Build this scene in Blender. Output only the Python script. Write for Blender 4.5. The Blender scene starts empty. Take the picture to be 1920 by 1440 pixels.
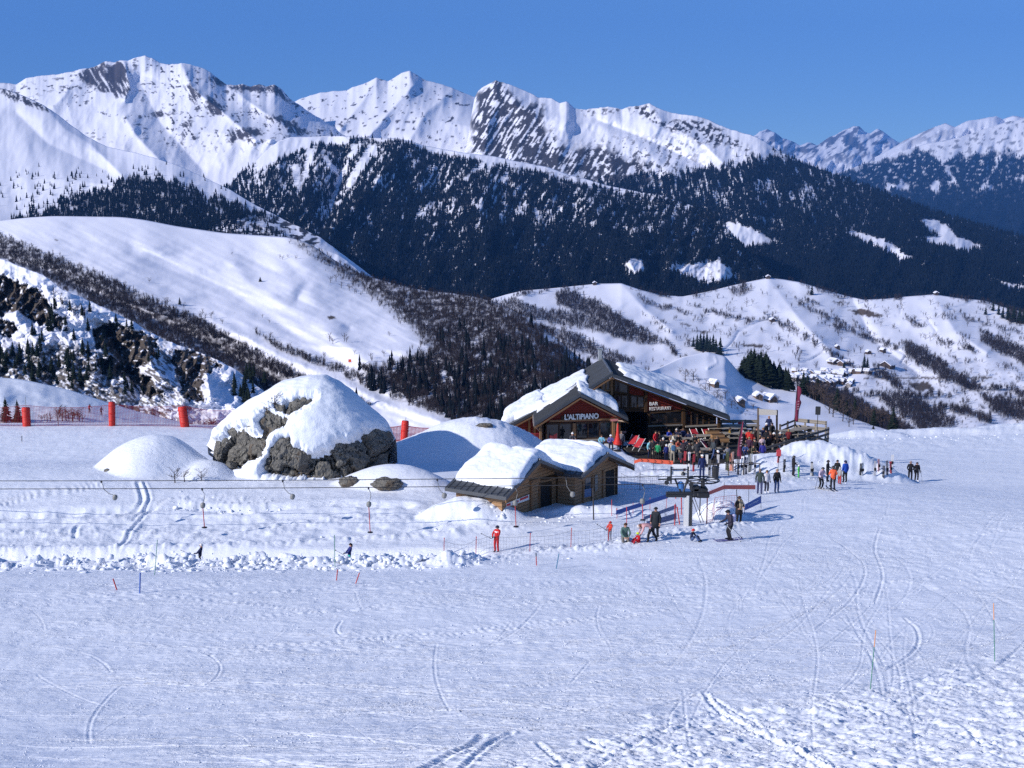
import bpy, bmesh, math, random
import numpy as np
from mathutils import Vector, Matrix

SC = bpy.context.scene
COL = SC.collection
R = math.radians
random.seed(11)
RNG = np.random.default_rng(11)

# ------------------------------------------------------------------ camera, sky, sun
F, CX, CY = 2200.0, 960.0, 720.0
PITCH = math.atan(320 / 2200)
cam_d = bpy.data.cameras.new('camera')
cam_d.sensor_width = 36.0
cam_d.lens = F / 1920 * 36.0
cam_d.clip_start = 0.5
cam_d.clip_end = 90000
cam = bpy.data.objects.new('camera', cam_d)
COL.objects.link(cam)
cam.rotation_euler = (math.pi / 2 - PITCH, 0, 0)
SC.camera = cam

SUN_DIR = Vector((-0.86, -0.50, 0.505)).normalized()      # towards the sun
sun_d = bpy.data.lights.new('sun', 'SUN')
sun_d.energy = 5.0
sun_d.angle = R(0.53)
sun_d.color = (1.0, 0.955, 0.925)
sun = bpy.data.objects.new('sun', sun_d)
COL.objects.link(sun)
sun.rotation_euler = SUN_DIR.to_track_quat('Z', 'Y').to_euler()

world = bpy.data.worlds.new('World')
SC.world = world
world.use_nodes = True
wn = world.node_tree.nodes
bg = wn['Background']
sky = wn.new('ShaderNodeTexSky')
sky.sky_type = 'NISHITA'
sky.sun_disc = False
sky.sun_elevation = math.asin(SUN_DIR.z)
sky.sun_rotation = math.atan2(SUN_DIR.x, SUN_DIR.y)
sky.altitude = 2300
sky.air_density = 1.0
sky.dust_density = 0.45
sky.ozone_density = 7.2
bg.inputs['Strength'].default_value = 0.116
world.node_tree.links.new(sky.outputs[0], bg.inputs['Color'])

SC.view_settings.view_transform = 'Standard'
SC.view_settings.look = 'None'
SC.view_settings.exposure = 0.33
SC.view_settings.gamma = 1.0
SC.cycles.use_denoising = False
SC.cycles.max_bounces = 6
SC.cycles.diffuse_bounces = 3
SC.cycles.volume_bounces = 0
SC.cycles.transparent_max_bounces = 12

# ------------------------------------------------------------------ helpers
def ray(u, v):
    x = (np.asarray(u, float) - CX) / F
    y = (CY - np.asarray(v, float)) / F
    cp, sp = math.cos(PITCH), math.sin(PITCH)
    fy = cp + y * sp
    return x / fy, (y * cp - sp) / fy

def P(u, v, Y):
    a, b = ray(u, v)
    return Vector((float(a * Y), float(Y), float(b * Y)))

def proj(p):
    cp, sp = math.cos(PITCH), math.sin(PITCH)
    f = p[1] * cp - p[2] * sp
    y = p[1] * sp + p[2] * cp
    return CX + F * p[0] / f, CY - F * y / f

def _hash(ix, iy, seed):
    h = (ix.astype(np.int64) * 374761393 + iy.astype(np.int64) * 668265263 + seed * 974634777) & 0xFFFFFFFF
    h = ((h ^ (h >> 13)) * 1274126177) & 0xFFFFFFFF
    return (h ^ (h >> 16)) & 0xFFFFFFFF

def pn(x, y, seed=0):
    """gradient noise, about -0.7 .. 0.7"""
    x = np.asarray(x, float); y = np.asarray(y, float)
    x, y = np.broadcast_arrays(x, y)
    ix = np.floor(x); iy = np.floor(y)
    fx = x - ix; fy = y - iy
    def g(dx, dy):
        a = _hash(ix + dx, iy + dy, seed) / 4294967296.0 * 2 * np.pi
        return np.cos(a) * (fx - dx) + np.sin(a) * (fy - dy)
    sx = fx * fx * fx * (fx * (fx * 6 - 15) + 10)
    sy = fy * fy * fy * (fy * (fy * 6 - 15) + 10)
    a = g(0, 0) * (1 - sx) + g(1, 0) * sx
    b = g(0, 1) * (1 - sx) + g(1, 1) * sx
    return (a * (1 - sy) + b * sy) * 1.4

def fbm(x, y, oct=5, seed=0, gain=0.5, lac=2.03):
    s = 0; a = 1.0
    for k in range(oct):
        s = s + a * pn(x, y, seed + k * 17)
        x = np.asarray(x) * lac + 13.7; y = np.asarray(y) * lac + 7.3; a *= gain
    return s

def ridged(x, y, oct=5, seed=0, gain=0.5, lac=2.03):
    s = 0; a = 1.0
    for k in range(oct):
        s = s + a * (1 - 2 * np.abs(pn(x, y, seed + k * 17)))
        x = np.asarray(x) * lac + 13.7; y = np.asarray(y) * lac + 7.3; a *= gain
    return s

def sstep(a, b, x):
    t = np.clip((x - a) / (b - a), 0, 1)
    return t * t * (3 - 2 * t)

def seg_dist(x, y, pts):
    """distance to a polyline"""
    d = np.full(np.shape(x), 1e9)
    for (x0, y0), (x1, y1) in zip(pts[:-1], pts[1:]):
        ex, ey = x1 - x0, y1 - y0
        L = ex * ex + ey * ey + 1e-9
        t = np.clip(((x - x0) * ex + (y - y0) * ey) / L, 0, 1)
        d = np.minimum(d, np.hypot(x - x0 - t * ex, y - y0 - t * ey))
    return d

def poly_sd(x, y, pts):
    """signed distance to a polygon, positive inside"""
    d = seg_dist(x, y, list(pts) + [pts[0]])
    ins = np.zeros(np.shape(x), bool)
    n = len(pts); j = n - 1
    for i in range(n):
        xi, yi = pts[i]; xj, yj = pts[j]
        c = ((yi > y) != (yj > y)) & (x < (xj - xi) * (y - yi) / (yj - yi + 1e-12) + xi)
        ins ^= c; j = i
    return np.where(ins, d, -d)

# ---- materials
def mat(name, color=(0.8, 0.8, 0.8), rough=0.6, metal=0.0, spec=0.5):
    m = bpy.data.materials.new(name); m.use_nodes = True
    b = m.node_tree.nodes['Principled BSDF']
    b.inputs['Base Color'].default_value = (*color, 1)
    b.inputs['Roughness'].default_value = rough
    b.inputs['Metallic'].default_value = metal
    b.inputs['Specular IOR Level'].default_value = spec
    return m

class NT:
    """small node-tree helper"""
    def __init__(s, m):
        s.t = m.node_tree; s.n = s.t.nodes; s.l = s.t.links; s.b = s.n['Principled BSDF']
    def link(s, a, b): s.l.new(a, b)
    def _in(s, node, key, v):
        if v is None: return
        if isinstance(v, bpy.types.NodeSocket): s.l.new(v, node.inputs[key])
        else: node.inputs[key].default_value = v
    def coord(s, out='Object', scale=(1, 1, 1), rot=(0, 0, 0)):
        c = s.n.new('ShaderNodeTexCoord'); m = s.n.new('ShaderNodeMapping')
        m.inputs['Scale'].default_value = scale; m.inputs['Rotation'].default_value = rot
        s.l.new(c.outputs[out], m.inputs['Vector']); return m.outputs[0]
    def noise(s, vec, scale=5, detail=4, rough=0.55, dist=0.0):
        n = s.n.new('ShaderNodeTexNoise'); s._in(n, 'Vector', vec)
        n.inputs['Scale'].default_value = scale; n.inputs['Detail'].default_value = detail
        n.inputs['Roughness'].default_value = rough; n.inputs['Distortion'].default_value = dist
        return n.outputs['Fac']
    def voro(s, vec, scale=5, feature='F1'):
        n = s.n.new('ShaderNodeTexVoronoi'); n.feature = feature; s._in(n, 'Vector', vec)
        n.inputs['Scale'].default_value = scale; return n.outputs['Distance']
    def wave(s, vec, scale=5, dist=0, detail=2, dscale=1, prof='SIN', direction='X'):
        n = s.n.new('ShaderNodeTexWave'); n.wave_profile = prof; n.bands_direction = direction
        s._in(n, 'Vector', vec)
        n.inputs['Scale'].default_value = scale; n.inputs['Distortion'].default_value = dist
        n.inputs['Detail'].default_value = detail; n.inputs['Detail Scale'].default_value = dscale
        return n.outputs['Fac']
    def attr(s, name):
        n = s.n.new('ShaderNodeAttribute'); n.attribute_name = name; return n.outputs['Fac']
    def math(s, op, a, b=None, c=None, clamp=False):
        n = s.n.new('ShaderNodeMath'); n.operation = op; n.use_clamp = clamp
        s._in(n, 0, a); s._in(n, 1, b); s._in(n, 2, c); return n.outputs[0]
    def ramp(s, fac, stops):
        n = s.n.new('ShaderNodeValToRGB'); s._in(n, 'Fac', fac)
        e = n.color_ramp.elements
        while len(e) < len(stops): e.new(0.5)
        for k, (p, c) in enumerate(stops):
            e[k].position = p; e[k].color = (*c, 1) if len(c) == 3 else c
        return n.outputs['Color']
    def mix(s, fac, a, b):
        n = s.n.new('ShaderNodeMix'); n.data_type = 'RGBA'
        s._in(n, 'Factor', fac)
        for key, v in ((6, a), (7, b)):
            if isinstance(v, bpy.types.NodeSocket): s.l.new(v, n.inputs[key])
            else: n.inputs[key].default_value = (*v, 1)
        return n.outputs[2]
    def bump(s, h, strength=0.5, dist=0.1, normal=None):
        n = s.n.new('ShaderNodeBump'); s._in(n, 'Height', h); s._in(n, 'Normal', normal)
        n.inputs['Strength'].default_value = strength; n.inputs['Distance'].default_value = dist
        return n.outputs[0]
    def col(s, c): s._in(s.b, 'Base Color', c)
    def nor(s, nrm): s._in(s.b, 'Normal', nrm)

# ---- object helpers
def props(o, label=None, cat=None, group=None, kind=None):
    if label: o['label'] = label
    if cat: o['category'] = cat
    if group: o['group'] = group
    if kind: o['kind'] = kind
    return o

def link(name, me, parent=None):
    o = bpy.data.objects.new(name, me); COL.objects.link(o)
    if parent is not None: o.parent = parent
    return o

def empty(name, loc, rz=0, label=None, cat=None, group=None):
    o = bpy.data.objects.new(name, None); COL.objects.link(o)
    o.location = loc; o.rotation_euler = (0, 0, rz); o.empty_display_size = 0.2
    return props(o, label, cat, group)

def arr_mesh(name, verts, faces, mats, smooth=True, attrs=None, mat_idx=None):
    """mesh from numpy arrays; faces (n,3) or (n,4)"""
    me = bpy.data.meshes.new(name)
    verts = np.asarray(verts, np.float32); faces = np.asarray(faces, np.int32)
    nf, k = faces.shape
    me.vertices.add(len(verts)); me.vertices.foreach_set('co', verts.ravel())
    me.loops.add(nf * k); me.loops.foreach_set('vertex_index', faces.ravel())
    me.polygons.add(nf)
    me.polygons.foreach_set('loop_start', np.arange(nf, dtype=np.int32) * k)
    me.polygons.foreach_set('use_smooth', np.full(nf, smooth, bool))
    if mat_idx is not None: me.polygons.foreach_set('material_index', np.asarray(mat_idx, np.int32))
    for m in (mats if isinstance(mats, (list, tuple)) else [mats]): me.materials.append(m)
    me.update(calc_edges=True)
    for key, val in (attrs or {}).items():
        a = me.attributes.new(key, 'FLOAT', 'POINT')
        a.data.foreach_set('value', np.asarray(val, np.float32).ravel())
    return me

def grid_faces(nr, nc):
    i = np.arange(nr - 1)[:, None] * nc + np.arange(nc - 1)[None, :]
    return np.stack([i, i + 1, i + nc + 1, i + nc], -1).reshape(-1, 4)

def bm_mesh(name, bm, mats, smooth=False):
    me = bpy.data.meshes.new(name)
    bmesh.ops.recalc_face_normals(bm, faces=bm.faces)
    bm.to_mesh(me); bm.free()
    for m in (mats if isinstance(mats, (list, tuple)) else [mats]): me.materials.append(m)
    if smooth:
        me.polygons.foreach_set('use_smooth', np.ones(len(me.polygons), bool))
    return me

def b_box(bm, c, s, rot=None, bevel=0.0, mi=0):
    """box centred at c, full size s, optional 3x3/4x4 rotation"""
    m = Matrix.Translation(Vector(c)) @ (rot.to_4x4() if rot is not None else Matrix()) @ Matrix.Diagonal((*s, 1))
    r = bmesh.ops.create_cube(bm, size=1.0, matrix=m)
    vs = r['verts']
    fs = list({f for v in vs for f in v.link_faces})
    for f in fs: f.material_index = mi
    if bevel > 0:
        es = list({e for v in vs for e in v.link_edges})
        bmesh.ops.bevel(bm, geom=es, offset=bevel, segments=1, profile=0.7, affect='EDGES')
    return vs

def b_tube(bm, pts, r, n=6, caps=True, mi=0):
    """tube along points; r number or list"""
    pts = [Vector(p) for p in pts]
    rs = r if isinstance(r, (list, tuple)) else [r] * len(pts)
    rings = []
    up = Vector((0, 0, 1))
    for i, p in enumerate(pts):
        d = (pts[min(i + 1, len(pts) - 1)] - pts[max(i - 1, 0)])
        if d.length < 1e-9: d = Vector((0, 0, 1))
        d.normalize()
        a = d.cross(up)
        if a.length < 1e-3: a = d.cross(Vector((1, 0, 0)))
        a.normalize(); b = d.cross(a)
        rings.append([bm.verts.new(p + (a * math.cos(2 * math.pi * k / n) + b * math.sin(2 * math.pi * k / n)) * rs[i]) for k in range(n)])
    for q, w in zip(rings[:-1], rings[1:]):
        for k in range(n):
            f = bm.faces.new((q[k], q[(k + 1) % n], w[(k + 1) % n], w[k])); f.material_index = mi
    if caps:
        f = bm.faces.new(rings[0][::-1]); f.material_index = mi
        f = bm.faces.new(rings[-1]); f.material_index = mi

def b_prism(bm, poly, vec, mi=0):
    """extrude a 3-D polygon by vec"""
    vec = Vector(vec)
    a = [bm.verts.new(Vector(p)) for p in poly]
    b = [bm.verts.new(Vector(p) + vec) for p in poly]
    fs = [bm.faces.new(a), bm.faces.new(b[::-1])]
    n = len(a)
    for i in range(n): fs.append(bm.faces.new((a[i], b[i], b[(i + 1) % n], a[(i + 1) % n])))
    for f in fs: f.material_index = mi

def b_lathe(bm, prof, n=12, c=(0, 0, 0), axis=None, mi=0):
    """prof: list of (r, z)"""
    c = Vector(c); rings = []
    q = Vector((0, 0, 1)).rotation_difference(Vector(axis)).to_matrix() if axis is not None else Matrix.Identity(3)
    for r, z in prof:
        rings.append([bm.verts.new(c + q @ Vector((r * math.cos(2 * math.pi * k / n), r * math.sin(2 * math.pi * k / n), z))) for k in range(n)])
    for a, b in zip(rings[:-1], rings[1:]):
        for k in range(n):
            f = bm.faces.new((a[k], a[(k + 1) % n], b[(k + 1) % n], b[k])); f.material_index = mi
    bm.faces.new(rings[0][::-1]).material_index = mi
    bm.faces.new(rings[-1]).material_index = mi

def obj(name, fn, mats, parent=None, smooth=False):
    bm = bmesh.new(); fn(bm)
    return link(name, bm_mesh(name, bm, mats, smooth), parent)

def lookrot(z=0): return Matrix.Rotation(z, 3, 'Z')

def copy_tree(o, parent=None):
    c = o.copy(); COL.objects.link(c)
    if parent is not None: c.parent = parent
    for ch in list(o.children): copy_tree(ch, c)
    return c
# ------------------------------------------------------------------ far terrain
SNOW = (0.82, 0.82, 0.905)

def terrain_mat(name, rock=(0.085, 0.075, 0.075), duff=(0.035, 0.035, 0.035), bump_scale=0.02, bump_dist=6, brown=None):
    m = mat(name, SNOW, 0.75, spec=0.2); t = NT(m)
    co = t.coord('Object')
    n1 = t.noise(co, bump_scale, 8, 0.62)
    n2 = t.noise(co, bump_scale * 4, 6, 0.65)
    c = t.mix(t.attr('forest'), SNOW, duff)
    rk = t.mix(t.math('MULTIPLY', n2, 1.0), tuple(x * 0.55 for x in rock), tuple(x * 1.5 for x in rock))
    c = t.mix(t.attr('rock'), c, rk)
    if brown: c = t.mix(t.attr('scrub'), c, brown)
    t.col(c)
    t.nor(t.bump(n1, 0.12, bump_dist))
    return m

class Layer: pass

def icurve(curve, u):
    c = np.array(curve, float)
    o = np.argsort(c[:, 0]); c = c[o]
    return np.interp(u, c[:, 0], c[:, 1]), np.interp(u, c[:, 0], c[:, 2])

def smooth1(a, k):
    if k < 2: return a
    w = np.hanning(k * 2 + 1); w /= w.sum()
    return np.convolve(np.pad(a, k, mode='edge'), w, mode='valid')

def make_layer(name, u0, u1, du, curves, rows, material, depth=None, masks=None, back=(0.05, 0.12), ridge_noise=0.0,
               smooth_k=2, seed=1, label=None):
    """curves: base -> ridge, each [(u, v, Y)...]; rows: number of rows between consecutive curves"""
    u = np.arange(u0, u1 + du, du, dtype=float)
    vs, ys = [], []
    for k, c in enumerate(curves):
        v, y = icurve(c, u)
        kk = smooth_k if k == len(curves) - 1 else 12
        v = smooth1(v, kk); y = smooth1(y, 14)
        if k == len(curves) - 1 and ridge_noise:
            v = v + ridge_noise * fbm(u / 22.0, u * 0 + seed, 4, seed)
        vs.append(v); ys.append(y)
    V, Yd = [], []
    for k in range(len(curves) - 1):
        n = rows[k]
        for i in range(n + (1 if k == len(curves) - 2 else 0)):
            t = i / n
            V.append(vs[k] * (1 - t) + vs[k + 1] * t)
            Yd.append(ys[k] * (1 - t) + ys[k + 1] * t)
    V = np.array(V); Yd = np.array(Yd); U = np.broadcast_to(u, V.shape).copy()
    Y = Yd.copy()
    if depth is not None:
        T = np.linspace(0, 1, V.shape[0])[:, None]
        fade = np.clip((1 - T) * 6, 0, 1) * 0.7 + 0.3
        Y = Y + depth(U, V) * fade
    A = {}
    for key in ('rock', 'forest', 'scrub'):
        A[key] = np.clip(masks[key](U, V), 0, 1) if masks and key in masks else np.zeros(V.shape)
    a, b = ray(U, V)
    X = a * Y; Z = b * Y
    # the far side of the ridge, falling away from the viewer
    ex = []
    for fb, fz in ((back[0], back[1] * 0.3), (back[0] * 4, back[1])):
        ex.append((X[-1] * (1 + fb), Y[-1] * (1 + fb), Z[-1] - Y[-1] * fz))
    L = Layer(); L.U, L.V, L.X, L.Y, L.Z, L.A = U, V, X, Y, Z, A
    X = np.vstack([X] + [e[0][None] for e in ex]); Yy = np.vstack([Y] + [e[1][None] for e in ex]); Z = np.vstack([Z] + [e[2][None] for e in ex])
    attrs = {k: np.vstack([q, q[-1:], q[-1:]]) for k, q in A.items()}
    verts = np.stack([X, Yy, Z], -1).reshape(-1, 3)
    me = arr_mesh(name, verts, grid_faces(*X.shape), material, True, attrs)
    L.o = props(link(name, me), label, None, None, 'structure')
    return L

def scatter(L, n, dens, seed=0):
    """n random points on a layer, density dens(U,V) per picture area"""
    rg = np.random.default_rng(seed)
    U, V = L.U, L.V
    area = np.abs((U[:-1, 1:] - U[:-1, :-1]) * (V[1:, :-1] - V[:-1, :-1]))
    d = dens((U[:-1, :-1] + U[1:, 1:]) / 2, (V[:-1, :-1] + V[1:, 1:]) / 2)
    w = (area * np.clip(d, 0, None)).ravel(); s = w.sum()
    if s <= 0: return np.zeros((0, 3))
    idx = rg.choice(len(w), n, p=w / s)
    r, c = np.unravel_index(idx, area.shape)
    fr, fc = rg.random(n), rg.random(n)
    def bl(q): return (q[r, c] * (1 - fr) * (1 - fc) + q[r + 1, c] * fr * (1 - fc) + q[r, c + 1] * (1 - fr) * fc + q[r + 1, c + 1] * fr * fc)
    return np.stack([bl(L.X), bl(L.Y), bl(L.Z)], -1)

def at_layer(L, u, v):
    """world point on a layer where the picture shows (u, v)"""
    c = int(np.argmin(np.abs(L.U[0] - u)))
    col = L.V[:, c]
    o = np.argsort(col)
    y = np.interp(v, col[o], L.Y[:, c][o])
    return P(u, v, y)

def stamp(tv, tf, pts, scale, rot, tilt=None):
    """copies of a template mesh as arrays"""
    n = len(pts); k = len(tv)
    c, s = np.cos(rot), np.sin(rot)
    x = tv[None, :, 0] * scale[:, None, 0]; y = tv[None, :, 1] * scale[:, None, 0]; z = tv[None, :, 2] * scale[:, None, 1]
    v = np.stack([x * c[:, None] - y * s[:, None], x * s[:, None] + y * c[:, None], z], -1) + pts[:, None, :]
    f = tf[None] + (np.arange(n) * k)[:, None, None]
    return v.reshape(-1, 3), f.reshape(-1, tf.shape[1])

def cone_tree(tiers=3, sides=5, seed=0):
    rg = np.random.default_rng(seed); V = []; Fc = []
    for t in range(tiers):
        z0 = 0.04 + 0.86 * t / tiers; z1 = min(1.0, z0 + 1.25 / tiers) if t < tiers - 1 else 1.0
        r = 0.5 * (1 - t / tiers) ** 0.8
        b = len(V)
        for k in range(sides):
            a = 2 * np.pi * k / sides + t * 0.6
            rr = r * (0.7 + 0.5 * rg.random())
            V.append((rr * np.cos(a), rr * np.sin(a), z0 - 0.05 * rg.random()))
        V.append((0, 0, z1))
        for k in range(sides): Fc.append((b + k, b + (k + 1) % sides, b + sides))
    return np.array(V), np.array(Fc)

def twig_tree(n=26, seed=0, spread=0.5, thick=0.022):
    """bare broadleaf: trunk and thin upward blades"""
    rg = np.random.default_rng(seed); V = []; Fc = []
    def blade(p, q, w):
        d = np.array(q) - np.array(p); s = np.cross(d, rg.normal(size=3)); s = s / (np.linalg.norm(s) + 1e-9) * w
        b = len(V); V.extend([np.array(p) - s, np.array(p) + s, np.array(q)]); Fc.append((b, b + 1, b + 2))
    blade((0, 0, -0.03), (0, 0, 0.75), thick * 0.8)
    for k in range(n):
        h = 0.12 + 0.45 * rg.random(); a = rg.random() * 2 * np.pi
        r = spread * (0.25 + 0.75 * rg.random()) ; top = min(1.0, h + 0.25 + 0.4 * rg.random())
        blade((0.05 * np.cos(a), 0.05 * np.sin(a), h), (r * np.cos(a) * (1.15 - 0.5 * top), r * np.sin(a) * (1.15 - 0.5 * top), top), thick * (0.5 + 0.7 * rg.random()))
    return np.array(V), np.array(Fc)

def forest(name, pts, h, wr, material, templates, seed, label, ground_drop=0.5):
    rg = np.random.default_rng(seed)
    vv, ff, off = [], [], 0
    which = rg.integers(0, len(templates), len(pts))
    for k, (tv, tf) in enumerate(templates):
        q = pts[which == k].copy(); n = len(q)
        if n == 0: continue
        hh = h[0] + (h[1] - h[0]) * rg.random(n) ** 1.3
        ww = hh * (wr[0] + (wr[1] - wr[0]) * rg.random(n))
        q[:, 2] -= ground_drop
        v, f = stamp(tv, tf, q, np.stack([ww, hh], -1), rg.random(n) * 6.28)
        vv.append(v); ff.append(f + off); off += len(v)
    me = arr_mesh(name, np.vstack(vv), np.vstack(ff), material, False)
    return props(link(name, me), label, None, None, 'stuff')

def tree_mat(name, c, var=0.5, scale=0.05):
    m = mat(name, c, 0.9, spec=0.1); t = NT(m)
    n = t.noise(t.coord('Object'), scale, 3, 0.6)
    t.col(t.mix(n, tuple(x * (1 - var) for x in c), tuple(x * (1 + var) for x in c)))
    return m

M_SPRUCE = tree_mat('spruce_far', (0.005, 0.008, 0.011), 0.8, 0.012)
M_BARE = tree_mat('bare_wood_far', (0.040, 0.032, 0.035), 0.5)
CONES = [cone_tree(3, 5, s) for s in range(4)]
TWIGS = [twig_tree(30, s, 0.5, 0.014) for s in range(5)]

def ragged(U, V, sc=14, amp=9, seed=0):
    return U + amp * fbm(U / sc, V / sc, 4, seed), V + amp * fbm(U / sc + 31, V / sc + 17, 4, seed + 5)

def zone(polys, soft=4, sc=14, amp=9, seed=0):
    def f(U, V):
        u, v = ragged(U, V, sc, amp, seed)
        m = np.zeros(U.shape)
        for p in polys: m = np.maximum(m, sstep(-soft, soft, poly_sd(u, v, p)))
        return m
    return f

def spur(U, V, pts, amp, sig, e=1.5):
    d = seg_dist(U, V, pts)
    return -amp * np.exp(-(np.sqrt(d * d + e * e)) / sig)

def streak(U, V, ang, sc_long, sc_cross, oct=4, seed=0):
    a = R(ang); c, s = math.cos(a), math.sin(a)
    p = U * c + V * s; q = -U * s + V * c
    return fbm(p / sc_long, q / sc_cross, oct, seed)

M_MTN = terrain_mat('mountain_snow_rock', (0.060, 0.053, 0.060), bump_scale=0.012, bump_dist=12)
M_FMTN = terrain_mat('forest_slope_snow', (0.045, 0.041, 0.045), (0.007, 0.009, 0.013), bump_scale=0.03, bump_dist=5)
M_HILL = terrain_mat('hill_snow', (0.10, 0.075, 0.055), (0.050, 0.044, 0.052), bump_scale=0.05, bump_dist=1.2)
M_CLIFF = terrain_mat('cliff_snow', (0.075, 0.060, 0.048), (0.05, 0.045, 0.04), bump_scale=0.25, bump_dist=1.0)

# --- farthest peaks
def dep(amp, sc, seed, rd=0.6, stretch=1.6):
    return lambda U, V: amp * (fbm(U / sc, V / (sc * stretch), 4, seed, 0.40) * 0.8 - rd * 0.8 * ridged(U / (sc * 0.8) + V / (sc * 2.2), V / (sc * stretch), 4, seed + 3, 0.36))
far_rock = lambda U, V: sstep(0.05, 0.28, streak(U, V, -35, 30, 9, 4, 3) + 0.12)
make_layer('far_mountains', 1340, 1760, 2, [
    [(1340, 350, 21000), (1760, 350, 21000)],
    [(1340, 300, 25000), (1500, 300, 24500), (1600, 285, 25000), (1760, 300, 25000)],
    [(u, v, 28000) for u, v in [(1340, 275), (1380, 264), (1410, 257), (1425, 246), (1440, 242), (1452, 248), (1466, 258), (1478, 262), (1500, 272), (1515, 266), (1532, 272), (1555, 258), (1580, 245), (1600, 236), (1612, 237), (1622, 247), (1632, 250), (1645, 241), (1655, 246), (1670, 258), (1690, 268), (1760, 270)]]],
    [24, 34], M_MTN, dep(900, 34, 5), {'rock': lambda U, V: far_rock(U, V) * sstep(330, 280, V) * 0.9}, smooth_k=1, ridge_noise=1.5, label='pale snowy peaks far down the valley')
make_layer('far_mountains', 1640, 2000, 2, [
    [(1640, 345, 17000), (2000, 345, 17000)],
    [(u, v, 21000) for u, v in [(1640, 295), (1665, 283), (1690, 266), (1720, 252), (1755, 237), (1772, 231), (1790, 238), (1810, 228), (1840, 222), (1868, 218), (1880, 223), (1900, 217), (1925, 221), (2000, 212)]]],
    [50], M_MTN, dep(700, 40, 15), {'rock': lambda U, V: sstep(0.0, 0.2, streak(U, V, -30, 60, 10, 4, 8)) * sstep(290, 235, V) * sstep(1830, 1690, U)}, smooth_k=1, ridge_noise=1.0, label='bright snowy ridge behind the blue forested mountain')
tl = [(1540, 330), (1600, 316), (1690, 292), (1722, 277), (1745, 288), (1768, 303), (1790, 290), (1830, 292), (1870, 284), (1920, 292), (2000, 288)]
def f6(U, V):
    u, v = ragged(U, V, 16, 8, 4)
    t = np.interp(u, [p[0] for p in tl], [p[1] for p in tl])
    m = sstep(-5, 7, v - t)
    gl = np.minimum(seg_dist(u, v, [(1765, 300), (1790, 340), (1780, 345)]), np.minimum(seg_dist(u, v, [(1875, 290), (1862, 320), (1845, 345)]), seg_dist(u, v, [(1915, 268), (1895, 290)])))
    m *= sstep(1.0, 3.5, gl)
    for cx, cy, rx, ry in [(1680, 350, 22, 7), (1754, 350, 9, 9), (1786, 343, 6, 6), (1850, 352, 16, 7), (1910, 333, 10, 4), (1690, 342, 6, 4)]:
        m *= sstep(0.7, 1.3, np.hypot((u - cx) / rx, (v - cy) / ry))
    return m * (1 - 0.9 * sstep(0.34, 0.5, fbm(U / 9, V / 5, 4, 77)) * sstep(400, 300, V))
L6 = make_layer('far_mountains', 1520, 2000, 2, [
    [(1520, 560, 8500), (2000, 560, 8500)],
    [(1520, 400, 10500), (2000, 400, 10500)],
    [(u, v, y) for u, v, y in [(1520, 345, 12500), (1575, 324, 13500), (1620, 307, 14000), (1660, 296, 14500), (1690, 284, 14800), (1740, 268, 15000), (1780, 262, 15000), (1810, 254, 15000), (1850, 240, 15500), (1890, 228, 15500), (1925, 221, 15500), (2000, 205, 15500)]]],
    [40, 60], M_FMTN, dep(320, 55, 25, 0.7), {'forest': f6, 'rock': lambda U, V: sstep(0.3, 0.45, fbm(U / 12, V / 8, 4, 9)) * sstep(330, 270, V) * 0.7}, smooth_k=2, label='blue hazy mountain with dark forest below its snowy crest')
q = scatter(L6, 16000, f6, 3)
forest('far_forest', q, (24, 42), (0.35, 0.5), M_SPRUCE, CONES, 5, 'blue hazy forest on the far mountain')

# --- middle snowy peak
make_layer('snowy_mountains', 480, 1000, 2, [
    [(480, 330, 6400), (1000, 345, 6300)],
    [(480, 250, 7600), (640, 235, 7600), (760, 215, 7700), (1000, 260, 7200)],
    [(u, v, 8800) for u, v in [(480, 225), (520, 206), (560, 187), (580, 179), (600, 174), (625, 171), (650, 170), (660, 164), (680, 158), (697, 150), (706, 145), (715, 149), (727, 152), (738, 146), (752, 137), (768, 133), (778, 138), (790, 146), (800, 151), (830, 158), (850, 166), (880, 178), (940, 200), (1000, 220)]]],
    [40, 45], M_MTN,
    lambda U, V: dep(85, 65, 31, 0.5)(U, V) + spur(U, V, [(706, 146), (680, 190), (640, 240)], 140, 14) + spur(U, V, [(768, 133), (775, 160), (730, 210), (690, 260)], 200, 16) + spur(U, V, [(850, 168), (800, 210), (770, 260)], 120, 18),
    {'rock': lambda U, V: sstep(0.52, 0.6, fbm(U / 14, V / 8, 5, 41, 0.6) + 0.45 * np.exp(-((U - 640) / 60) ** 2 - ((V - 228) / 9) ** 2) - 0.12 * (fbm(U / 60, V / 40, 2, 42) < 0.1))}, smooth_k=1, ridge_noise=1.2, label='smooth bright snowy peak in the middle of the range')

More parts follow.
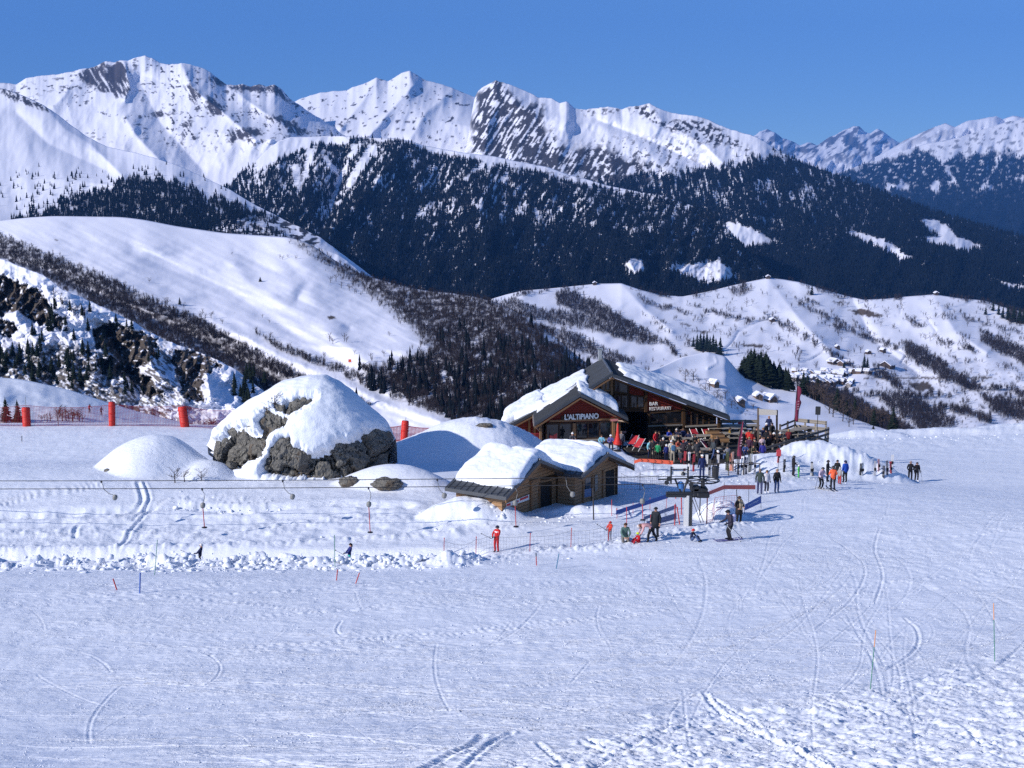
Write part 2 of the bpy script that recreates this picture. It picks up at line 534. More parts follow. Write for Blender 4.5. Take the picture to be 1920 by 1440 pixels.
# --- big left mountain
cl5a = [[(190, 150), (205, 122), (225, 115), (237, 122), (240, 150), (246, 165), (238, 180), (218, 182), (200, 172), (180, 172)],
        [(140, 140), (165, 128), (195, 118), (200, 140), (180, 165), (165, 160)],
        [(345, 160), (360, 162), (378, 178), (372, 198), (360, 190)], [(385, 178), (405, 188), (425, 206), (415, 218), (390, 212)],
        [(394, 143), (410, 146), (425, 158), (415, 162), (398, 156)], [(432, 160), (470, 158), (500, 162), (520, 160), (540, 182), (545, 196), (520, 178), (480, 172), (440, 170)],
        [(490, 215), (525, 218), (555, 232), (580, 250), (560, 256), (520, 232)], [(275, 212), (300, 210), (335, 211), (300, 220)], [(345, 226), (362, 228), (355, 240)],
        [(430, 246), (470, 238), (500, 250), (470, 258), (430, 268)], [(262, 186), (272, 184), (268, 190)]]
def rock5a(U, V):
    z = zone(cl5a, 3, 9, 6, 51)(U, V)
    s = streak(U, V, 62, 40, 5, 4, 52)
    scat = sstep(0.44, 0.52, fbm(U / 14, V / 8, 5, 53, 0.6)) * sstep(0.05, 0.25, fbm(U / 60, V / 30, 2, 55)) * sstep(300, 230, V) * 0.9
    band = sstep(0.28, 0.36, fbm(U / 13, V / 8, 4, 54)) * np.exp(-((V - np.interp(U, [60, 140, 230, 300], [170, 145, 120, 118])) / 12) ** 2) * (U < 300)
    rib = sstep(0.30, 0.42, 0.6 * streak(U, V, 58, 26, 6, 4, 57) + 0.6 * fbm(U / 11, V / 8, 5, 58, 0.6)) * sstep(0.02, 0.2, fbm(U / 45, V / 30, 2, 59) + 0.15) * (U > 300) * sstep(300, 260, V)
    return np.maximum(np.maximum(np.maximum(z * sstep(-0.35, -0.1, s + 0.15), scat), band), rib)
L5a = make_layer('snowy_mountains', -120, 720, 1.5, [
    [(-120, 340, 5300), (200, 345, 5300), (420, 372, 5000), (560, 340, 5300), (720, 310, 5600)],
    [(-120, 260, 6300), (150, 255, 6300), (250, 240, 6200), (420, 250, 6100), (560, 270, 6100), (720, 295, 6200)],
    [(u, v, 7500) for u, v in [(-120, 165), (-30, 152), (0, 155), (30, 158), (50, 146), (80, 142), (110, 139), (140, 133), (160, 128), (175, 126), (190, 118), (200, 115), (215, 117), (225, 113), (240, 114), (258, 108), (272, 103), (285, 109), (300, 118), (320, 121), (340, 118), (360, 122), (380, 128), (395, 136), (410, 148), (424, 158), (440, 160), (455, 157), (470, 162), (485, 158), (500, 162), (515, 159), (530, 168), (545, 186), (560, 196), (590, 216), (640, 246), (720, 290)]]],
    [70, 100], M_MTN,
    lambda U, V: dep(60, 60, 61, 0.45)(U, V) + spur(U, V, [(232, 113), (243, 165), (235, 185)], 170, 9) + spur(U, V, [(340, 118), (360, 165), (420, 212), (480, 262), (540, 260)], 260, 22)
    + spur(U, V, [(424, 158), (480, 200), (540, 240)], 160, 14) + spur(U, V, [(150, 130), (120, 180), (100, 200)], 120, 20) - spur(U, V, [(260, 150), (300, 230), (380, 320)], 260, 60) + spur(U, V, [(235, 220), (260, 260), (300, 300)], 160, 22),
    {'rock': rock5a}, smooth_k=1, ridge_noise=1.6, label='great snowy mountain with dark cliffs below its summit')

# --- right snowy mountain running down into forest
R5b = [(780, 360, 7000), (862, 335, 7000), (876, 270, 7000), (884, 215, 7000), (890, 182, 7000), (896, 172, 6950), (905, 163, 6900), (930, 151, 6900), (955, 158, 6800), (985, 170, 6800), (1010, 183, 6700), (1035, 184, 6700), (1050, 193, 6600), (1062, 190, 6600), (1078, 203, 6600), (1100, 205, 6600), (1140, 200, 6500), (1165, 205, 6500), (1180, 200, 6500), (1200, 198, 6500), (1218, 193, 6500), (1235, 203, 6400), (1260, 212, 6400), (1300, 217, 6300), (1330, 224, 6300), (1350, 236, 6200), (1390, 248, 6100), (1420, 257, 6000), (1460, 282, 5900), (1500, 303, 5800), (1560, 325, 5700), (1620, 347, 5600), (1700, 377, 5400), (1760, 400, 5300), (1820, 417, 5200), (1880, 435, 5100), (2000, 466, 5000)]
clear5b = [[(1362, 413), (1400, 424), (1462, 455), (1440, 459), (1395, 466), (1358, 452)],
           [(1578, 434), (1600, 434), (1640, 443), (1672, 455), (1700, 478), (1722, 486), (1690, 492), (1660, 470), (1610, 451)],
           [(1724, 415), (1748, 410), (1780, 425), (1790, 440), (1848, 464), (1810, 474), (1760, 460), (1710, 443), (1755, 444)],
           [(1860, 522), (1890, 530), (1930, 540), (1930, 550), (1880, 538)], [(1412, 357), (1460, 358), (1458, 363), (1410, 361)]]
def fline(U): return np.interp(U, [800, 1000, 1100, 1180, 1220, 1260, 1330, 1370, 1400, 1440, 1480, 1540, 2000], [330, 330, 345, 340, 322, 330, 318, 312, 300, 291, 296, 312, 300])
def f5b(U, V):
    u, v = ragged(U, V, 20, 10, 71)
    m = sstep(-10, 8, v - fline(u) + 10 * streak(U, V, 65, 40, 9, 4, 72))
    m *= 1 - zone(clear5b, 2, 10, 4, 73)(U, V)
    gap = streak(U, V, 74, 34, 7, 4, 74) + 0.45 * fbm(U / 60, V / 50, 3, 75)
    op = sstep(0.12, 0.32, gap + 0.25 * fbm(U / 8, V / 6, 3, 76)) * np.interp(V, [280, 340, 420, 480, 560], [1.0, 0.95, 0.55, 0.1, 0.0]) * sstep(1700, 1500, U)
    return m * (1 - op)
def rock5b(U, V):
    face = zone([[(905, 165), (935, 152), (985, 195), (1010, 190), (1030, 240), (1060, 275), (1140, 280), (1200, 300), (1230, 350), (1150, 350), (1050, 330), (960, 320), (905, 290), (878, 290), (886, 220), (893, 178)]], 8, 24, 12, 81)(U, V)
    r = face * sstep(-0.10, 0.08, 0.85 * streak(U, V, 122, 34, 6, 5, 82) + 0.45 * fbm(U / 20, V / 13, 5, 182, 0.62) + 0.15)
    s2 = zone([[(1175, 200), (1215, 196), (1240, 225), (1320, 225), (1380, 260), (1420, 290), (1330, 262), (1240, 240)], [(1090, 205), (1160, 203), (1160, 210), (1090, 212)], [(1290, 245), (1350, 250), (1360, 275), (1300, 268)]], 5, 12, 7, 83)(U, V) * sstep(-0.1, 0.1, 0.6 * streak(U, V, 118, 25, 6, 4, 84) + 0.7 * fbm(U / 10, V / 7, 4, 184))
    sc = sstep(0.20, 0.32, 0.6 * streak(U, V, 118, 26, 6, 4, 85) + 0.6 * fbm(U / 15, V / 9, 5, 185, 0.6)) * sstep(1060, 1140, U) * sstep(240, 280, V) * sstep(390, 330, V) * 0.9 * sstep(1360, 1250, U)
    return np.maximum(np.maximum(r, s2), sc)
L5b = make_layer('snowy_mountains', 780, 2000, 1.6, [
    [(780, 345, 5800), (1000, 360, 5200), (1200, 420, 4700), (1340, 500, 4100), (1420, 590, 3500), (2000, 640, 3300)],
    [(780, 330, 6300), (850, 290, 6200), (1000, 275, 5900), (1200, 310, 5600), (1400, 380, 4900), (1500, 430, 4600), (1700, 470, 4300), (2000, 520, 4100)],
    R5b], [90, 100], M_FMTN,
    lambda U, V: dep(85, 60, 91, 0.5)(U, V) + spur(U, V, [(935, 152), (985, 205), (1040, 230), (1120, 232), (1200, 270), (1260, 330)], 150, 26, 6) + spur(U, V, [(1218, 195), (1240, 225), (1320, 270), (1380, 330)], 120, 16)
    - spur(U, V, [(1120, 225), (1220, 265), (1320, 310)], 150, 16) + spur(U, V, [(1430, 270), (1500, 400), (1560, 520)], 120, 40) + spur(U, V, [(1700, 380), (1740, 480), (1760, 560)], 100, 40) + spur(U, V, [(935, 155), (915, 230), (905, 310)], 160, 22, 3),
    {'rock': rock5b, 'forest': lambda U, V: f5b(U, V) * np.clip(0.97 - 0.7 * sstep(0.28, 0.55, streak(U, V, 70, 14, 5, 3, 129)), 0, 1)}, smooth_k=1, ridge_noise=1.5, label='rocky snowy mountain running down into dark forest')
q = scatter(L5b, 34000, f5b, 7)
forest('spruce_forest', q, (14, 27), (0.34, 0.5), M_SPRUCE, CONES, 8, 'dark spruce forest below the rocky snowy mountain')

# --- left spur with tree belt
fz5d = [[(20, 412), (60, 400), (100, 388), (170, 362), (215, 345), (270, 333), (330, 345), (400, 370), (470, 395), (540, 425), (560, 480), (20, 480)]]
def f5d(U, V):
    m = zone(fz5d, 5, 18, 12, 101)(U, V)
    return m * (1 - sstep(0.3, 0.5, streak(U, V, 20, 30, 8, 4, 102)) * 0.7) * (1 - zone([[(395, 425), (520, 400), (600, 430), (600, 470), (420, 450)]], 6, 14, 10, 99)(U, V) * 0.85)
def s5d(U, V):
    return f5d(U, V) + 0.10 * zone([[(0, 330), (60, 315), (150, 310), (230, 320), (300, 310), (400, 340), (420, 360), (250, 345), (120, 375), (60, 395), (0, 390)]], 6, 20, 14, 103)(U, V) * (fbm(U / 22, V / 12, 3, 104) > 0.05)
L5d = make_layer('snowy_mountains', -120, 780, 2, [
    [(-120, 480, 2500), (640, 520, 2500), (780, 640, 2300)],
    [(-120, 330, 3700), (0, 330, 3700), (150, 340, 3500), (300, 360, 3200), (450, 410, 2900), (640, 480, 2700), (780, 600, 2400)],
    [(-120, 150, 5600), (-30, 158, 5400), (0, 165, 5300), (25, 172, 5200), (50, 182, 5100), (83, 198, 5000), (110, 216, 4900), (127, 230, 4800), (160, 254, 4600), (200, 275, 4400), (240, 284, 4200), (277, 292, 4000), (333, 310, 3800), (383, 333, 3700), (430, 355, 3500), (480, 385, 3300), (520, 405, 3200), (560, 425, 3000), (600, 445, 2900), (640, 475, 2800), (700, 520, 2650), (780, 590, 2450)]],
    [40, 70], M_FMTN,
    lambda U, V: dep(40, 70, 111, 0.4)(U, V) + spur(U, V, [(83, 198), (120, 240), (170, 270), (230, 330)], 120, 18) - spur(U, V, [(30, 210), (90, 270), (200, 320)], 90, 25),
    {'forest': lambda U, V: f5d(U, V) * 0.75, 'rock': lambda U, V: zone([[(0, 160), (20, 166), (50, 180), (85, 198), (100, 212), (80, 208), (40, 195), (15, 185), (0, 170)]], 3, 8, 5, 115)(U, V) * sstep(-0.2, 0.05, streak(U, V, 60, 20, 5, 3, 116)) + zone([[(395, 425), (520, 400), (600, 430), (600, 470), (420, 450)]], 4, 14, 8, 99)(U, V) * sstep(0.0, 0.12, fbm(U / 18, V / 9, 4, 117))}, smooth_k=2, ridge_noise=1.0, label='snowy spur with a belt of dark trees')
q = scatter(L5d, 7000, s5d, 12)
forest('spruce_forest', q, (10, 20), (0.34, 0.5), M_SPRUCE, CONES, 13, 'belt of dark spruce trees above the smooth snowy hill')

# --- front forest mountain
R4 = [(360, 385, 3800), (400, 362, 4000), (430, 345, 4200), (455, 322, 4400), (480, 302, 4500), (500, 282, 4600), (522, 265, 4700), (545, 257, 4800), (590, 256, 4800), (627, 254, 4800), (645, 255, 4700), (690, 258, 4700), (733, 259, 4650), (767, 263, 4600), (793, 272, 4600), (833, 280, 4550), (867, 286, 4500), (927, 293, 4500), (967, 302, 4450), (1027, 313, 4400), (1067, 328, 4350), (1100, 336, 4300), (1140, 348, 4200), (1200, 360, 4100), (1240, 366, 4000), (1300, 386, 3900), (1340, 402, 3800), (1361, 424, 3700), (1400, 470, 3600), (1450, 520, 3500)]
snow4 = [[(480, 300), (520, 255), (640, 250), (660, 262), (640, 275), (600, 268), (560, 285), (520, 300), (470, 330)],
         [(650, 250), (770, 258), (800, 268), (930, 290), (1030, 310), (1100, 332), (1140, 345), (1205, 358), (1195, 366), (1130, 352), (1090, 345), (1060, 338), (1010, 326), (940, 306), (900, 318), (872, 342), (862, 340), (905, 305), (870, 297), (820, 290), (780, 278), (760, 266), (650, 258)],
         [(665, 268), (680, 270), (660, 300), (640, 345), (628, 385), (612, 412), (618, 380), (635, 330)],
         [(690, 272), (712, 275), (690, 310), (665, 345), (640, 375), (650, 340), (672, 300)],
         [(600, 290), (620, 300), (640, 330), (620, 325)], [(540, 310), (560, 305), (575, 340), (560, 370), (550, 340)], [(575, 280), (590, 280), (580, 330), (565, 345)],
         [(1245, 503), (1262, 498), (1310, 492), (1350, 488), (1378, 512), (1382, 523), (1330, 534), (1290, 524), (1270, 515)],
         [(1140, 352), (1205, 358), (1200, 364), (1145, 356)], [(1170, 490), (1205, 488), (1210, 510), (1180, 520)]]
def f4(U, V):
    z = zone(snow4, 3, 10, 5, 121)(U, V)
    gap = streak(U, V, -58, 34, 6, 4, 122) * 0.9 + 0.5 * fbm(U / 70, V / 60, 3, 123)
    dens_open = np.interp(V, [255, 300, 400, 470, 540], [0.5, 0.9, 0.9, 0.5, 0.15])
    op = sstep(0.09, 0.26, gap + 0.35 * fbm(U / 7, V / 6, 3, 127)) * dens_open
    op = np.maximum(op, sstep(0.28, 0.4, streak(U, V, 80, 40, 6, 3, 124)) * sstep(560, 470, U))
    return (1 - z) * (1 - op)
L4 = make_layer('forest_mountain', 340, 1460, 1.6, [
    [(340, 440, 3000), (600, 520, 3000), (800, 590, 2900), (1460, 600, 2900)],
    [(340, 410, 3500), (600, 400, 3700), (800, 430, 3600), (1000, 440, 3550), (1200, 470, 3400), (1460, 550, 3200)],
    R4], [80, 80], M_FMTN,
    lambda U, V: dep(80, 50, 131, 0.5)(U, V) + spur(U, V, [(760, 262), (700, 350), (620, 430)], 220, 30) + spur(U, V, [(600, 262), (590, 330), (560, 400)], 120, 22) + spur(U, V, [(930, 295), (900, 400), (920, 540)], 150, 40) + spur(U, V, [(1080, 335), (1130, 430), (1200, 520)], 120, 40) - spur(U, V, [(650, 280), (625, 380), (600, 430)], 160, 20),
    {'forest': lambda U, V: f4(U, V) * np.clip(0.97 - 0.7 * sstep(0.2, 0.5, streak(U, V, -60, 30, 8, 3, 128)), 0, 1), 'rock': lambda U, V: sstep(0.34, 0.44, fbm(U / 10, V / 8, 4, 126)) * 0.6 * sstep(300, 330, V)}, smooth_k=2, label='mountain covered with dark spruce forest and snowy glades')
q = scatter(L4, 40000, f4, 17)
forest('spruce_forest', q, (7, 22), (0.34, 0.62), M_SPRUCE, CONES, 18, 'dense dark spruce forest on the mountain across the valley')
# ------------------------------------------------------------------ valley slope with the village
R3 = [(860, 585, 2300), (920, 561, 2350), (950, 552, 2400), (980, 545, 2400), (1030, 541, 2450), (1080, 536, 2500), (1120, 532, 2500), (1165, 531, 2500), (1200, 543, 2450), (1240, 553, 2450), (1280, 556, 2450), (1330, 546, 2500), (1370, 536, 2550), (1410, 527, 2600), (1440, 521, 2600), (1470, 524, 2600), (1500, 529, 2550), (1540, 541, 2500), (1580, 553, 2500), (1620, 562, 2450), (1660, 560, 2450), (1700, 556, 2450), (1750, 552, 2450), (1800, 559, 2400), (1850, 564, 2400), (1880, 575, 2350), (1920, 585, 2300), (2000, 600, 2200)]
wood3 = [[(1036, 550), (1066, 545), (1095, 556), (1130, 574), (1170, 596), (1195, 612), (1180, 620), (1130, 604), (1085, 588), (1050, 572)],
         [(915, 566), (960, 562), (1010, 580), (1080, 588), (1150, 600), (1210, 620), (1240, 640), (1210, 650), (1130, 625), (1050, 612), (980, 598), (920, 590)],
         [(980, 605), (1060, 618), (1120, 650), (1190, 680), (1150, 690), (1080, 660), (1000, 630)],
         [(1490, 716), (1540, 722), (1580, 735), (1620, 758), (1680, 790), (1720, 815), (1600, 830), (1560, 780), (1520, 750)],
         [(1690, 640), (1730, 655), (1780, 690), (1830, 720), (1820, 735), (1760, 705), (1700, 670)],
         [(1835, 622), (1870, 632), (1930, 660), (1930, 690), (1880, 665), (1835, 640)],
         [(1640, 740), (1700, 738), (1760, 770), (1800, 800), (1740, 815), (1680, 780)], [(1830, 740), (1930, 755), (1930, 795), (1870, 780)],
         [(1370, 545), (1395, 532), (1412, 540), (1400, 556), (1375, 556)], [(1885, 560), (1930, 570), (1930, 612), (1892, 606)]]
dens3 = [1.0, 0.75, 0.6, 1.1, 0.9, 0.9, 0.6, 0.7, 0.8, 1.0]
hedge3 = [([(1180, 540), (1250, 556), (1330, 549), (1370, 540)], 3.5), ([(1500, 532), (1580, 556), (1640, 563), (1690, 559)], 3.5), ([(1780, 557), (1850, 566), (1890, 578)], 3), ([(960, 556), (1030, 545), (1090, 540)], 2),([(1200, 560), (1230, 575), (1290, 588)], 4), ([(1290, 570), (1350, 590), (1400, 606)], 3), ([(1320, 582), (1400, 606), (1440, 596)], 2.5), ([(1450, 600), (1520, 640), (1600, 690), (1660, 712)], 4), ([(1540, 590), (1570, 612), (1640, 640), (1700, 660)], 5), ([(1500, 570), (1560, 600), (1620, 625)], 3), ([(1640, 690), (1690, 730), (1740, 790)], 6), ([(1750, 700), (1820, 730), (1920, 740)], 6), ([(1800, 590), (1850, 610), (1920, 625)], 3), ([(1700, 600), (1760, 640), (1830, 660)], 3), ([(1240, 640), (1300, 690), (1380, 700)], 4), ([(1580, 735), (1680, 745), (1780, 742)], 5), ([(1490, 560), (1540, 572)], 2), ([(1860, 790), (1800, 770), (1700, 765)], 7)]
def w3(U, V):
    u, v = ragged(U, V, 16, 6, 201)
    m = np.zeros(U.shape)
    for p, d in zip(wood3, dens3): m = np.maximum(m, d * sstep(-3, 5, poly_sd(u, v, p)))
    for l, w in hedge3: m = np.maximum(m, 0.8 * sstep(w, w * 0.4, seg_dist(u, v, l)) * (fbm(U / 18, V / 12, 2, 203) > -0.22))
    m = np.maximum(m, 0.16 * sstep(0.25, 0.5, fbm(U / 26, V / 14, 3, 204)) * sstep(1180, 1260, U))
    return m
earth3 = [[(1288, 636), (1340, 640), (1290, 640)], [(1275, 606), (1300, 610), (1288, 612)], [(1300, 620), (1335, 622), (1320, 626)], [(1385, 645), (1430, 646), (1436, 652), (1400, 650)], [(1590, 582), (1620, 578), (1655, 592), (1640, 596), (1600, 588)], [(1560, 566), (1585, 566), (1575, 571)],
          [(1700, 718), (1740, 716), (1750, 728), (1720, 735)], [(1620, 708), (1860, 706), (1860, 709), (1620, 711)]]
def terr3(U, V):
    # meadow terraces, lane and gullies
    s = 5 * np.sin((V + 0.35 * U) / 5.5 + 2 * fbm(U / 60, V / 40, 2, 210)) * sstep(0.0, 0.5, fbm(U / 90, V / 50, 2, 211) + 0.15)
    lanes = [[(1360, 655), (1375, 640), (1385, 622), (1420, 605), (1445, 595)], [(1740, 600), (1770, 585), (1815, 570)], [(1740, 600), (1755, 620), (1750, 630)], [(1690, 570), (1688, 590), (1680, 592)], [(1480, 685), (1520, 675), (1545, 660)], [(1690, 680), (1700, 665), (1680, 655)]]
    d = np.full(U.shape, 1e9)
    for l in lanes: d = np.minimum(d, seg_dist(U, V, l))
    return 34 * fbm(U / 90, V / 60, 3, 212, 0.35) + s * 0.7 + 9 * np.exp(-(d / 2.0) ** 2) - 8 * ridged(U / 90 + V / 120, V / 90, 2, 213, 0.3)
L3 = make_layer('valley_slope', 840, 2000, 2, [
    [(840, 850, 1350), (1500, 870, 1250), (2000, 870, 1250)],
    [(840, 700, 1750), (1400, 690, 1800), (1600, 690, 1850), (2000, 700, 1800)], R3], [75, 75], M_HILL,
    lambda U, V: terr3(U, V) + spur(U, V, [(1165, 531), (1210, 580), (1260, 620)], 45, 14) + spur(U, V, [(1440, 521), (1500, 600), (1560, 660)], 60, 25) - spur(U, V, [(1600, 565), (1640, 640), (1720, 700)], 60, 18) + spur(U, V, [(1750, 552), (1790, 620), (1850, 660)], 50, 22),
    {'scrub': lambda U, V: np.zeros(U.shape), 'forest': lambda U, V: 0.55 * w3(U, V), 'rock': lambda U, V: np.maximum(zone(earth3, 1.5, 6, 3, 221)(U, V), 0.55 * sstep(0.38, 0.5, fbm(U / 8, V / 4, 4, 222)) * sstep(660, 720, V) * sstep(1600, 1680, U))}, smooth_k=3, label='sunny snow covered valley slope with meadows')
q = scatter(L3, 15000, w3, 23)
forest('bare_woods', q, (6, 13), (0.55, 0.95), M_BARE, TWIGS, 24, 'leafless brown woods on the sunny valley slope')

M_BARK = mat('bark', (0.06, 0.045, 0.038), 0.9, spec=0.1)
M_TWIG = tree_mat('bare_twigs', (0.10, 0.075, 0.066), 0.3, 0.5)
M_NEEDLE = tree_mat('spruce_needles', (0.013, 0.021, 0.014), 0.6, 0.8)

def tree_meshes_bare(seed, n=90):
    rg = np.random.default_rng(seed)
    bm = bmesh.new()
    b_tube(bm, [(0, 0, -0.05), (0.01, 0.01, 0.35), (-0.01, 0.02, 0.75)], [0.03, 0.022, 0.008], 5)
    ends = []
    for k in range(9):
        h = 0.2 + 0.5 * rg.random(); a = rg.random() * 6.28; r = 0.16 + 0.24 * rg.random()
        e = Vector((r * math.cos(a), r * math.sin(a), min(0.97, h + 0.15 + 0.3 * rg.random())))
        b_tube(bm, [(0, 0, h), (e.x * 0.5, e.y * 0.5, h + (e.z - h) * 0.4), e], [0.012, 0.008, 0.003], 4)
        ends.append((Vector((0, 0, h)), e))
    trunk = bm_mesh('trunk', bm, M_BARK)
    V, Fc = [], []
    for k in range(n):
        p0, p1 = ends[rg.integers(0, len(ends))]
        p = p0.lerp(p1, 0.35 + 0.65 * rg.random())
        d = Vector(rg.normal(size=3)); d.z = abs(d.z) + 0.5; d.normalize()
        q = p + d * (0.08 + 0.14 * rg.random()); s = d.cross(Vector(rg.normal(size=3))).normalized() * 0.0065
        b = len(V); V += [p - s, p + s, q]; Fc.append((b, b + 1, b + 2))
    crown = arr_mesh('crown', np.array([tuple(v) for v in V]), np.array(Fc), M_TWIG, False)
    return trunk, crown

def tree_meshes_spruce(seed, tiers=13, per=9):
    rg = np.random.default_rng(seed)
    bm = bmesh.new(); b_tube(bm, [(0, 0, -0.05), (0, 0, 0.5), (0, 0, 0.97)], [0.022, 0.013, 0.004], 6)
    trunk = bm_mesh('trunk', bm, M_BARK)
    V, Fc = [], []
    for t in range(tiers):
        f = t / (tiers - 1)
        z = 0.08 + 0.86 * f; r = 0.20 * (1 - f) ** 0.85 + 0.012
        for k in range(per):
            a = 6.283 * k / per + t * 0.7 + rg.normal() * 0.2
            rr = r * (0.65 + 0.55 * rg.random())
            w = rr * 0.42
            c, s = math.cos(a), math.sin(a)
            b = len(V)
            zt = z + 0.03 * rg.random()
            V += [(0, 0, zt + 0.05), (rr * 0.6 * c - w * s, rr * 0.6 * s + w * c, zt - 0.02), (rr * c, rr * s, zt - 0.045 * (0.5 + rg.random())), (rr * 0.6 * c + w * s, rr * 0.6 * s - w * c, zt - 0.02)]
            Fc.append((b, b + 1, b + 2, b + 3))
    V += [(-0.012, 0, 0.93), (0.012, 0, 0.93), (0, 0, 1.0), (0, 0.005, 0.94)]; b = len(V) - 4; Fc.append((b, b + 1, b + 2, b + 3))
    return trunk, arr_mesh('crown', np.array(V), np.array(Fc), M_NEEDLE, False)

BARE_ME = [tree_meshes_bare(s) for s in range(4)]
SPR_ME = [tree_meshes_spruce(s) for s in range(5)]

def plant(name, kinds, p, h, label, group, wide=1.0, cat='tree'):
    t, c = random.choice(kinds)
    e = empty(name, p, random.random() * 6.28, label, cat, group)
    e.scale = (h * wide, h * wide, h)
    link('trunk', t, e); link('crown', c, e)
    return e

# single bare trees dotted over the sunny slope
spots3 = [(1296, 592), (1318, 585), (1342, 590), (1400, 575), (1412, 570), (1440, 580), (1455, 588), (1468, 622), (1480, 625), (1495, 628), (1460, 632), (1455, 640), (1520, 585), (1533, 600), (1548, 610), (1556, 615), (1560, 590), (1600, 615), (1612, 620), (1625, 622), (1640, 630), (1650, 612), (1745, 572), (1760, 575), (1772, 579), (1745, 640), (1735, 637), (1728, 634), (1815, 612), (1838, 622), (1850, 600), (1690, 645), (1700, 650), (1612, 662), (1590, 668), (1480, 690), (1510, 700), (1530, 690), (1700, 700), (1730, 700), (1760, 690), (1800, 710), (1820, 700), (1850, 705), (1870, 690), (1540, 640), (1525, 632), (1580, 640), (1570, 630), (1645, 690), (1660, 655), (1672, 660), (1715, 602), (1790, 588), (1660, 590), (1640, 560), (1610, 570), (1590, 575), (1690, 570), (1425, 655), (1440, 660), (1418, 668), (1350, 628), (1280, 615), (1248, 610), (1225, 600), (1300, 560), (1320, 556), (1345, 560), (1475, 560), (1500, 570)]
g3 = 'single leafless trees dotted over the sunny valley slope'
for i, (u, v) in enumerate(spots3):
    plant('bare_tree', BARE_ME, at_layer(L3, u + random.uniform(-2, 2), v), random.uniform(8, 14), 'small leafless brown tree standing alone on the sunny valley slope', g3, 1.3)
gs = 'dark spruces in the clump on the sunny slope'
for u, v, h in [(1307, 655, 22), (1313, 658, 26), (1319, 657, 24), (1325, 659, 27), (1331, 660, 22), (1337, 660, 25), (1342, 661, 20), (1350, 667, 26), (1300, 650, 15)]:
    plant('spruce_tree', SPR_ME, at_layer(L3, u, v), h * 1.25, 'dark spruce in the tight clump on the sunny slope', gs, 1.25)
for u, v, h in [(1889, 600, 30), (1900, 604, 34), (1880, 597, 24), (1911, 606, 32), (1920, 607, 36), (1872, 590, 22), (1862, 583, 20), (1848, 590, 18)]:
    plant('spruce_tree', SPR_ME, at_layer(L3, u, v), h, 'tall dark spruce at the far edge of the sunny meadows', 'dark spruces at the far edge of the meadows', 1.2)
plant('spruce_tree', SPR_ME, at_layer(L3, 1522, 553), 22, 'lone dark spruce on the crest of the sunny slope', None, 1.3)
for u, v, h in [(1620, 695, 26), (1626, 695, 22)]:
    plant('spruce_tree', SPR_ME, at_layer(L3, u, v), h, 'dark spruce beside the upper houses of the village', 'pair of dark spruces by the village', 1.2)
plant('spruce_tree', SPR_ME, at_layer(L3, 1582, 700), 20, 'dark spruce between the snowy roofs of the village', None, 1.3)

# village
M_RSNOW = mat('roof_snow_far', SNOW, 0.8)
M_VWALL = [mat('village_wall', (0.13, 0.085, 0.06), 0.9), mat('village_stone', (0.30, 0.27, 0.25), 0.9), mat('village_dark', (0.06, 0.04, 0.03), 0.9)]
M_VWIN = mat('village_window', (0.02, 0.02, 0.025), 0.3)
def village_house(i, p, w, d, h, rz, label, group=None):
    e = empty('chalet', p, rz, label, 'house', group)
    rh = w * 0.32
    def wall(bm):
        b_prism(bm, [(-w / 2, -d / 2, -3), (w / 2, -d / 2, -3), (w / 2, -d / 2, h), (0, -d / 2, h + rh), (-w / 2, -d / 2, h)], (0, d, 0))
    obj('wall', wall, M_VWALL[i % 3], e)
    def roof(bm):
        o = w * 0.12
        for s in (-1, 1):
            b_prism(bm, [(0, -d / 2 - o, h + rh + 0.1), (s * (w / 2 + o), -d / 2 - o, h - o * rh / (w / 2) + 0.1), (s * (w / 2 + o), -d / 2 - o, h - o * rh / (w / 2) + 1.1), (0, -d / 2 - o, h + rh + 1.2)], (0, d + 2 * o, 0))
    obj('roof', roof, M_RSNOW, e)
    for k in (-1, 1):
        obj('window', lambda bm: b_box(bm, (k * w * 0.22, -d / 2 - 0.05, h * 0.55), (w * 0.14, 0.1, 1.3)), M_VWIN, e)
    return e
vil = []
for a, b, n in [((1483, 706), (1515, 716), 9), ((1490, 698), (1520, 706), 7), ((1520, 712), (1560, 722), 12), ((1530, 704), (1585, 714), 14), ((1545, 698), (1580, 704), 8), ((1560, 716), (1600, 726), 10), ((1580, 700), (1640, 700), 6), ((1575, 682), (1590, 690), 2)]:
    for k in range(n):
        t = (k + random.random() * 0.7) / n
        vil.append((a[0] + (b[0] - a[0]) * t + random.uniform(-2, 2), a[1] + (b[1] - a[1]) * random.random()))
for i, (u, v) in enumerate(vil):
    village_house(i, at_layer(L3, u, v), random.uniform(6.5, 9), random.uniform(7, 10), random.uniform(3.5, 5.5), R(random.choice([-35, -30, 55, 60]) + random.uniform(-8, 8)), 'small dark chalet under a white roof, packed in the valley village', 'chalets packed together in the valley village')
for u, v, w, rz, lab in [(1664, 688, 17, -40, 'large dark chalet apart from the village, at its upper end'), (1563, 682, 13, 20, 'pale house with a flat snowy roof above the village'), (1655, 660, 7, 30, 'tiny barn on the open meadow above the village, higher one'), (1628, 664, 7, 10, 'tiny barn on the open meadow above the village, lower one'), (1570, 654, 6, 10, 'tiny barn alone near the lane above the village'), (1448, 603, 8, 10, 'tiny barn beside the lane on the open slope'), (1440, 522, 8, 0, 'farmhouse on the crest of the sunny slope'), (1115, 534, 7, 5, 'low farmhouse on the left crest of the sunny slope'), (1755, 553, 7, 5, 'low house on the right crest of the sunny slope')]:
    village_house(2, at_layer(L3, u, v), w, w * 1.2, 4.5, R(rz), lab)

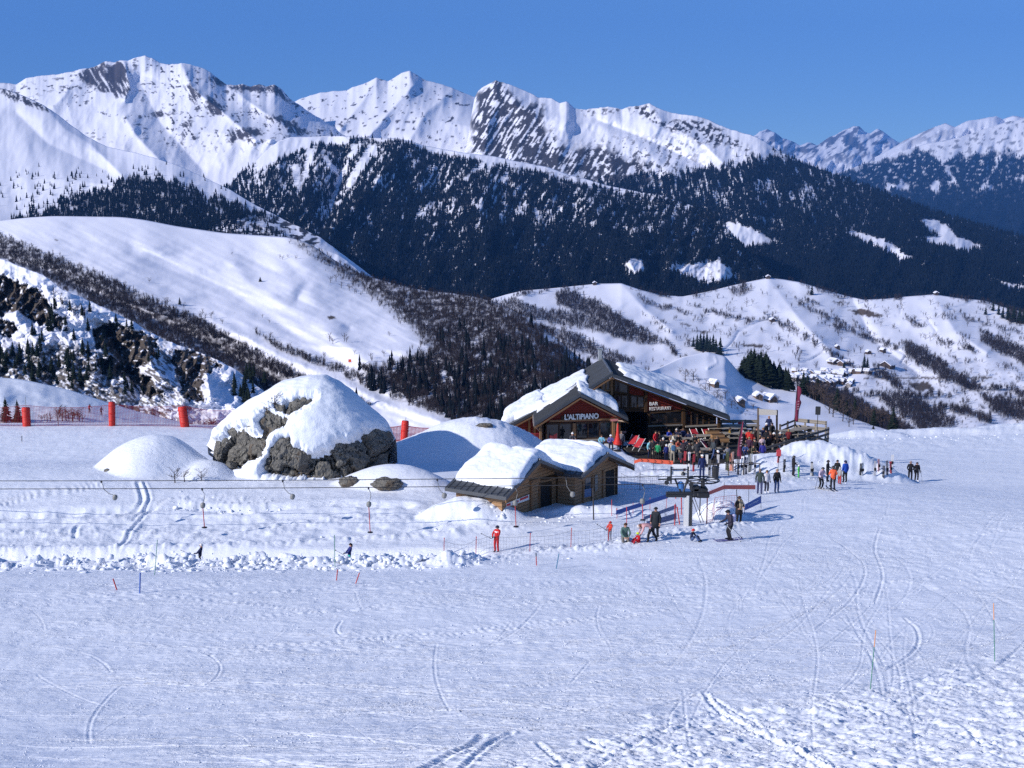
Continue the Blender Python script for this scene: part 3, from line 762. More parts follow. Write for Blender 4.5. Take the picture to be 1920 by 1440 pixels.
# ------------------------------------------------------------------ smooth knoll behind the terrace
R3b = [(1120, 740, 560), (1180, 716, 600), (1230, 692, 680), (1280, 669, 720), (1326, 660, 740), (1360, 668, 740), (1389, 702, 740), (1441, 724, 740), (1493, 734, 740), (1545, 758, 720), (1600, 785, 700), (1686, 813, 680), (1780, 845, 660)]
L3b = make_layer('snowy_knoll', 1100, 1780, 2, [[(1100, 850, 480), (1400, 870, 520), (1780, 880, 560)], R3b], [70], M_HILL,
    lambda U, V: 3 * fbm(U / 90, V / 60, 2, 231) + 0.9 * np.sin((V + 0.25 * U) / 4.2) - spur(U, V, [(1230, 700), (1320, 745), (1420, 780)], 10, 22, 14) - 3 * np.exp(-(seg_dist(U, V, [(1326, 690), (1345, 680), (1340, 668), (1328, 664)]) / 1.6) ** 2),
    {'rock': lambda U, V: sstep(0.25, 0.4, fbm(U / 7, V / 4, 4, 233)) * np.exp(-(seg_dist(U, V, [(1290, 715), (1330, 738), (1400, 770)]) / 9) ** 2) * 0.8}, smooth_k=4, label='smooth snowy knoll behind the terrace')
gk = 'tall dark spruces packed in the grove on the knoll'
for k in range(125):
    t = (k + random.random()) / 125
    u = 1398 + 84 * t; top = np.interp(u, [1396, 1410, 1440, 1455, 1483], [680, 671, 676, 690, 700])
    vb = np.interp(u, [1396, 1441, 1483], [704, 723, 730]) + random.choice([0, 0, -2, -5])
    p = at_layer(L3b, u, vb); h = (vb - top) * p.y / F * random.uniform(0.8, 1.08)
    h = max(h * 1.2, 7) * random.uniform(0.8, 1.15)
    p = p + Vector((0, random.uniform(-2, 18), -0.5))
    plant('spruce_tree', SPR_ME, p, h, 'tall dark spruce packed in the dense grove on the knoll', gk, 1.9)
for u, v in [(1300, 712), (1310, 720), (1330, 732), (1345, 742), (1360, 748), (1378, 755), (1395, 762), (1412, 768), (1290, 706), (1350, 752), (1372, 765), (1450, 752), (1458, 757), (1425, 745), (1322, 742), (1340, 752), (1285, 712), (1275, 700)]:
    plant('bare_tree', BARE_ME, at_layer(L3b, u, v), random.uniform(4, 7), 'small leafless shrubby tree on the snowy knoll', 'leafless shrubby trees on the knoll', 1.4)
for u, v, w, rz, lab in [(1442, 752, 6.2, 35, 'brown wooden barn with snow roof on the knoll'), (1421, 747, 4.2, 10, 'small shed left of the brown barn on the knoll'), (1387, 757, 4.2, 20, 'small hut half buried in the knoll snow'), (1338, 724, 4.2, 40, 'small hut among the bare shrubs of the knoll')]:
    village_house(0, at_layer(L3b, u, v), w, w * 1.15, 1.9, R(rz), lab)
# brown trees below the village and behind the knoll
for k in range(46):
    t = (k + random.random()) / 46
    u = 1500 + 200 * t; vb = np.interp(u, [1500, 1545, 1600, 1700], [736, 758, 787, 818])
    p = at_layer(L3b, u, vb) + Vector((0, random.uniform(3, 30), -1))
    if k % 5 == 2: plant('spruce_tree', SPR_ME, p, random.uniform(11, 17), 'dark spruce among the brown trees below the village', 'spruces among the brown trees below the village', 1.3)
    else: plant('bare_tree', BARE_ME, p, random.uniform(9, 14), 'leafless brown tree in the hedge below the village', 'leafless trees in the hedge below the village', 1.3)
for u, v in [(1555, 775), (1562, 782), (1580, 790), (1600, 796), (1592, 800)]:
    plant('bare_tree', BARE_ME, at_layer(L3b, u, v), random.uniform(7, 11), 'leafless tree on the shaded edge of the knoll', 'leafless trees on the shaded edge of the knoll', 1.4)

# ------------------------------------------------------------------ smooth hill with bare woods
R2 = [(-120, 440, 1380), (-40, 420, 1400), (0, 414, 1400), (50, 408, 1400), (100, 405, 1400), (230, 407, 1400), (270, 412, 1390), (330, 424, 1380), (420, 437, 1360), (480, 441, 1350), (545, 445, 1320), (580, 456, 1300), (610, 476, 1280), (640, 496, 1260), (680, 515, 1240), (740, 532, 1200), (790, 544, 1180), (850, 550, 1150), (900, 558, 1120), (940, 572, 1080), (1000, 600, 1030), (1040, 632, 980), (1080, 665, 930), (1130, 705, 880), (1200, 760, 800), (1300, 820, 750)]
woodA = [(-40, 425), (0, 436), (56, 464), (111, 486), (167, 508), (222, 530), (250, 547), (305, 569), (361, 592), (417, 617), (431, 630), (500, 668), (560, 700), (620, 730), (690, 760), (640, 800), (560, 800), (500, 745), (444, 700), (361, 662), (305, 642), (250, 610), (167, 567), (83, 523), (0, 488), (-40, 475)]
woodB = [(545, 447), (575, 468), (620, 500), (655, 528), (700, 558), (740, 588), (772, 617), (802, 648), (790, 662), (760, 676), (720, 690), (680, 690), (700, 730), (760, 755), (840, 790), (900, 830), (1300, 850), (1300, 800), (1130, 690), (1040, 620), (940, 560), (850, 540), (740, 522), (640, 486), (600, 462)]
woodC = [(472, 620), (520, 645), (580, 665), (640, 690), (700, 715), (690, 728), (640, 702), (580, 688), (520, 660)]
def w2(U, V):
    u, v = ragged(U, V, 18, 7, 241)
    a = sstep(-4, 8, poly_sd(u, v, woodA)); b = sstep(-14, 22, poly_sd(u, v, woodB)); c = 0.7 * sstep(-3, 5, poly_sd(u, v, woodC))
    piste = seg_dist(U, V, [(400, 603), (431, 619), (525, 669), (619, 706), (712, 753), (837, 794), (900, 820)])
    m = np.maximum(np.maximum(a, b), c) * sstep(7, 13, piste)
    hole = sstep(0.25, 0.5, fbm(U / 34, V / 16, 3, 242)) * sstep(640, 700, V + 0.2 * U - 150)
    return m * (1 - 0.8 * hole)
def d2(U, V):
    wv = 11 * fbm((U - V * 0.8) / 150, (V + U * 0.25) / 44, 3, 251, 0.35) + 0.8 * fbm(U / 22, V / 10, 3, 252) + 2.2 * streak(U, V, 24, 90, 12, 3, 253)
    g = spur(U, V, [(440, 500), (470, 530), (520, 560), (600, 600), (640, 640), (690, 680)], 20, 14, 8) + spur(U, V, [(520, 520), (580, 560), (640, 605)], 15, 11, 7) - spur(U, V, [(250, 470), (330, 505), (420, 540), (500, 590), (570, 640), (640, 680)], 24, 13, 7) - spur(U, V, [(545, 500), (575, 530), (560, 560)], 14, 12, 6) - spur(U, V, [(440, 470), (470, 485), (520, 510)], 10, 7, 4) - spur(U, V, [(560, 560), (620, 590), (655, 615)], 12, 7, 4)
    ravine = -spur(U, V, [(-40, 470), (83, 505), (250, 580), (361, 630), (480, 690), (600, 770)], 46, 20)
    piste = np.exp(-(seg_dist(U, V, [(400, 603), (431, 619), (525, 669), (619, 706), (712, 753), (837, 794)]) / 8) ** 2)
    return wv + g + ravine - 6 * piste + 1.2 * pn(U / 7, V / 2.4, 255) * piste
L2 = make_layer('snowy_hill', -120, 1300, 1.8, [
    [(-120, 620, 900), (0, 640, 890), (200, 720, 830), (400, 800, 720), (520, 850, 660), (1300, 880, 500)],
    [(-120, 520, 1080), (200, 560, 1030), (400, 620, 960), (600, 650, 900), (800, 660, 860), (1000, 690, 780), (1300, 840, 640)], R2], [70, 75], M_HILL, d2,
    {'forest': lambda U, V: np.clip(w2(U, V) * np.clip(0.75 + 0.8 * fbm(U / 12, V / 7, 4, 249), 0.15, 1), 0, 1), 'rock': lambda U, V: zone([[(440, 526 + 60), (441, 587), (440, 588)], [(612, 594), (622, 592), (632, 597), (618, 599)], [(100, 448), (112, 450), (106, 452)]], 1, 8, 1, 1)(U, V)}, smooth_k=14, label='broad smooth snowy hill with brown leafless woods on its flanks')
q = scatter(L2, 21000, lambda U, V: w2(U, V) * (0.6 + 0.8 * (pn(U / 20, V / 12, 261) > -0.2)), 26)
forest('bare_woods', q, (3.2, 7.2), (0.6, 1.0), M_BARE, TWIGS, 27, 'brown leafless woods covering the flank of the smooth hill')
q = scatter(L2, 500, lambda U, V: w2(U, V) * sstep(620, 700, U) * sstep(600, 720, V) * (fbm(U / 40, V / 30, 2, 262) > -0.1), 28)
forest('spruce_forest', q, (8, 15), (0.3, 0.42), M_SPRUCE, CONES, 29, 'dark spruces scattered through the brown woods behind the restaurant')
for u, v, h in [(280, 529, 5), (310, 570, 7), (314, 572, 7), (345, 578, 6), (380, 590, 6), (396, 597, 7), (385, 596, 5), (417, 607, 5), (435, 478, 4), (525, 485, 5), (530, 487, 5), (540, 483, 4), (555, 486, 5), (620, 530, 7), (630, 528, 8), (640, 540, 7), (655, 545, 7), (665, 550, 6), (618, 640, 7), (624, 645, 6), (646, 640, 7), (650, 642, 5), (665, 665, 4), (695, 672, 5), (730, 630, 4), (720, 668, 5), (508, 632, 5), (505, 606, 4), (492, 596, 4)]:
    plant('bare_tree', BARE_ME, at_layer(L2, u, v), h, 'small leafless tree on the open snow of the smooth hill', 'leafless trees on the open snow of the hill', 1.4)
plant('spruce_tree', SPR_ME, at_layer(L2, 488, 528), 5, 'tiny lone dark spruce on the open snow of the smooth hill', None, 2.0)
plant('spruce_tree', SPR_ME, at_layer(L2, 337, 571), 7, 'small dark spruce beside the leafless trees at the hill edge', None, 1.4)
M_ORANGE = mat('orange_panel', (0.75, 0.10, 0.03), 0.5)
e = empty('piste_sign', at_layer(L2, 656, 682), 0.2, 'small orange piste sign on the far slope beside the woods', 'sign')
obj('panel', lambda bm: b_box(bm, (0, 0, 2.2), (2.2, 0.08, 2.2), bevel=0.05), M_ORANGE, e)
obj('post', lambda bm: b_tube(bm, [(0, 0.1, -0.5), (0, 0.1, 1.2)], 0.08), M_BARK, e)

# ------------------------------------------------------------------ cliffs below the hill
cl = lambda z: [(x / 3.6, 400 + y / 3.6) for x, y in z]
cliffs = [cl([(-60, 400), (0, 425), (60, 430), (130, 475), (250, 520), (330, 590), (360, 680), (440, 700), (420, 780), (330, 760), (230, 740), (170, 700), (120, 650), (0, 690), (-60, 690)]), cl([(-60, 700), (0, 700), (80, 740), (110, 790), (60, 830), (-60, 810)]),
          cl([(620, 790), (720, 735), (800, 740), (900, 785), (1060, 845), (1040, 970), (980, 1030), (870, 1030), (760, 960), (640, 900)]),
          cl([(1180, 915), (1300, 925), (1420, 975), (1510, 1040), (1380, 1080), (1360, 1200), (1380, 1280), (1240, 1250), (1220, 1150), (1160, 1020)]),
          cl([(640, 1000), (760, 960), (900, 1040), (1000, 1100), (1100, 1230), (1000, 1240), (860, 1100), (700, 1100)])]
fc = zone(cliffs, 2, 12, 6, 271)
def r1(U, V):
    c = fc(U, V)
    s = sstep(0.02, 0.14, streak(U, V, 35, 16, 5, 4, 272)) * sstep(610, 680, V) * sstep(420, 300, U)
    return np.maximum(c * sstep(-0.62, -0.4, fbm(U / 9, V / 6, 4, 273)), 0.9 * s)
L1 = make_layer('rocky_hillside', -120, 640, 1.4, [
    [(-120, 770, 570), (0, 775, 570), (200, 815, 540), (420, 840, 500), (640, 860, 480)],
    [(-120, 640, 636), (83, 660, 630), (250, 715, 600), (400, 755, 570), (500, 785, 550), (640, 840, 520)],
    [(u, v, y) for u, v, y in [(-120, 445, 760), (-40, 468, 740), (0, 484, 720), (83, 517, 700), (120, 545, 690), (167, 563, 690), (250, 604, 680), (305, 636, 670), (361, 656, 660), (410, 676, 640), (444, 694, 630), (480, 722, 620), (520, 755, 600), (560, 790, 580), (640, 835, 560)]]],
    [80, 90], M_CLIFF,
    lambda U, V: 10 * fbm(U / 40, V / 30, 4, 281) - 10 * fc(U, V) * ridged(U / 22 + V / 60, V / 40, 4, 282) + 20 * fc(U, V) + 2.0 * fbm(U / 14, V / 10, 3, 283, 0.35) - spur(U, V, [(205, 620), (240, 690), (260, 740)], 30, 10) + spur(U, V, [(275, 640), (285, 690), (345, 745)], 26, 10) + spur(U, V, [(385, 690), (395, 740)], 22, 12) - spur(U, V, [(310, 690), (330, 740)], 18, 10),
    {'rock': r1, 'forest': lambda U, V: 0.85 * zone([[(-20, 655), (60, 668), (110, 640), (160, 665), (200, 700), (250, 745), (330, 800), (-20, 800)]], 8, 15, 14, 284)(U, V) * sstep(-0.25, 0.1, fbm(U / 9, V / 6, 4, 285))}, smooth_k=3, ridge_noise=2.0, label='steep hillside with brown cliffs and snow patches')
gc = 'dark spruces on the cliffy hillside'
lc = 'dark spruce clinging to the cliffy hillside above the safety netting'
sp1 = []
for (x0, x1, y0, y1, n) in [(210, 330, 800, 1000, 9), (330, 460, 600, 800, 9), (440, 620, 930, 1180, 22), (0, 210, 930, 1080, 26), (640, 760, 930, 1120, 9), (820, 1000, 1050, 1220, 8), (1580, 1720, 1120, 1300, 16), (1650, 1800, 1060, 1180, 8), (220, 420, 1000, 1150, 12), (640, 900, 760, 860, 8), (1000, 1080, 940, 1020, 3)]:
    for k in range(n): sp1.append((random.uniform(x0, x1) / 3.6, 400 + random.uniform(y0, y1) / 3.6, random.uniform(5, 9)))
for x, y, h in [(560, 690, 7.5), (612, 660, 7), (478, 655, 7), (600, 790, 8), (790, 770, 9), (730, 770, 7), (860, 760, 5), (425, 610, 4), (380, 620, 5), (505, 850, 7)]:
    sp1.append((x / 3.6, 400 + y / 3.6, h))
for u, v, h in sp1:
    plant('spruce_tree', SPR_ME, at_layer(L1, u, v) - Vector((0, 1.2, 0.3)), h, lc, gc, 1.15)
for k in range(26):
    u = random.uniform(60, 330); v = 400 + np.interp(u, [0, 100, 330], [330, 470, 900]) / 3.6 + random.uniform(-60, 20) / 3.6 * 0 + random.uniform(5, 22)
    plant('bare_tree', BARE_ME, at_layer(L1, u, v + 20), random.uniform(4, 7), 'leafless shrub on the snowy brink above the cliffs', 'leafless shrubs above the cliffs', 1.3)
# ------------------------------------------------------------------ the snow the ski station stands on
CTRL = []
def cp(u, v, Y):
    p = P(u, v, Y); CTRL.append((p.x, p.y, p.z))
for u in (-150, 300, 750, 1200, 1650, 2100):
    cp(u, 1440, 28); cp(u, 1290, 36.5); cp(u, 1200, 42.5)
    cp(u, 1100, 50.5)
for u in (-150, 200, 500, 800): cp(u, 1078, 54)
for u in (1000, 1200): cp(u, 1062, 55.5)
for u in (-150, 100, 375, 650, 900): cp(u, 1042, 61.5)
for u, v, Y in [(1170, 1018, 60.5), (1230, 1016, 61), (1300, 1012, 61), (1370, 1012, 61), (1500, 1010, 61.5), (1700, 1000, 62), (1900, 990, 62.5), (2080, 985, 63),
                (1000, 1000, 65.5), (1150, 985, 67), (1290, 985, 66.5), (1385, 983, 67.5), (1600, 960, 70), (1850, 950, 72),
                (1050, 968, 70), (1424, 926, 78), (1455, 923, 80), (1561, 918, 80), (1712, 904, 95), (1880, 890, 100), (2080, 880, 104),
                (1200, 905, 83.5), (1260, 882, 88.4), (1330, 885, 87.8), (1400, 890, 87.3),
                (1600, 850, 118), (1750, 845, 122), (1900, 838, 125), (1600, 818, 138), (1720, 816, 142), (1900, 812, 145), (2080, 812, 147),
                (1010, 832, 99), (1180, 832, 97),
                (0, 985, 68), (300, 990, 68), (600, 985, 68), (850, 955, 71), (0, 940, 71), (300, 945, 71.5), (600, 940, 72), (150, 905, 74), (0, 882, 76), (-150, 870, 77), (420, 912, 75.5), (560, 908, 77), (700, 915, 76), (800, 930, 74),
                (0, 868, 88), (200, 862, 89), (-150, 868, 88), (420, 850, 90), (760, 862, 88), (0, 830, 98), (200, 828, 98), (400, 815, 102), (-150, 830, 98), (0, 797, 108), (200, 796, 108), (400, 799, 108), (-150, 797, 108), (740, 830, 98), (900, 835, 96)]:
    cp(u, v, Y)
for x in (-70, -40, 0, 45, 90):
    CTRL.append((x, 0, -3.5)); CTRL.append((x, 14, -8.6))
for x in (-60, -25, 10): CTRL.append((x, 135, -27)); CTRL.append((x * 1.6, 200, -50))
for x in (40, 80, 110): CTRL.append((x, 175, -38)); CTRL.append((x * 1.3, 240, -62))
_C = np.array(CTRL)
def _tps(d2): return 0.5 * d2 * np.log(d2 + 1e-9)
_d2 = ((_C[:, None, :2] - _C[None, :, :2]) ** 2).sum(-1) / 900.0
_n = len(_C)
_A = np.zeros((_n + 3, _n + 3)); _A[:_n, :_n] = _tps(_d2) + np.eye(_n) * 0.02
_A[:_n, _n] = 1; _A[:_n, _n + 1:] = _C[:, :2] / 30; _A[_n, :_n] = 1; _A[_n + 1:, :_n] = (_C[:, :2] / 30).T
_w = np.linalg.solve(_A, np.concatenate([_C[:, 2], np.zeros(3)]))
def base_z(x, y):
    x = np.asarray(x, float); y = np.asarray(y, float)
    z = _w[_n] + _w[_n + 1] * x / 30 + _w[_n + 2] * y / 30
    for k in range(_n):
        z = z + _w[k] * _tps(((x - _C[k, 0]) ** 2 + (y - _C[k, 1]) ** 2) / 900.0)
    return z

# heaps of snow that belong to the ground: (u, v at foot centre, Y, rx, ry, height, power, turn)
HEAPS = []
def heap(x, y, rx, ry, h, p=1.0, a=0.0, lump=0.0): HEAPS.append((x, y, rx, ry, h, p, a, lump))
def hp(u, v, Y, *k, **kk):
    q = P(u, v, Y); heap(q.x, q.y, *k, **kk)
hp(300, 905, 80.5, 4.1, 4.2, 2.35, 0.8)                 # round mound
hp(392, 905, 79, 2.2, 2.6, 0.9, 1.0)
hp(742, 905, 77.5, 4.3, 2.6, 1.35, 0.8)                # mound with two small rocks
hp(885, 850, 91, 6.4, 5.0, 2.95, 0.95, lump=0.05)         # tall mound beside the restaurant
hp(800, 862, 90, 4.4, 4.0, 1.6, 1.0)
hp(950, 845, 93, 4.0, 3.5, 2.1, 1.0, lump=0.08)
hp(1535, 874, 94.0, 6.8, 4.3, 2.45, 1.0, lump=0.09)       # ploughed heap at the terrace corner
hp(1450, 880, 91, 4.6, 3.2, 1.3, 0.9, lump=0.08)
hp(1625, 890, 93.5, 4.0, 3.0, 1.25, 0.9, lump=0.08)
hp(1600, 884, 93.5, 4.6, 3.4, 1.6, 0.9, lump=0.09)
hp(1350, 962, 69.5, 1.7, 1.6, 1.15, 0.9, lump=0.12)      # heap inside the netting by the lift
hp(1760, 820, 141, 13, 3.0, 0.9, 0.8, lump=0.07)
hp(1900, 818, 144, 9, 4.0, 1.2, 0.8, lump=0.07)
hp(1625, 822, 138, 6, 3.0, 0.8, 0.8, lump=0.05)
hp(1125, 965, 71, 4.2, 1.2, 0.45, 0.9, lump=0.1)         # snow pushed against the huts
hp(890, 962, 69.5, 3.6, 1.7, 1.25, 0.9, lump=0.08)
hp(1250, 880, 86.0, 3.5, 0.8, 0.3, 0.9, lump=0.06)

TRENCH = [(lambda q: (q.x, q.y))(P(u, 1045, 61.6)) for u in (-400, 0, 400, 800, 862)]
def smooth_extra(x, y):
    z = np.zeros(np.shape(x))
    for hx, hy, rx, ry, h, p, a, lump in HEAPS:
        c, s = math.cos(a), math.sin(a)
        dx, dy = x - hx, y - hy
        d = ((dx * c + dy * s) / rx) ** 2 + ((-dx * s + dy * c) / ry) ** 2
        d = d + 0.16 * pn((x + hx) / 3.1, (y - hy) / 2.6, 77) * sstep(0.02, 0.55, d)
        z = z + (h * np.clip(1 - d, 0, 1) ** (p + 0.35)) ** 4
    dT = seg_dist(x, y, TRENCH)
    return z ** 0.25 - 0.75 * np.exp(-(dT / 1.25) ** 4)

BANK = [P(u, v, 57.6) for u, v in [(-200, 1070), (0, 1068), (300, 1066), (600, 1062), (800, 1056), (870, 1052)]]
def bank_z(x, y):
    d = seg_dist(x, y, [(p.x, p.y) for p in BANK])
    return np.exp(-(d / 0.95) ** 2)

ZD = -19.75                                                         # terrace floor
def DK(u, v, z=ZD):
    a, b = ray(u, v); Y = z / float(b); return Vector((float(a) * Y, Y, z))
DECK = [DK(*q) for q in ((1166, 836), (1190, 860), (1228, 872), (1425, 866), (1553, 826), (1500, 806), (1345, 806), (1212, 832))]
def under_deck(x, y, z):
    m = sstep(-1.0, 0.25, poly_sd(x, y, [(q.x, q.y) for q in DECK]))
    return z * (1 - m) + np.minimum(z, ZD - 0.4) * m
def gz(x, y):
    """ground height without the fine roughness"""
    x = np.asarray(x, float); y = np.asarray(y, float)
    return under_deck(x, y, base_z(x, y) + smooth_extra(x, y) + 0.4 * bank_z(x, y))

def G(u, v, y0=20, y1=160):
    """where the sight line through (u, v) first meets the ground"""
    a, b = ray(u, v)
    for k in range(3):
        Y = np.linspace(y0, y1, 140 if k == 0 else 24)
        hit = np.where(b * Y < gz(a * Y, Y))[0]
        j = hit[0] if len(hit) else len(Y) - 1
        y0, y1 = Y[max(j - 1, 0)], Y[j]
    y = y1
    return Vector((float(a * y), float(y), float(gz(a * y, y))))

def on(x, y, dz=0.0): return Vector((x, y, float(gz(x, y)) + dz))
def onv(p, dz=0.0): return Vector((p[0], p[1], float(gz(p[0], p[1])) + dz))
# ------------------------------------------------------------------ ground mesh with tracks and roughness
_inv = np.linspace(1 / 19.0, 1 / 150.0, 900)
_Yr = np.concatenate([1 / _inv, np.linspace(151, 250, 45)])
_ur = np.concatenate([np.arange(-900, -200, 12.0), np.arange(-200, 2120, 2.4), np.arange(2120, 2900, 12.0)])
GY = np.repeat(_Yr[:, None], len(_ur), 1)
GX = (_ur[None, :] - CX) / F * GY * 1.012
GZ = under_deck(GX, GY, base_z(GX, GY) + smooth_extra(GX, GY))
GU, GV = proj((GX, GY, GZ))

def px(pts): return [(lambda q: (q.x, q.y))(G(u, v)) for u, v in pts]
H = np.zeros(GX.shape)
def add(m, fn, thr=0.01):
    k = m > thr
    if k.any(): H[k] += m[k] * fn(GX[k], GY[k])
FADE = np.clip(60.0 / GY, 0.0, 1.6)
# general roughness
H += 0.035 * fbm(GX / 2.6, GY / 2.6, 3, 301) + 0.012 * fbm(GX / 0.55, GY / 0.8, 3, 302)
_mod = 0.25 + 1.1 * sstep(-0.35, 0.5, fbm(GX / 9.0, GY / 5.0, 3, 305))
H += _mod * 0.017 * fbm((GX + 0.3 * GY) / 3.2, (GY - 0.3 * GX) / 0.35, 3, 303) + _mod * 0.010 * fbm((GX - 0.25 * GY) / 1.6, (GY - 0.25 * GX) / 0.3, 3, 304)
# heaps are lumpy
for hx, hy, rx, ry, h, p, a, lump in HEAPS:
    if lump:
        d = ((GX - hx) / (rx * 1.05)) ** 2 + ((GY - hy) / (ry * 1.05)) ** 2
        m = np.clip(1 - d, 0, 1) ** 0.4
        add(m, lambda x, y: lump * (0.9 * fbm(x / 1.0, y / 1.1, 3, 311) + 1.0 * ridged((x - y) / 2.2, (x + y) / 0.8, 3, 312, 0.4) * 0.5))
# chopped-up bank beside the lift track
bz = bank_z(GX, GY)
add(bz, lambda x, y: 0.34 + 0.42 * fbm(x / 1.3, y / 1.1, 4, 321, 0.55) + 0.28 * fbm(x / 4.5, y / 2, 2, 322))
b2 = np.exp(-(seg_dist(GX, GY, px([(-100, 1032), (250, 1028), (500, 1020), (700, 1010), (850, 1000)])) / 0.6) ** 2) + 0.8 * np.exp(-(seg_dist(GX, GY, px([(-100, 1003), (150, 1000), (450, 1000), (650, 975), (800, 965), (960, 990)])) / 0.9) ** 2)
add(b2, lambda x, y: 0.20 * (0.5 + np.abs(fbm(x / 0.9, y / 0.8, 3, 323))))
# step of the cut bank above the lift track
sl = px([(-150, 962), (100, 965), (250, 958), (330, 950), (470, 960), (620, 945), (760, 950)])
ds = seg_dist(GX, GY, sl)
add(np.exp(-(ds / 0.5) ** 2), lambda x, y: -0.16 * (1 + fbm(x / 1.2, y / 1.2, 3, 324)))
H += 0.10 * np.exp(-((ds - 0.9) / 0.5) ** 2)
rubz = sstep(-6, 10, poly_sd(GU, GV, [(330, 930), (420, 925), (510, 938), (500, 955), (410, 962), (340, 948)]))
add(rubz, lambda x, y: 0.14 * np.abs(fbm(x / 0.6, y / 0.8, 3, 325)))
mixz = sstep(-8, 20, poly_sd(GU, GV, [(-300, 955), (300, 955), (700, 945), (900, 930), (960, 985), (860, 1020), (300, 1035), (-300, 1040)]))
add(mixz, lambda x, y: 0.10 * fbm(x / 1.3, y / 1.0, 4, 326))
# edge lumps by the lift queue and by the far edge
q1 = np.exp(-(seg_dist(GX, GY, px([(840, 1050), (1000, 1035), (1130, 1028), (1200, 1010), (1280, 1000), (1380, 985)])) / 1.1) ** 2)
add(q1, lambda x, y: 0.10 + 0.24 * np.abs(fbm(x / 0.6, y / 0.7, 3, 331)))
far = sstep(112, 135, GY)
add(far, lambda x, y: 0.09 * fbm(x / 1.6, y / 2.4, 4, 332))
q2 = np.exp(-(seg_dist(GX, GY, px([(1190, 880), (1300, 893), (1400, 905), (1480, 900)])) / 2.2) ** 2)
add(q2, lambda x, y: 0.16 * np.abs(fbm(x / 0.7, y / 0.9, 3, 333)))
# chopped snow beside the piste, lower right
chop = sstep(-14, 22, poly_sd(GU, GV, [(820, 1475), (980, 1425), (1060, 1398), (1200, 1352), (1330, 1325), (1500, 1303), (1660, 1277), (1800, 1244), (1920, 1214), (2100, 1170), (2200, 1500), (820, 1500)]) + 14 * fbm(GU / 40, GV / 20, 3, 341))
add(chop, lambda x, y: 0.070 * fbm((x + 1.15 * y) / 1.5, (y - 0.5 * x) / 0.42, 4, 342) + 0.055 * fbm(x / 0.5, y / 0.5, 3, 343) + 0.05 * fbm((x - 0.9 * y) / 1.8, (x + y) / 0.4, 3, 344))
# rough skied zone at the right edge
rz = sstep(-20, 60, poly_sd(GU, GV, [(1500, 1075), (1600, 960), (1720, 900), (2300, 880), (2300, 1180), (1800, 1140)]))
add(rz, lambda x, y: 0.022 * fbm((x + 0.8 * y) / 0.5, (y - 0.8 * x) / 2.6, 4, 345) + 0.018 * fbm(x / 0.7, y / 1.2, 3, 346))

def groove(pts, w=0.07, d=0.05, rim=0.025):
    xs = [p[0] for p in pts]; ys = [p[1] for p in pts]
    sel = (GX > min(xs) - 1) & (GX < max(xs) + 1) & (GY > min(ys) - 1) & (GY < max(ys) + 1)
    if not sel.any(): return
    q = seg_dist(GX[sel], GY[sel], pts)
    H[sel] += -d * np.exp(-(q / w) ** 2) + rim * np.exp(-((q - 2.0 * w) / (0.8 * w)) ** 2)

def curve(pts, n=24):
    """Catmull-Rom through px points, on the ground"""
    p = [pts[0]] + list(pts) + [pts[-1]]; out = []
    for i in range(1, len(p) - 2):
        for k in range(n):
            t = k / n
            f = lambda a, b, c, d: 0.5 * (2 * b + (c - a) * t + (2 * a - 5 * b + 4 * c - d) * t * t + (3 * b - a - 3 * c + d) * t ** 3)
            out.append(tuple(f(*[q[j] for q in p[i - 1:i + 3]]) for j in (0, 1)))
    out.append(tuple(pts[-1])); return out

TR = [([(1322, 1303), (1345, 1330), (1410, 1370), (1480, 1405), (1560, 1450)], 0.10, 0.06, 0.06), ([(1338, 1310), (1400, 1348), (1470, 1390), (1600, 1460)], 0.07, 0.05, 0.04),
      ([(1695, 1160), (1718, 1180), (1722, 1205), (1705, 1230), (1665, 1255)], 0.07, 0.05, 0.04), ([(1000, 1372), (1160, 1345), (1322, 1303), (1480, 1280), (1640, 1262), (1720, 1235)], 0.10, 0.06, 0.05),
      ([(860, 1410), (1060, 1378), (1330, 1325), (1500, 1298)], 0.12, 0.05, 0.05), ([(1640, 1130), (1655, 1080), (1640, 1030), (1650, 990)], 0.06, 0.05, 0.03), ([(1530, 1180), (1600, 1120), (1620, 1060), (1560, 1010)], 0.06, 0.04, 0.03),
      ([(780, 1450), (880, 1400), (905, 1380)], 0.14, 0.07, 0.06), ([(860, 1450), (920, 1395), (960, 1375)], 0.10, 0.06, 0.05), ([(1100, 1450), (1220, 1380), (1330, 1340)], 0.12, 0.07, 0.05), ([(1010, 1395), (1060, 1440)], 0.10, 0.06, 0.04),
      ([(0, 943), (60, 925), (130, 915), (180, 904)], 0.14, 0.10, 0.06), ([(0, 948), (70, 930), (140, 920), (190, 908)], 0.10, 0.07, 0.05), ([(258, 905), (265, 945), (220, 972), (150, 985), (140, 1010)], 0.16, 0.12, 0.07), ([(315, 937), (285, 955), (255, 985), (225, 1030)], 0.14, 0.10, 0.07), ([(270, 905), (280, 940), (250, 975)], 0.12, 0.08, 0.05),
      ([(1620, 842), (1660, 838), (1690, 826)], 0.2, 0.12, 0.06), ([(0, 1190), (300, 1185), (600, 1160), (900, 1120), (1100, 1090)], 0.06, 0.035, 0.02), ([(0, 1255), (400, 1265), (800, 1220), (1200, 1140)], 0.06, 0.03, 0.02), ([(640, 1165), (632, 1185), (660, 1196), (760, 1188)], 0.06, 0.04, 0.03)]
for c, w, d, rim in TR: groove(px(curve(c, 7)), w * 0.75, d * 0.65, rim * 0.65)
rt = random.Random(5)
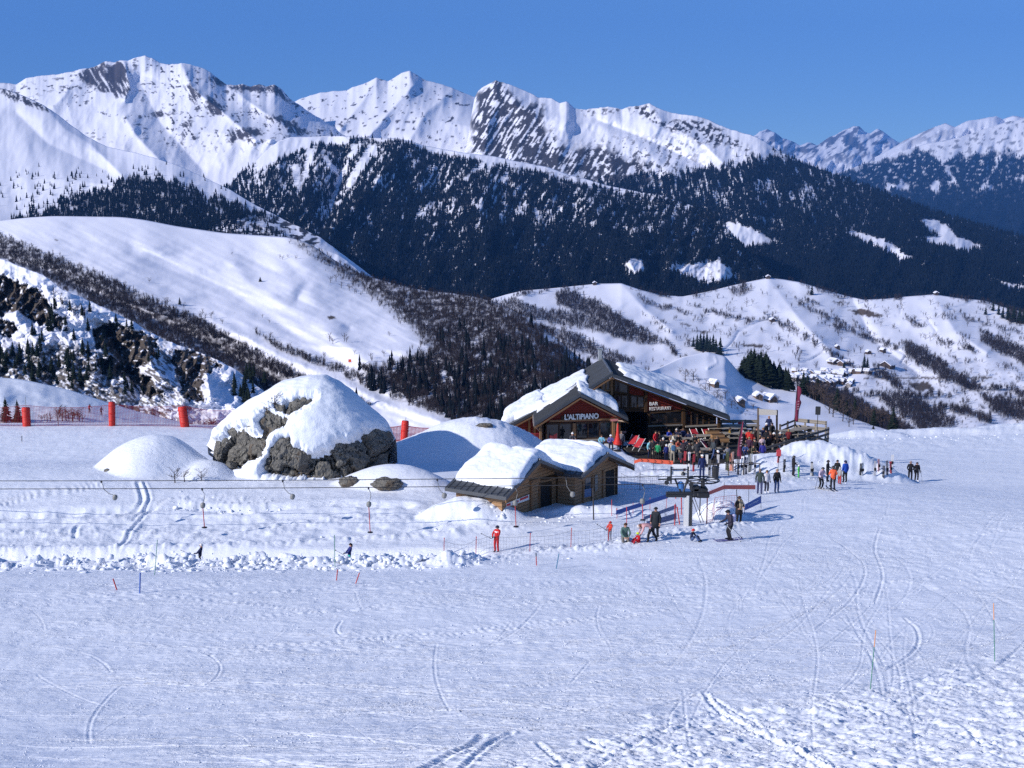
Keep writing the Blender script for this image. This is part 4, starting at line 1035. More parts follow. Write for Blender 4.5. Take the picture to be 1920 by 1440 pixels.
def long_track(x, y, a, L, k0, w, d, rim, wob):
    n = max(8, int(L / 0.9)); pts = [(x, y)]
    for s in range(n):
        a += (k0 + wob * math.sin(s * 0.9 / 5.0 + x)) * 0.9
        x += math.cos(a) * 0.9; y += math.sin(a) * 0.9
        if not (24 < y < 112) or (y > 53 and x < 3 + 0.06 * y) : break
        pts.append((x, y))
    n = len(pts)
    for s in range(n - 1):                                          # deeper in the middle, fading at both ends
        f = math.sin(math.pi * (s + 0.5) / n) ** 0.5
        p0, p1 = pts[s], pts[s + 1]
        x0, x1 = min(p0[0], p1[0]) - 0.4, max(p0[0], p1[0]) + 0.4; y0, y1 = min(p0[1], p1[1]) - 0.4, max(p0[1], p1[1]) + 0.4
        r0 = np.searchsorted(_Yr, y0); r1 = np.searchsorted(_Yr, y1)
        if r1 <= r0: continue
        ua = np.array([x0 / y0, x0 / y1, x1 / y0, x1 / y1]) * F / 1.012 + CX
        c0 = max(0, np.searchsorted(_ur, ua.min())); c1 = np.searchsorted(_ur, ua.max())
        if c1 <= c0: continue
        gx, gy = GX[r0:r1, c0:c1], GY[r0:r1, c0:c1]
        ex, ey = p1[0] - p0[0], p1[1] - p0[1]; t = ((gx - p0[0]) * ex + (gy - p0[1]) * ey) / (ex * ex + ey * ey)
        q = np.hypot(gx - p0[0] - t * ex, gy - p0[1] - t * ey); m = (t >= 0) & (t < 1)
        H[r0:r1, c0:c1] += m * f * (-d * np.exp(-(q / w) ** 2) + rim * np.exp(-((q - 2.1 * w) / (0.9 * w)) ** 2))
for k in range(380):
    y = 1 / rt.uniform(1 / 85.0, 1 / 26.0); x = rt.uniform(-0.5, 0.5) * y
    right = x > 0.12 * y
    a = rt.gauss(0.10, 0.22) if not right else rt.choice([rt.gauss(0.15, 0.3), rt.gauss(1.2, 0.35)])
    w = rt.uniform(0.02, 0.05); gain = 1.9 if abs(a) < 0.35 else (1.0 if not right else 0.75)
    long_track(x, y, a, rt.uniform(8, 34), rt.gauss(0, 0.02), w, rt.uniform(0.008, 0.026) * gain, rt.uniform(0.004, 0.018) * gain, rt.uniform(0, 0.09))
    if rt.random() < 0.5: long_track(x + 0.1, y + 0.22, a, rt.uniform(8, 28), rt.gauss(0, 0.015), w, rt.uniform(0.008, 0.02), 0.008, 0.02)
for k in range(240):
    # short carved arcs, mostly running across the slope
    u, v = rt.uniform(-80, 1980), rt.choice([rt.uniform(1090, 1400), rt.uniform(1010, 1150), rt.uniform(930, 1440)])
    if v < 1070 and u < 1000: v = rt.uniform(1090, 1400)
    if v < 1040 and u < 1350: continue
    g = G(u, v); a = rt.gauss(0.12, 0.35) if u < 1500 else rt.gauss(0.75, 0.6)
    if rt.random() < 0.2: a += 1.2
    Ln = rt.uniform(2, 9); kk = rt.gauss(0, 0.10)
    pts = []; x, y = g.x, g.y
    for s in range(14):
        pts.append((x, y)); x += math.cos(a) * Ln / 14; y += math.sin(a) * Ln / 14; a += kk * Ln / 14
    groove(pts, rt.uniform(0.018, 0.042), rt.uniform(0.010, 0.026) * (0.7 if u < 1400 else 1.0), rt.uniform(0.004, 0.014))
for k in range(60):
    u, v = rt.uniform(900, 1950), rt.uniform(1290, 1440)
    if v < 1440 - (u - 900) * 0.22: continue
    g = G(u, v); a = rt.choice([rt.gauss(-0.55, 0.2), rt.gauss(0.9, 0.3), rt.gauss(2.2, 0.3)]); Ln = rt.uniform(0.8, 2.6); pts = []; x, y = g.x, g.y
    for s in range(10):
        pts.append((x, y)); x += math.cos(a) * Ln / 10; y += math.sin(a) * Ln / 10; a += rt.gauss(0, 0.06)
    groove(pts, rt.uniform(0.04, 0.09), rt.uniform(0.02, 0.05), rt.uniform(0.012, 0.03))

M_SNOW = mat('snow', SNOW, 0.55, spec=0.35)
_t = NT(M_SNOW)
_co = _t.coord('Object')
_n1 = _t.noise(_t.coord('Object', (1, 1.3, 1)), 7.0, 6, 0.7)
_n2 = _t.noise(_t.coord('Object', (1.0, 2.6, 1), (0, 0, -0.22)), 1.5, 7, 0.66, 0.8)
_n3 = _t.noise(_co, 22, 4, 0.7)
_md = _t.math('MULTIPLY_ADD', _t.noise(_t.coord('Object', (0.5, 1.3, 1), (0, 0, 0.2)), 0.16, 4, 0.6), 2.6, -0.75, clamp=True)
_nb = _t.bump(_t.math('MULTIPLY', _n2, _md), 0.6, 0.17, _t.bump(_t.math('MULTIPLY', _n1, _t.math('MULTIPLY_ADD', _t.noise(_t.coord('Object', (0.6, 1.4, 1), (0, 0, -0.3)), 0.5, 5, 0.65), 4.0, -1.7, clamp=True)), 0.7, 0.085, _t.bump(_n3, 0.2, 0.02)))
_t.nor(_nb)
_t.col(_t.mix(_t.noise(_co, 0.35, 4), (0.77, 0.80, 0.88), (0.83, 0.855, 0.915)))
GH = np.where((GZ < ZD - 0.2) & (poly_sd(GX, GY, [(q.x, q.y) for q in DECK]) > -0.3), np.minimum(H, 0.1), H)
_me = arr_mesh('snow_ground', np.stack([GX, GY, GZ + GH], -1).reshape(-1, 3), grid_faces(*GX.shape), M_SNOW, True)
props(link('snow_ground', _me), 'groomed snow slope crossed by ski tracks', None, None, 'structure')

# piste continuing on the left, beyond the safety netting
L0 = make_layer('ski_slope', -140, 520, 2, [
    [(-140, 850, 178), (520, 860, 178)],
    [(u, v, 235) for u, v in [(-140, 696), (-40, 700), (0, 708), (30, 710), (60, 715), (100, 724), (130, 731), (165, 742), (200, 754), (260, 772), (330, 789), (420, 808), (520, 830)]]], [60], M_SNOW,
    lambda U, V: 1.2 * fbm(U / 60, V / 40, 3, 351) + 0.22 * pn((V - 0.35 * U) / 5.0, U / 90, 352) - 3.0 * np.exp(-((U - 5) / 22) ** 2 - ((V - 745) / 16) ** 2), {}, smooth_k=5, label='groomed ski slope behind the red safety netting')
for u, v, h in [(12, 792, 4.5), (34, 793, 4.2)]:
    p = at_layer(L0, u, v); plant('spruce_tree', SPR_ME, p, h, 'young spruce behind the red netting', 'pair of young spruces behind the netting', 1.5)
for k in range(22):
    u = 75 + 85 * random.random(); plant('bare_bush', BARE_ME, at_layer(L0, u, 791 - 12 * math.sin((u - 75) / 85 * 3.14) * random.random()), random.uniform(1.2, 2.4), 'low brown leafless bush behind the red netting', 'low bushes behind the netting', 1.6, 'bush')
for k in range(14):
    u = 345 + 85 * random.random(); plant('bare_bush', BARE_ME, at_layer(L0, u, 806), random.uniform(1.5, 2.8), 'brown leafless bush below the cliffs behind the netting', 'bushes below the cliffs behind the netting', 1.5, 'bush')

# loose lumps of snow
def lump_mesh(seed):
    bm = bmesh.new(); bmesh.ops.create_icosphere(bm, subdivisions=2 if seed < 2 else 1, radius=1.0)
    for v in bm.verts:
        d = 1 + 0.6 * float(fbm(v.co.x * 1.1 + seed, v.co.y * 1.1 + v.co.z * 0.9, 3, seed))
        v.co = Vector((v.co.x * d, v.co.y * d * 0.9, v.co.z * d * 0.7))
    V = np.array([v.co[:] for v in bm.verts]); Fc = np.array([[w.index for w in f.verts] for f in bm.faces]); bm.free()
    return V, Fc
LM = [lump_mesh(s) for s in range(4)]
rg = np.random.default_rng(9)
pl = []
def lumps(pts, spread, n, s0, s1):
    q = px(pts)
    for k in range(n):
        i = rg.integers(0, len(q) - 1); t = rg.random()
        x = q[i][0] * (1 - t) + q[i + 1][0] * t + rg.normal() * spread; y = q[i][1] * (1 - t) + q[i + 1][1] * t + rg.normal() * spread * 1.1
        pl.append((x, y, s0 + (s1 - s0) * rg.random() ** 2.8))
lumps([(-150, 1066), (300, 1064), (600, 1060), (860, 1050)], 0.7, 620, 0.04, 0.25)
lumps([(-150, 1030), (300, 1026), (700, 1010), (860, 1000)], 0.6, 110, 0.04, 0.18)
lumps([(340, 940), (500, 948)], 0.8, 120, 0.05, 0.18)
lumps([(850, 1048), (1130, 1026), (1280, 1000), (1390, 985)], 0.7, 420, 0.04, 0.16)
lumps([(820, 950), (960, 985), (1080, 965)], 0.8, 130, 0.05, 0.18)
lumps([(1190, 884), (1300, 893), (1420, 905)], 1.4, 150, 0.05, 0.16)
lumps([(1440, 885), (1540, 880), (1660, 896)], 1.8, 90, 0.05, 0.16)
lumps([(1560, 822), (1700, 820), (1920, 818)], 2.2, 70, 0.08, 0.2)
lumps([(1340, 962), (1380, 965)], 0.8, 90, 0.06, 0.2)
for k in range(4200):
    # crumbs thrown up by skis, in loose streaks over the piste
    y = 1 / rg.uniform(1 / 70.0, 1 / 28.0); x = rg.uniform(-0.47, 0.47) * y
    if y > 54 and x < 4: continue
    a = rg.normal() * 0.3 + 0.15
    for q in range(rg.integers(1, 4)): pl.append((x + math.cos(a) * q * 0.25 * rg.random(), y + math.sin(a) * q * 0.25 * rg.random(), rg.uniform(0.010, 0.026) * (y / 40) ** 0.5))
pl = np.array(pl)
zz = gz(pl[:, 0], pl[:, 1]) + 0.35 * bank_z(pl[:, 0], pl[:, 1]) * rg.random(len(pl)) - 0.3 * pl[:, 2] * (pl[:, 2] > 0.05)
vv, ff, off = [], [], 0
wh = rg.integers(0, 4, len(pl))
for k, (tv, tf) in enumerate(LM):
    s = wh == k; n = s.sum()
    v, f = stamp(tv, tf, np.stack([pl[s, 0], pl[s, 1], zz[s]], -1), np.stack([pl[s, 2], pl[s, 2]], -1), rg.random(n) * 6.28)
    vv.append(v); ff.append(f + off); off += len(v)
props(link('snow_rubble', arr_mesh('snow_rubble', np.vstack(vv), np.vstack(ff), M_SNOW, True)), 'loose lumps of ploughed snow along the lift track', None, None, 'stuff')
# ------------------------------------------------------------------ materials for built things
def wood(name, c, plank=6.0, axis='X', var=0.35, rough=0.8, rot=(0, 0, 0)):
    m = mat(name, c, rough, spec=0.2); t = NT(m)
    co = t.coord('Object', rot=rot)
    st = t.coord('Object', (1, 1, 14) if axis == 'Z' else ((14, 14, 1) if axis == 'XY' else (1, 14, 14)), rot)
    g = t.noise(st, 1.2, 6, 0.65)
    w = t.wave(co, plank * 0.314, 0.0, 0, prof='SAW', direction='Z' if axis == 'X' else 'X')
    gap = t.math('LESS_THAN', w, 0.13)
    base = t.mix(g, tuple(x * (1 - var) for x in c), tuple(min(1, x * (1 + var)) for x in c))
    t.col(t.mix(gap, base, tuple(x * 0.25 for x in c)))
    t.nor(t.bump(t.math('SUBTRACT', g, gap), 0.4, 0.02))
    return m
M_WALL = wood('dark_cladding', (0.075, 0.042, 0.026), 5, 'XY')
M_RED = wood('red_cladding', (0.20, 0.028, 0.018), 5, 'X', 0.25)
M_BEAM = wood('honey_timber', (0.27, 0.145, 0.070), 0.01, 'XY', 0.3)
M_VERGE = wood('verge_timber', (0.17, 0.095, 0.05), 0.01, 'XY', 0.3)
M_LOG = wood('hut_boards', (0.34, 0.20, 0.105), 4.5, 'X', 0.35)
M_PALE = wood('weathered_boards', (0.30, 0.265, 0.22), 5, 'X', 0.25)
M_GREYW = wood('grey_deck_boards', (0.13, 0.12, 0.11), 6, 'X', 0.3)
M_DARKW = wood('dark_rail_boards', (0.13, 0.115, 0.105), 3, 'X', 0.3)
M_ROOF = mat('roof_metal', (0.075, 0.080, 0.088), 0.45, 0.3); _t = NT(M_ROOF)
_t.nor(_t.bump(_t.noise(_t.coord('Object'), 3, 3), 0.15, 0.03)); _t.col(_t.mix(_t.noise(_t.coord('Object'), 0.8, 5), (0.055, 0.06, 0.067), (0.10, 0.105, 0.112)))
M_GLASS = mat('window_glass', (0.012, 0.014, 0.018), 0.06, 0.0, 0.6)
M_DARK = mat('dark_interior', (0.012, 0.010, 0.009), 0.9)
M_STEEL = mat('galvanised_steel', (0.42, 0.43, 0.44), 0.4, 0.6)
M_BLACK = mat('black_metal', (0.014, 0.015, 0.018), 0.5)
M_COPPER = mat('gutter_pipe', (0.30, 0.22, 0.16), 0.4, 0.5)
M_SIGNW = mat('sign_white', (0.82, 0.80, 0.76), 0.5)
M_REDP = mat('red_padding', (0.60, 0.022, 0.012), 0.5); _t = NT(M_REDP)
_t.nor(_t.bump(_t.wave(_t.coord('Object'), 4, 3, 2, 2, direction='Z'), 0.5, 0.04))
M_CAP = mat('piled_snow', SNOW, 0.6, spec=0.3); _t = NT(M_CAP)
_t.nor(_t.bump(_t.noise(_t.coord('Object'), 1.6, 6, 0.6), 0.5, 0.16)); _t.col(_t.mix(_t.noise(_t.coord('Object'), 0.5, 4), (0.78, 0.81, 0.88), (0.83, 0.86, 0.92)))

class Frame:
    """a vertical plane: facade through A with compass direction th; points picked on it by sight lines"""
    def __init__(s, A, th):
        s.A = Vector(A); s.e = Vector((math.cos(th), math.sin(th), 0)); s.n = Vector((math.sin(th), -math.cos(th), 0)); s.th = th
    def p(s, u, v, off=0.0):
        a, b = ray(u, v); q = s.A + s.n * off
        Y = (q.x * s.e.y - q.y * s.e.x) / (float(a) * s.e.y - s.e.x)
        return Vector((float(a) * Y, Y, float(b) * Y))

def snow_slab(O, a, b, T, seed, parent, org, n=(64, 44), ks=9, kt=9, warp=0.05, name='roof_snow', sag=0.0, prof=None):
    """snow lying on a roof plane: corner O, edge vectors a, b"""
    s, t = np.meshgrid(np.linspace(0, 1, n[0]), np.linspace(0, 1, n[1]), indexing='ij')
    L1, L2 = a.length, b.length
    es = (1 - np.abs(2 * s - 1) ** ks).clip(0) ** 0.30; et = (1 - np.abs(2 * t - 1) ** kt).clip(0) ** 0.30
    h = T * es * et * (0.82 + 0.22 * fbm(s * L1 / 3.0 + seed, t * L2 / 3.0, 3, seed))
    if prof is not None: h = h * prof(s, t)
    h = h + 0.05 * es * et * fbm(s * L1 / 0.7, t * L2 / 0.7, 3, seed + 3)
    sw = s + warp * 4 * (s - 0.5) * 0 + warp * fbm(t * L2 / 2.5 + seed, s * 2, 3, seed + 5) * 1.2
    tw = t + warp * fbm(s * L1 / 2.5 + seed, t * 2, 3, seed + 6) * 1.2 * (L1 / L2 if L2 < L1 else 1)
    o = O - org
    V = np.stack([o[i] + sw * a[i] + tw * b[i] for i in range(3)], -1); V[..., 2] += h - 0.06 - sag * (es * et < 0.05)
    me = arr_mesh(name, V.reshape(-1, 3), grid_faces(*s.shape), M_CAP, True)
    return link(name, me, parent)

def text_obj(txt, size, depth, m, parent, loc, th, bold=0.0, name='lettering', align='LEFT', shear=0.0, sx=1.0, sp=1.0):
    c = bpy.data.curves.new('text', 'FONT'); c.body = txt; c.size = size; c.extrude = depth; c.offset = bold; c.align_x = align; c.space_character = sp; c.shear = shear; c.resolution_u = 3
    o = bpy.data.objects.new('text', c)
    me = bpy.data.meshes.new_from_object(o); me.name = name
    bpy.data.objects.remove(o); bpy.data.curves.remove(c)
    me.transform(Matrix.Diagonal((sx, 1, 1, 1)))
    me.transform(Matrix.Rotation(th, 4, 'Z') @ Matrix.Rotation(math.pi / 2, 4, 'X'))
    me.materials.clear(); me.materials.append(m)
    k = link(name, me, parent); k.location = loc
    return k

# ------------------------------------------------------------------ restaurant
FR = Frame(P(1147, 701, 100), R(14))
DEP = Vector((0.0, 11.0, 0))
ORG = FR.p(1147, 838, -1.0); ORG.z = -20.0
rest = empty('mountain_restaurant', ORG, 0, 'dark timber mountain restaurant with thick snow on its low gabled roofs', 'restaurant')
def W(u, v, off=0.0): return FR.p(u, v, off) - ORG
def plane_prism(bm, pix, off, vec, mi=0): b_prism(bm, [W(u, v, off) for u, v in pix], vec, mi)
def rail(bm, p, q, w=0.12, d=0.1, up=None):
    """rectangular bar from p to q lying in the facade plane"""
    p, q = Vector(p), Vector(q); ax = (q - p)
    nrm = FR.n; side = ax.cross(nrm).normalized() * w / 2
    b_prism(bm, [p - side, p + side, q + side, q - side], nrm * d)
zf = -0.3                                                           # floor level under the deck, local
def slope(bm, P0, P1, vec, th=0.30, mi=0):
    b_prism(bm, [P0, P1, P1 - Vector((0, 0, th)), P0 - Vector((0, 0, th))], vec, mi)

Af = W(1147, 700, 0.3); Cf = W(1369, 782, 0.3); E1 = W(1005, 788, 0.3)
def roof_main(bm):
    slope(bm, Af, Cf, DEP); slope(bm, Af + Vector((0, 0, 0.02)), E1, DEP * 0.97)
    a2, b2 = W(1002, 771, -2.2), W(944, 802, -2.2)
    slope(bm, a2, b2, Vector((0, 8.0, 0)))
    for k in range(22):                                             # standing seams
        for q, n_ in ((Cf, 22), (E1, 22)):
            p0 = Af + DEP * (k + 0.5) / 22 * 0.97; p1 = q + DEP * (k + 0.5) / 22 * 0.97
            b_tube(bm, [p0 + Vector((0, 0, 0.03)), p1 + Vector((0, 0, 0.03))], 0.03, 4)
    b_tube(bm, [Af + Vector((0, -0.05, 0.02)), Af + DEP + Vector((0, 0, 0.02))], 0.12, 6)
roof = obj('roof', roof_main, M_ROOF, rest)
def vents(bm):
    p = Af + DEP * 0.93
    b_box(bm, p + Vector((-0.25, 0, 0.35)), (0.35, 0.35, 1.1), bevel=0.03); b_box(bm, p + Vector((-0.25, 0, 0.95)), (0.5, 0.5, 0.08))
obj('chimney', vents, M_STEEL, roof)
# wing with the name board
Aw = W(1088, 738, 3.0); Lw = W(1002, 794, 3.0); Rw = W(1178, 784, 3.0)
WD = Vector((0, 6.0, 0))
def roof_wing(bm):
    slope(bm, Aw, Lw, WD, 0.26); slope(bm, Aw + Vector((0, 0, 0.02)), Rw, WD * 0.98, 0.26)
    b_tube(bm, [Aw, Aw + WD], 0.1, 6)
    for k in range(12):
        for q in (Lw, Rw):
            d = WD * (k + 0.5) / 12
            b_tube(bm, [Aw + d + Vector((0, 0, 0.03)), q + d + Vector((0, 0, 0.03))], 0.028, 4)
roofw = obj('roof', roof_wing, M_ROOF, rest)
# verge boards below the roof edges
for p, q in ((Af, Cf), (Af, E1), (Aw, Lw), (Aw, Rw), (W(1002, 771, -2.2), W(944, 802, -2.2))):
    dz = Vector((0, 0, -0.42)); obj('verge_board', lambda bm: rail(bm, p + dz + FR.n * 0.02, q + dz + FR.n * 0.02, 0.11, 0.08), M_VERGE, rest)
# snow on the roofs
up = Vector((0, 0, 0.02))
snow_slab(E1 + (Af - E1) * 0.02 + DEP * 0.10 + ORG, (Af - E1) * 0.70, DEP * 0.84, 0.85, 3, rest, ORG, prof=lambda s, t: 1.15 - 0.55 * s)
_a2, _b2 = W(1002, 771, -2.2), W(944, 802, -2.2)
snow_slab(_b2 + (_a2 - _b2) * -0.04 + Vector((0, 0.5, 0)) + ORG, (_a2 - _b2) * 1.35, Vector((0, 7.4, 0)), 0.85, 8, rest, ORG, warp=0.06)
snow_slab(Cf + (Af - Cf) * -0.01 + DEP * 0.10 + ORG, (Af - Cf) * 0.90, DEP * 0.80, 1.0, 5, rest, ORG, n=(80, 30), warp=0.03, prof=lambda s, t: 1.12 - 0.5 * s)
snow_slab(Rw + (Aw - Rw) * 0.20 + WD * 0.10 + ORG, (Aw - Rw) * 0.80, WD * 0.75, 1.0, 6, rest, ORG, prof=lambda s, t: 1.0 - 0.25 * s)
# walls: gable above, side walls, base, all open at the entrance
WO = -1.0
def gable(bm):
    plane_prism(bm, [(1150, 708), (1210, 731), (1343, 780), (1343, 770 + 12), (1343, 796), (1282, 797), (1282, 770), (1214, 772), (1176, 772), (1098, 772), (1098, 733)], WO, -FR.n * 0.2)
    plane_prism(bm, [(1214, 772), (1214, 840), (1343, 836), (1343, 796), (1282, 797), (1282, 772)], WO + 0.003, -FR.n * 0.2)
    p, q = W(1343, 783, WO), W(1343, 838, WO)
    b_prism(bm, [p, q, q + Vector((0, 9.5, 0)), p + Vector((0, 9.5, 0))], (-0.2, 0, 0))
    p, q = W(962, 797, -3.0), W(962, 840, -3.0)
    b_prism(bm, [p, q, q + Vector((0, 6.0, 0)), p + Vector((0, 6.0, 0))], (0.2, 0, 0))
    p = W(1343, 790, WO) + Vector((0, 9.5, 0)); q = W(962, 797, -3.0) + Vector((0, 6, 0))
    b_prism(bm, [p, (p.x, p.y, -1.5), (q.x, q.y, -1.5), q], (0, 0.2, 0))
obj('wall', gable, M_WALL, rest)
def winged(bm):
    plane_prism(bm, [(1088, 746), (1165, 784), (1165, 790), (1012, 792)], 2.0, -FR.n * 0.2)
obj('wall', winged, M_RED, rest)
def wingbase(bm):
    plane_prism(bm, [(1012, 828), (1165, 822), (1165, 842), (1012, 846)], 2.0, -FR.n * 0.2)
    for u, v0 in ((1016, 790), (1163, 786)):
        p, q = W(u, v0, 2.0), W(u, 845, 2.0)
        b_prism(bm, [p, q, q + Vector((0, 4.5, 0)), p + Vector((0, 4.5, 0))], (0.15 if u < 1100 else -0.15, 0, 0))
obj('wall', wingbase, M_WALL, rest)
def redwall(bm): plane_prism(bm, [(960, 800), (1008, 776), (1012, 842), (960, 846)], -3.0, -FR.n * 0.2)
obj('wall', redwall, M_RED, rest)
def redp(bm): plane_prism(bm, [(1213, 735), (1281, 761), (1281, 768), (1213, 771)], WO + 0.09, -FR.n * 0.08); plane_prism(bm, [(1176, 722), (1208, 734), (1208, 746), (1180, 738)], WO + 0.09, -FR.n * 0.08)
obj('red_panel', redp, M_RED, rest)
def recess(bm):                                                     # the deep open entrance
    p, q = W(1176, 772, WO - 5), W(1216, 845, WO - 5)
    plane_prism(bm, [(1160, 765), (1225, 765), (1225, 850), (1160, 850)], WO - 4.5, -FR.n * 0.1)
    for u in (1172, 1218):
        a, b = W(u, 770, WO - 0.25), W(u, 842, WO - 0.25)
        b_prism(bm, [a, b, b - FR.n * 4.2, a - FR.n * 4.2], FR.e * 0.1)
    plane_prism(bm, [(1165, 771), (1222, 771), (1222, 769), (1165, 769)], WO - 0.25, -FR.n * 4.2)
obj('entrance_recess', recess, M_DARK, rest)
def pane(pix, off, frame=True, mull=0, m=M_BEAM, w=0.14):
    g = obj('window', lambda bm: plane_prism(bm, pix, off, FR.n * 0.03), M_GLASS, rest)
    if frame:
        def fr(bm):
            P_ = [W(u, v, off + 0.02) for u, v in pix]
            for i in range(len(P_)): rail(bm, P_[i], P_[(i + 1) % len(P_)], w, 0.09)
            for k in range(mull):
                t = (k + 1) / (mull + 1)
                rail(bm, P_[0].lerp(P_[1], t), P_[3].lerp(P_[2], t), w * 0.8, 0.085)
        obj('frame', fr, m, g)
    return g
pane([(1217, 774), (1279, 769), (1279, 794), (1217, 797)], WO + 0.05)
pane([(1285, 768), (1340, 785), (1340, 796), (1285, 798)], WO + 0.05, True, 4, M_WALL, 0.1)
pane([(1151, 711), (1178, 722), (1178, 738), (1151, 735)], WO + 0.05)
pane([(1182, 741), (1208, 744), (1208, 765), (1182, 765)], WO + 0.05, True, 1)
pane([(1152, 741), (1178, 741), (1178, 765), (1152, 765)], WO + 0.05, True, 1, M_WALL)
pane([(1128, 718), (1144, 711), (1144, 732), (1128, 732)], WO + 0.05, True, 1)
pane([(1024, 795), (1072, 793), (1072, 824), (1024, 826)], 1.95, True, 1, M_WALL)
pane([(1080, 793), (1146, 790), (1146, 821), (1080, 823)], 1.95, True, 2, M_WALL)
def bar1(name, m, p, q, w, d):
    return obj(name, lambda bm: rail(bm, p, q, w, d), m, rest)
for u, v0, v1, off in ((1146.5, 707, 740, WO + 0.05), (1210, 733, 772, WO + 0.05), (1281, 759, 800, WO + 0.05), (1347, 783, 836, WO + 0.3)):
    bar1('post', M_BEAM, W(u, v0, off), W(u, v1, off), 0.24, 0.2)
for u, v0, v1 in ((1013, 792, 842), (1076, 793, 840), (1150, 788, 838), (1160, 786, 838)): bar1('post', M_BEAM, W(u, v0, 2.03), W(u, v1, 2.03), 0.26 if u > 1020 else 0.16, 0.15)
bar1('beam', M_BEAM, W(1030, 789.5, 2.05), W(1160, 785.5, 2.05), 0.16, 0.1)
for u in (992, 1002): bar1('post', M_BEAM, W(u, 785, -2.95), W(u, 838, -2.95), 0.18, 0.12)
bar1('sill', M_PALE, W(1283, 799, WO + 0.03), W(1345, 796, WO + 0.03), 0.14, 0.35)
bar1('sill', M_PALE, W(1214, 798.5, WO + 0.03), W(1281, 796, WO + 0.03), 0.12, 0.2)
bar1('sill', M_PALE, W(1022, 827, 2.0), W(1150, 823, 2.0), 0.14, 0.25)
M_BRB = wood('brown_boards', (0.16, 0.085, 0.05), 0.01, 'XY', 0.4)
def planks(u0, off, v0):
    def f(bm):
        for k in range(26): rail(bm, W(u0 + k * 2.4, v0, off), W(u0 + k * 2.4, 838, off), 0.10, 0.03)
    return f
obj('cladding', planks(1283, WO + 0.02, 801), M_BRB, rest)
obj('cladding', planks(1084, 2.02, 826), M_BRB, rest)
# name boards
s1 = obj('sign_board', lambda bm: plane_prism(bm, [(1052, 780), (1124, 778), (1124, 788), (1052, 789.5)], 2.03, FR.n * 0.05), M_WALL, rest)
text_obj("L'ALTiPiANO", 0.62, 0.04, M_SIGNW, s1, W(1058, 787.0, 2.14), FR.th, 0.025, sx=0.86)
s2 = obj('sign_board', lambda bm: plane_prism(bm, [(1216, 753), (1262, 756), (1262, 769), (1216, 770.5)], WO + 0.10, FR.n * 0.03), M_RED, rest)
text_obj('BAR', 0.42, 0.03, M_SIGNW, s2, W(1217.5, 760.3, WO + 0.22), FR.th, 0.008, sp=1.05)
text_obj('RESTAURANT', 0.42, 0.03, M_SIGNW, s2, W(1217.5, 769.6, WO + 0.22), FR.th, 0.004, sx=0.70, sp=1.18)
obj('notice', lambda bm: plane_prism(bm, [(1145, 786), (1159, 785), (1159, 789), (1145, 790)], 2.25, FR.n * 0.03), mat('notice_pink', (0.65, 0.25, 0.24), 0.6), rest)
def tube1(name, m, pts, r): return obj(name, lambda bm: b_tube(bm, pts, r, 6), m, rest)
tube1('drainpipe', M_COPPER, [Lw + Vector((0.1, 0, -0.3)), W(1004, 800, 2.9), W(1010, 806, 2.1), W(1015, 812, 2.1), W(1015, 832, 2.1)], 0.07)
tube1('drainpipe', M_COPPER, [Rw + Vector((-0.2, 0, -0.3)), W(1160, 789, 2.5), W(1157, 795, 2.15), W(1156, 828, 2.15)], 0.07)
tube1('gutter', M_COPPER, [Lw + Vector((0, 0.1, -0.25)), Lw + WD + Vector((0, 0, -0.25))], 0.09)
obj('notice', lambda bm: plane_prism(bm, [(1167, 808), (1174, 808), (1174, 812), (1167, 812)], 0.5, FR.n * 0.05), mat('notice_rose', (0.5, 0.25, 0.22), 0.6), rest)

# ------------------------------------------------------------------ two huts at the lift
class HutFrame(Frame): pass
H1 = Frame(P(1014, 862, 71), R(57))
BK = Vector((-math.sin(R(57)), math.cos(R(57)), 0))
def build_hut(fr, apex, left, right, base_z, length, label, sl, snowT, name='wooden_hut', wall_in=0.7, inset=(0.6, 0.6)):
    org = fr.p(apex[0], apex[1]); org.z = base_z
    e = empty(name, org, 0, label, 'hut')
    A_, L_, R_ = [fr.p(*q) - org for q in (apex, left, right)]
    D_ = BK * length
    def rf(bm):
        slope(bm, A_, L_, D_, 0.22); slope(bm, A_ + Vector((0, 0, 0.015)), R_, D_ * 0.985, 0.22)
        n = int(length / 0.45)
        for k in range(n):
            for q in (L_, R_):
                d = D_ * (k + 0.5) / n
                b_tube(bm, [A_ + d + Vector((0, 0, 0.02)), q + d + Vector((0, 0, 0.02))], 0.035, 4)
        b_tube(bm, [A_, A_ + D_], 0.09, 6)
    r = obj('roof', rf, M_ROOF, e)
    def vg(bm):
        for p, q in ((A_, L_), (A_, R_)):
            dz = Vector((0, 0, -0.30)); ax = (q - p); side = ax.cross(fr.n).normalized() * 0.09
            b_prism(bm, [p + dz - side, p + dz + side, q + dz + side, q + dz - side], -fr.n * 0.06)
    obj('verge_board', vg, M_BEAM, e)
    lw = L_ + fr.e * inset[0]; rw = R_ - fr.e * inset[1]
    off = -fr.n * wall_in
    kL = (lw - A_).dot(fr.e) / (L_ - A_).dot(fr.e); kR = (rw - A_).dot(fr.e) / (R_ - A_).dot(fr.e)
    lt = A_.lerp(L_, kL) - Vector((0, 0, 0.25)); rt_ = A_.lerp(R_, kR) - Vector((0, 0, 0.25)); at_ = A_ - Vector((0, 0, 0.25))
    def wl(bm):
        b_prism(bm, [p + off for p in (at_, lt, Vector((lt.x, lt.y, -1.2)), Vector((rt_.x, rt_.y, -1.2)), rt_)], BK * (length - wall_in * 1.6))
    obj('wall', wl, M_LOG, e)
    return e, org, A_, L_, R_, D_, off, lt, rt_
z1 = -18.35
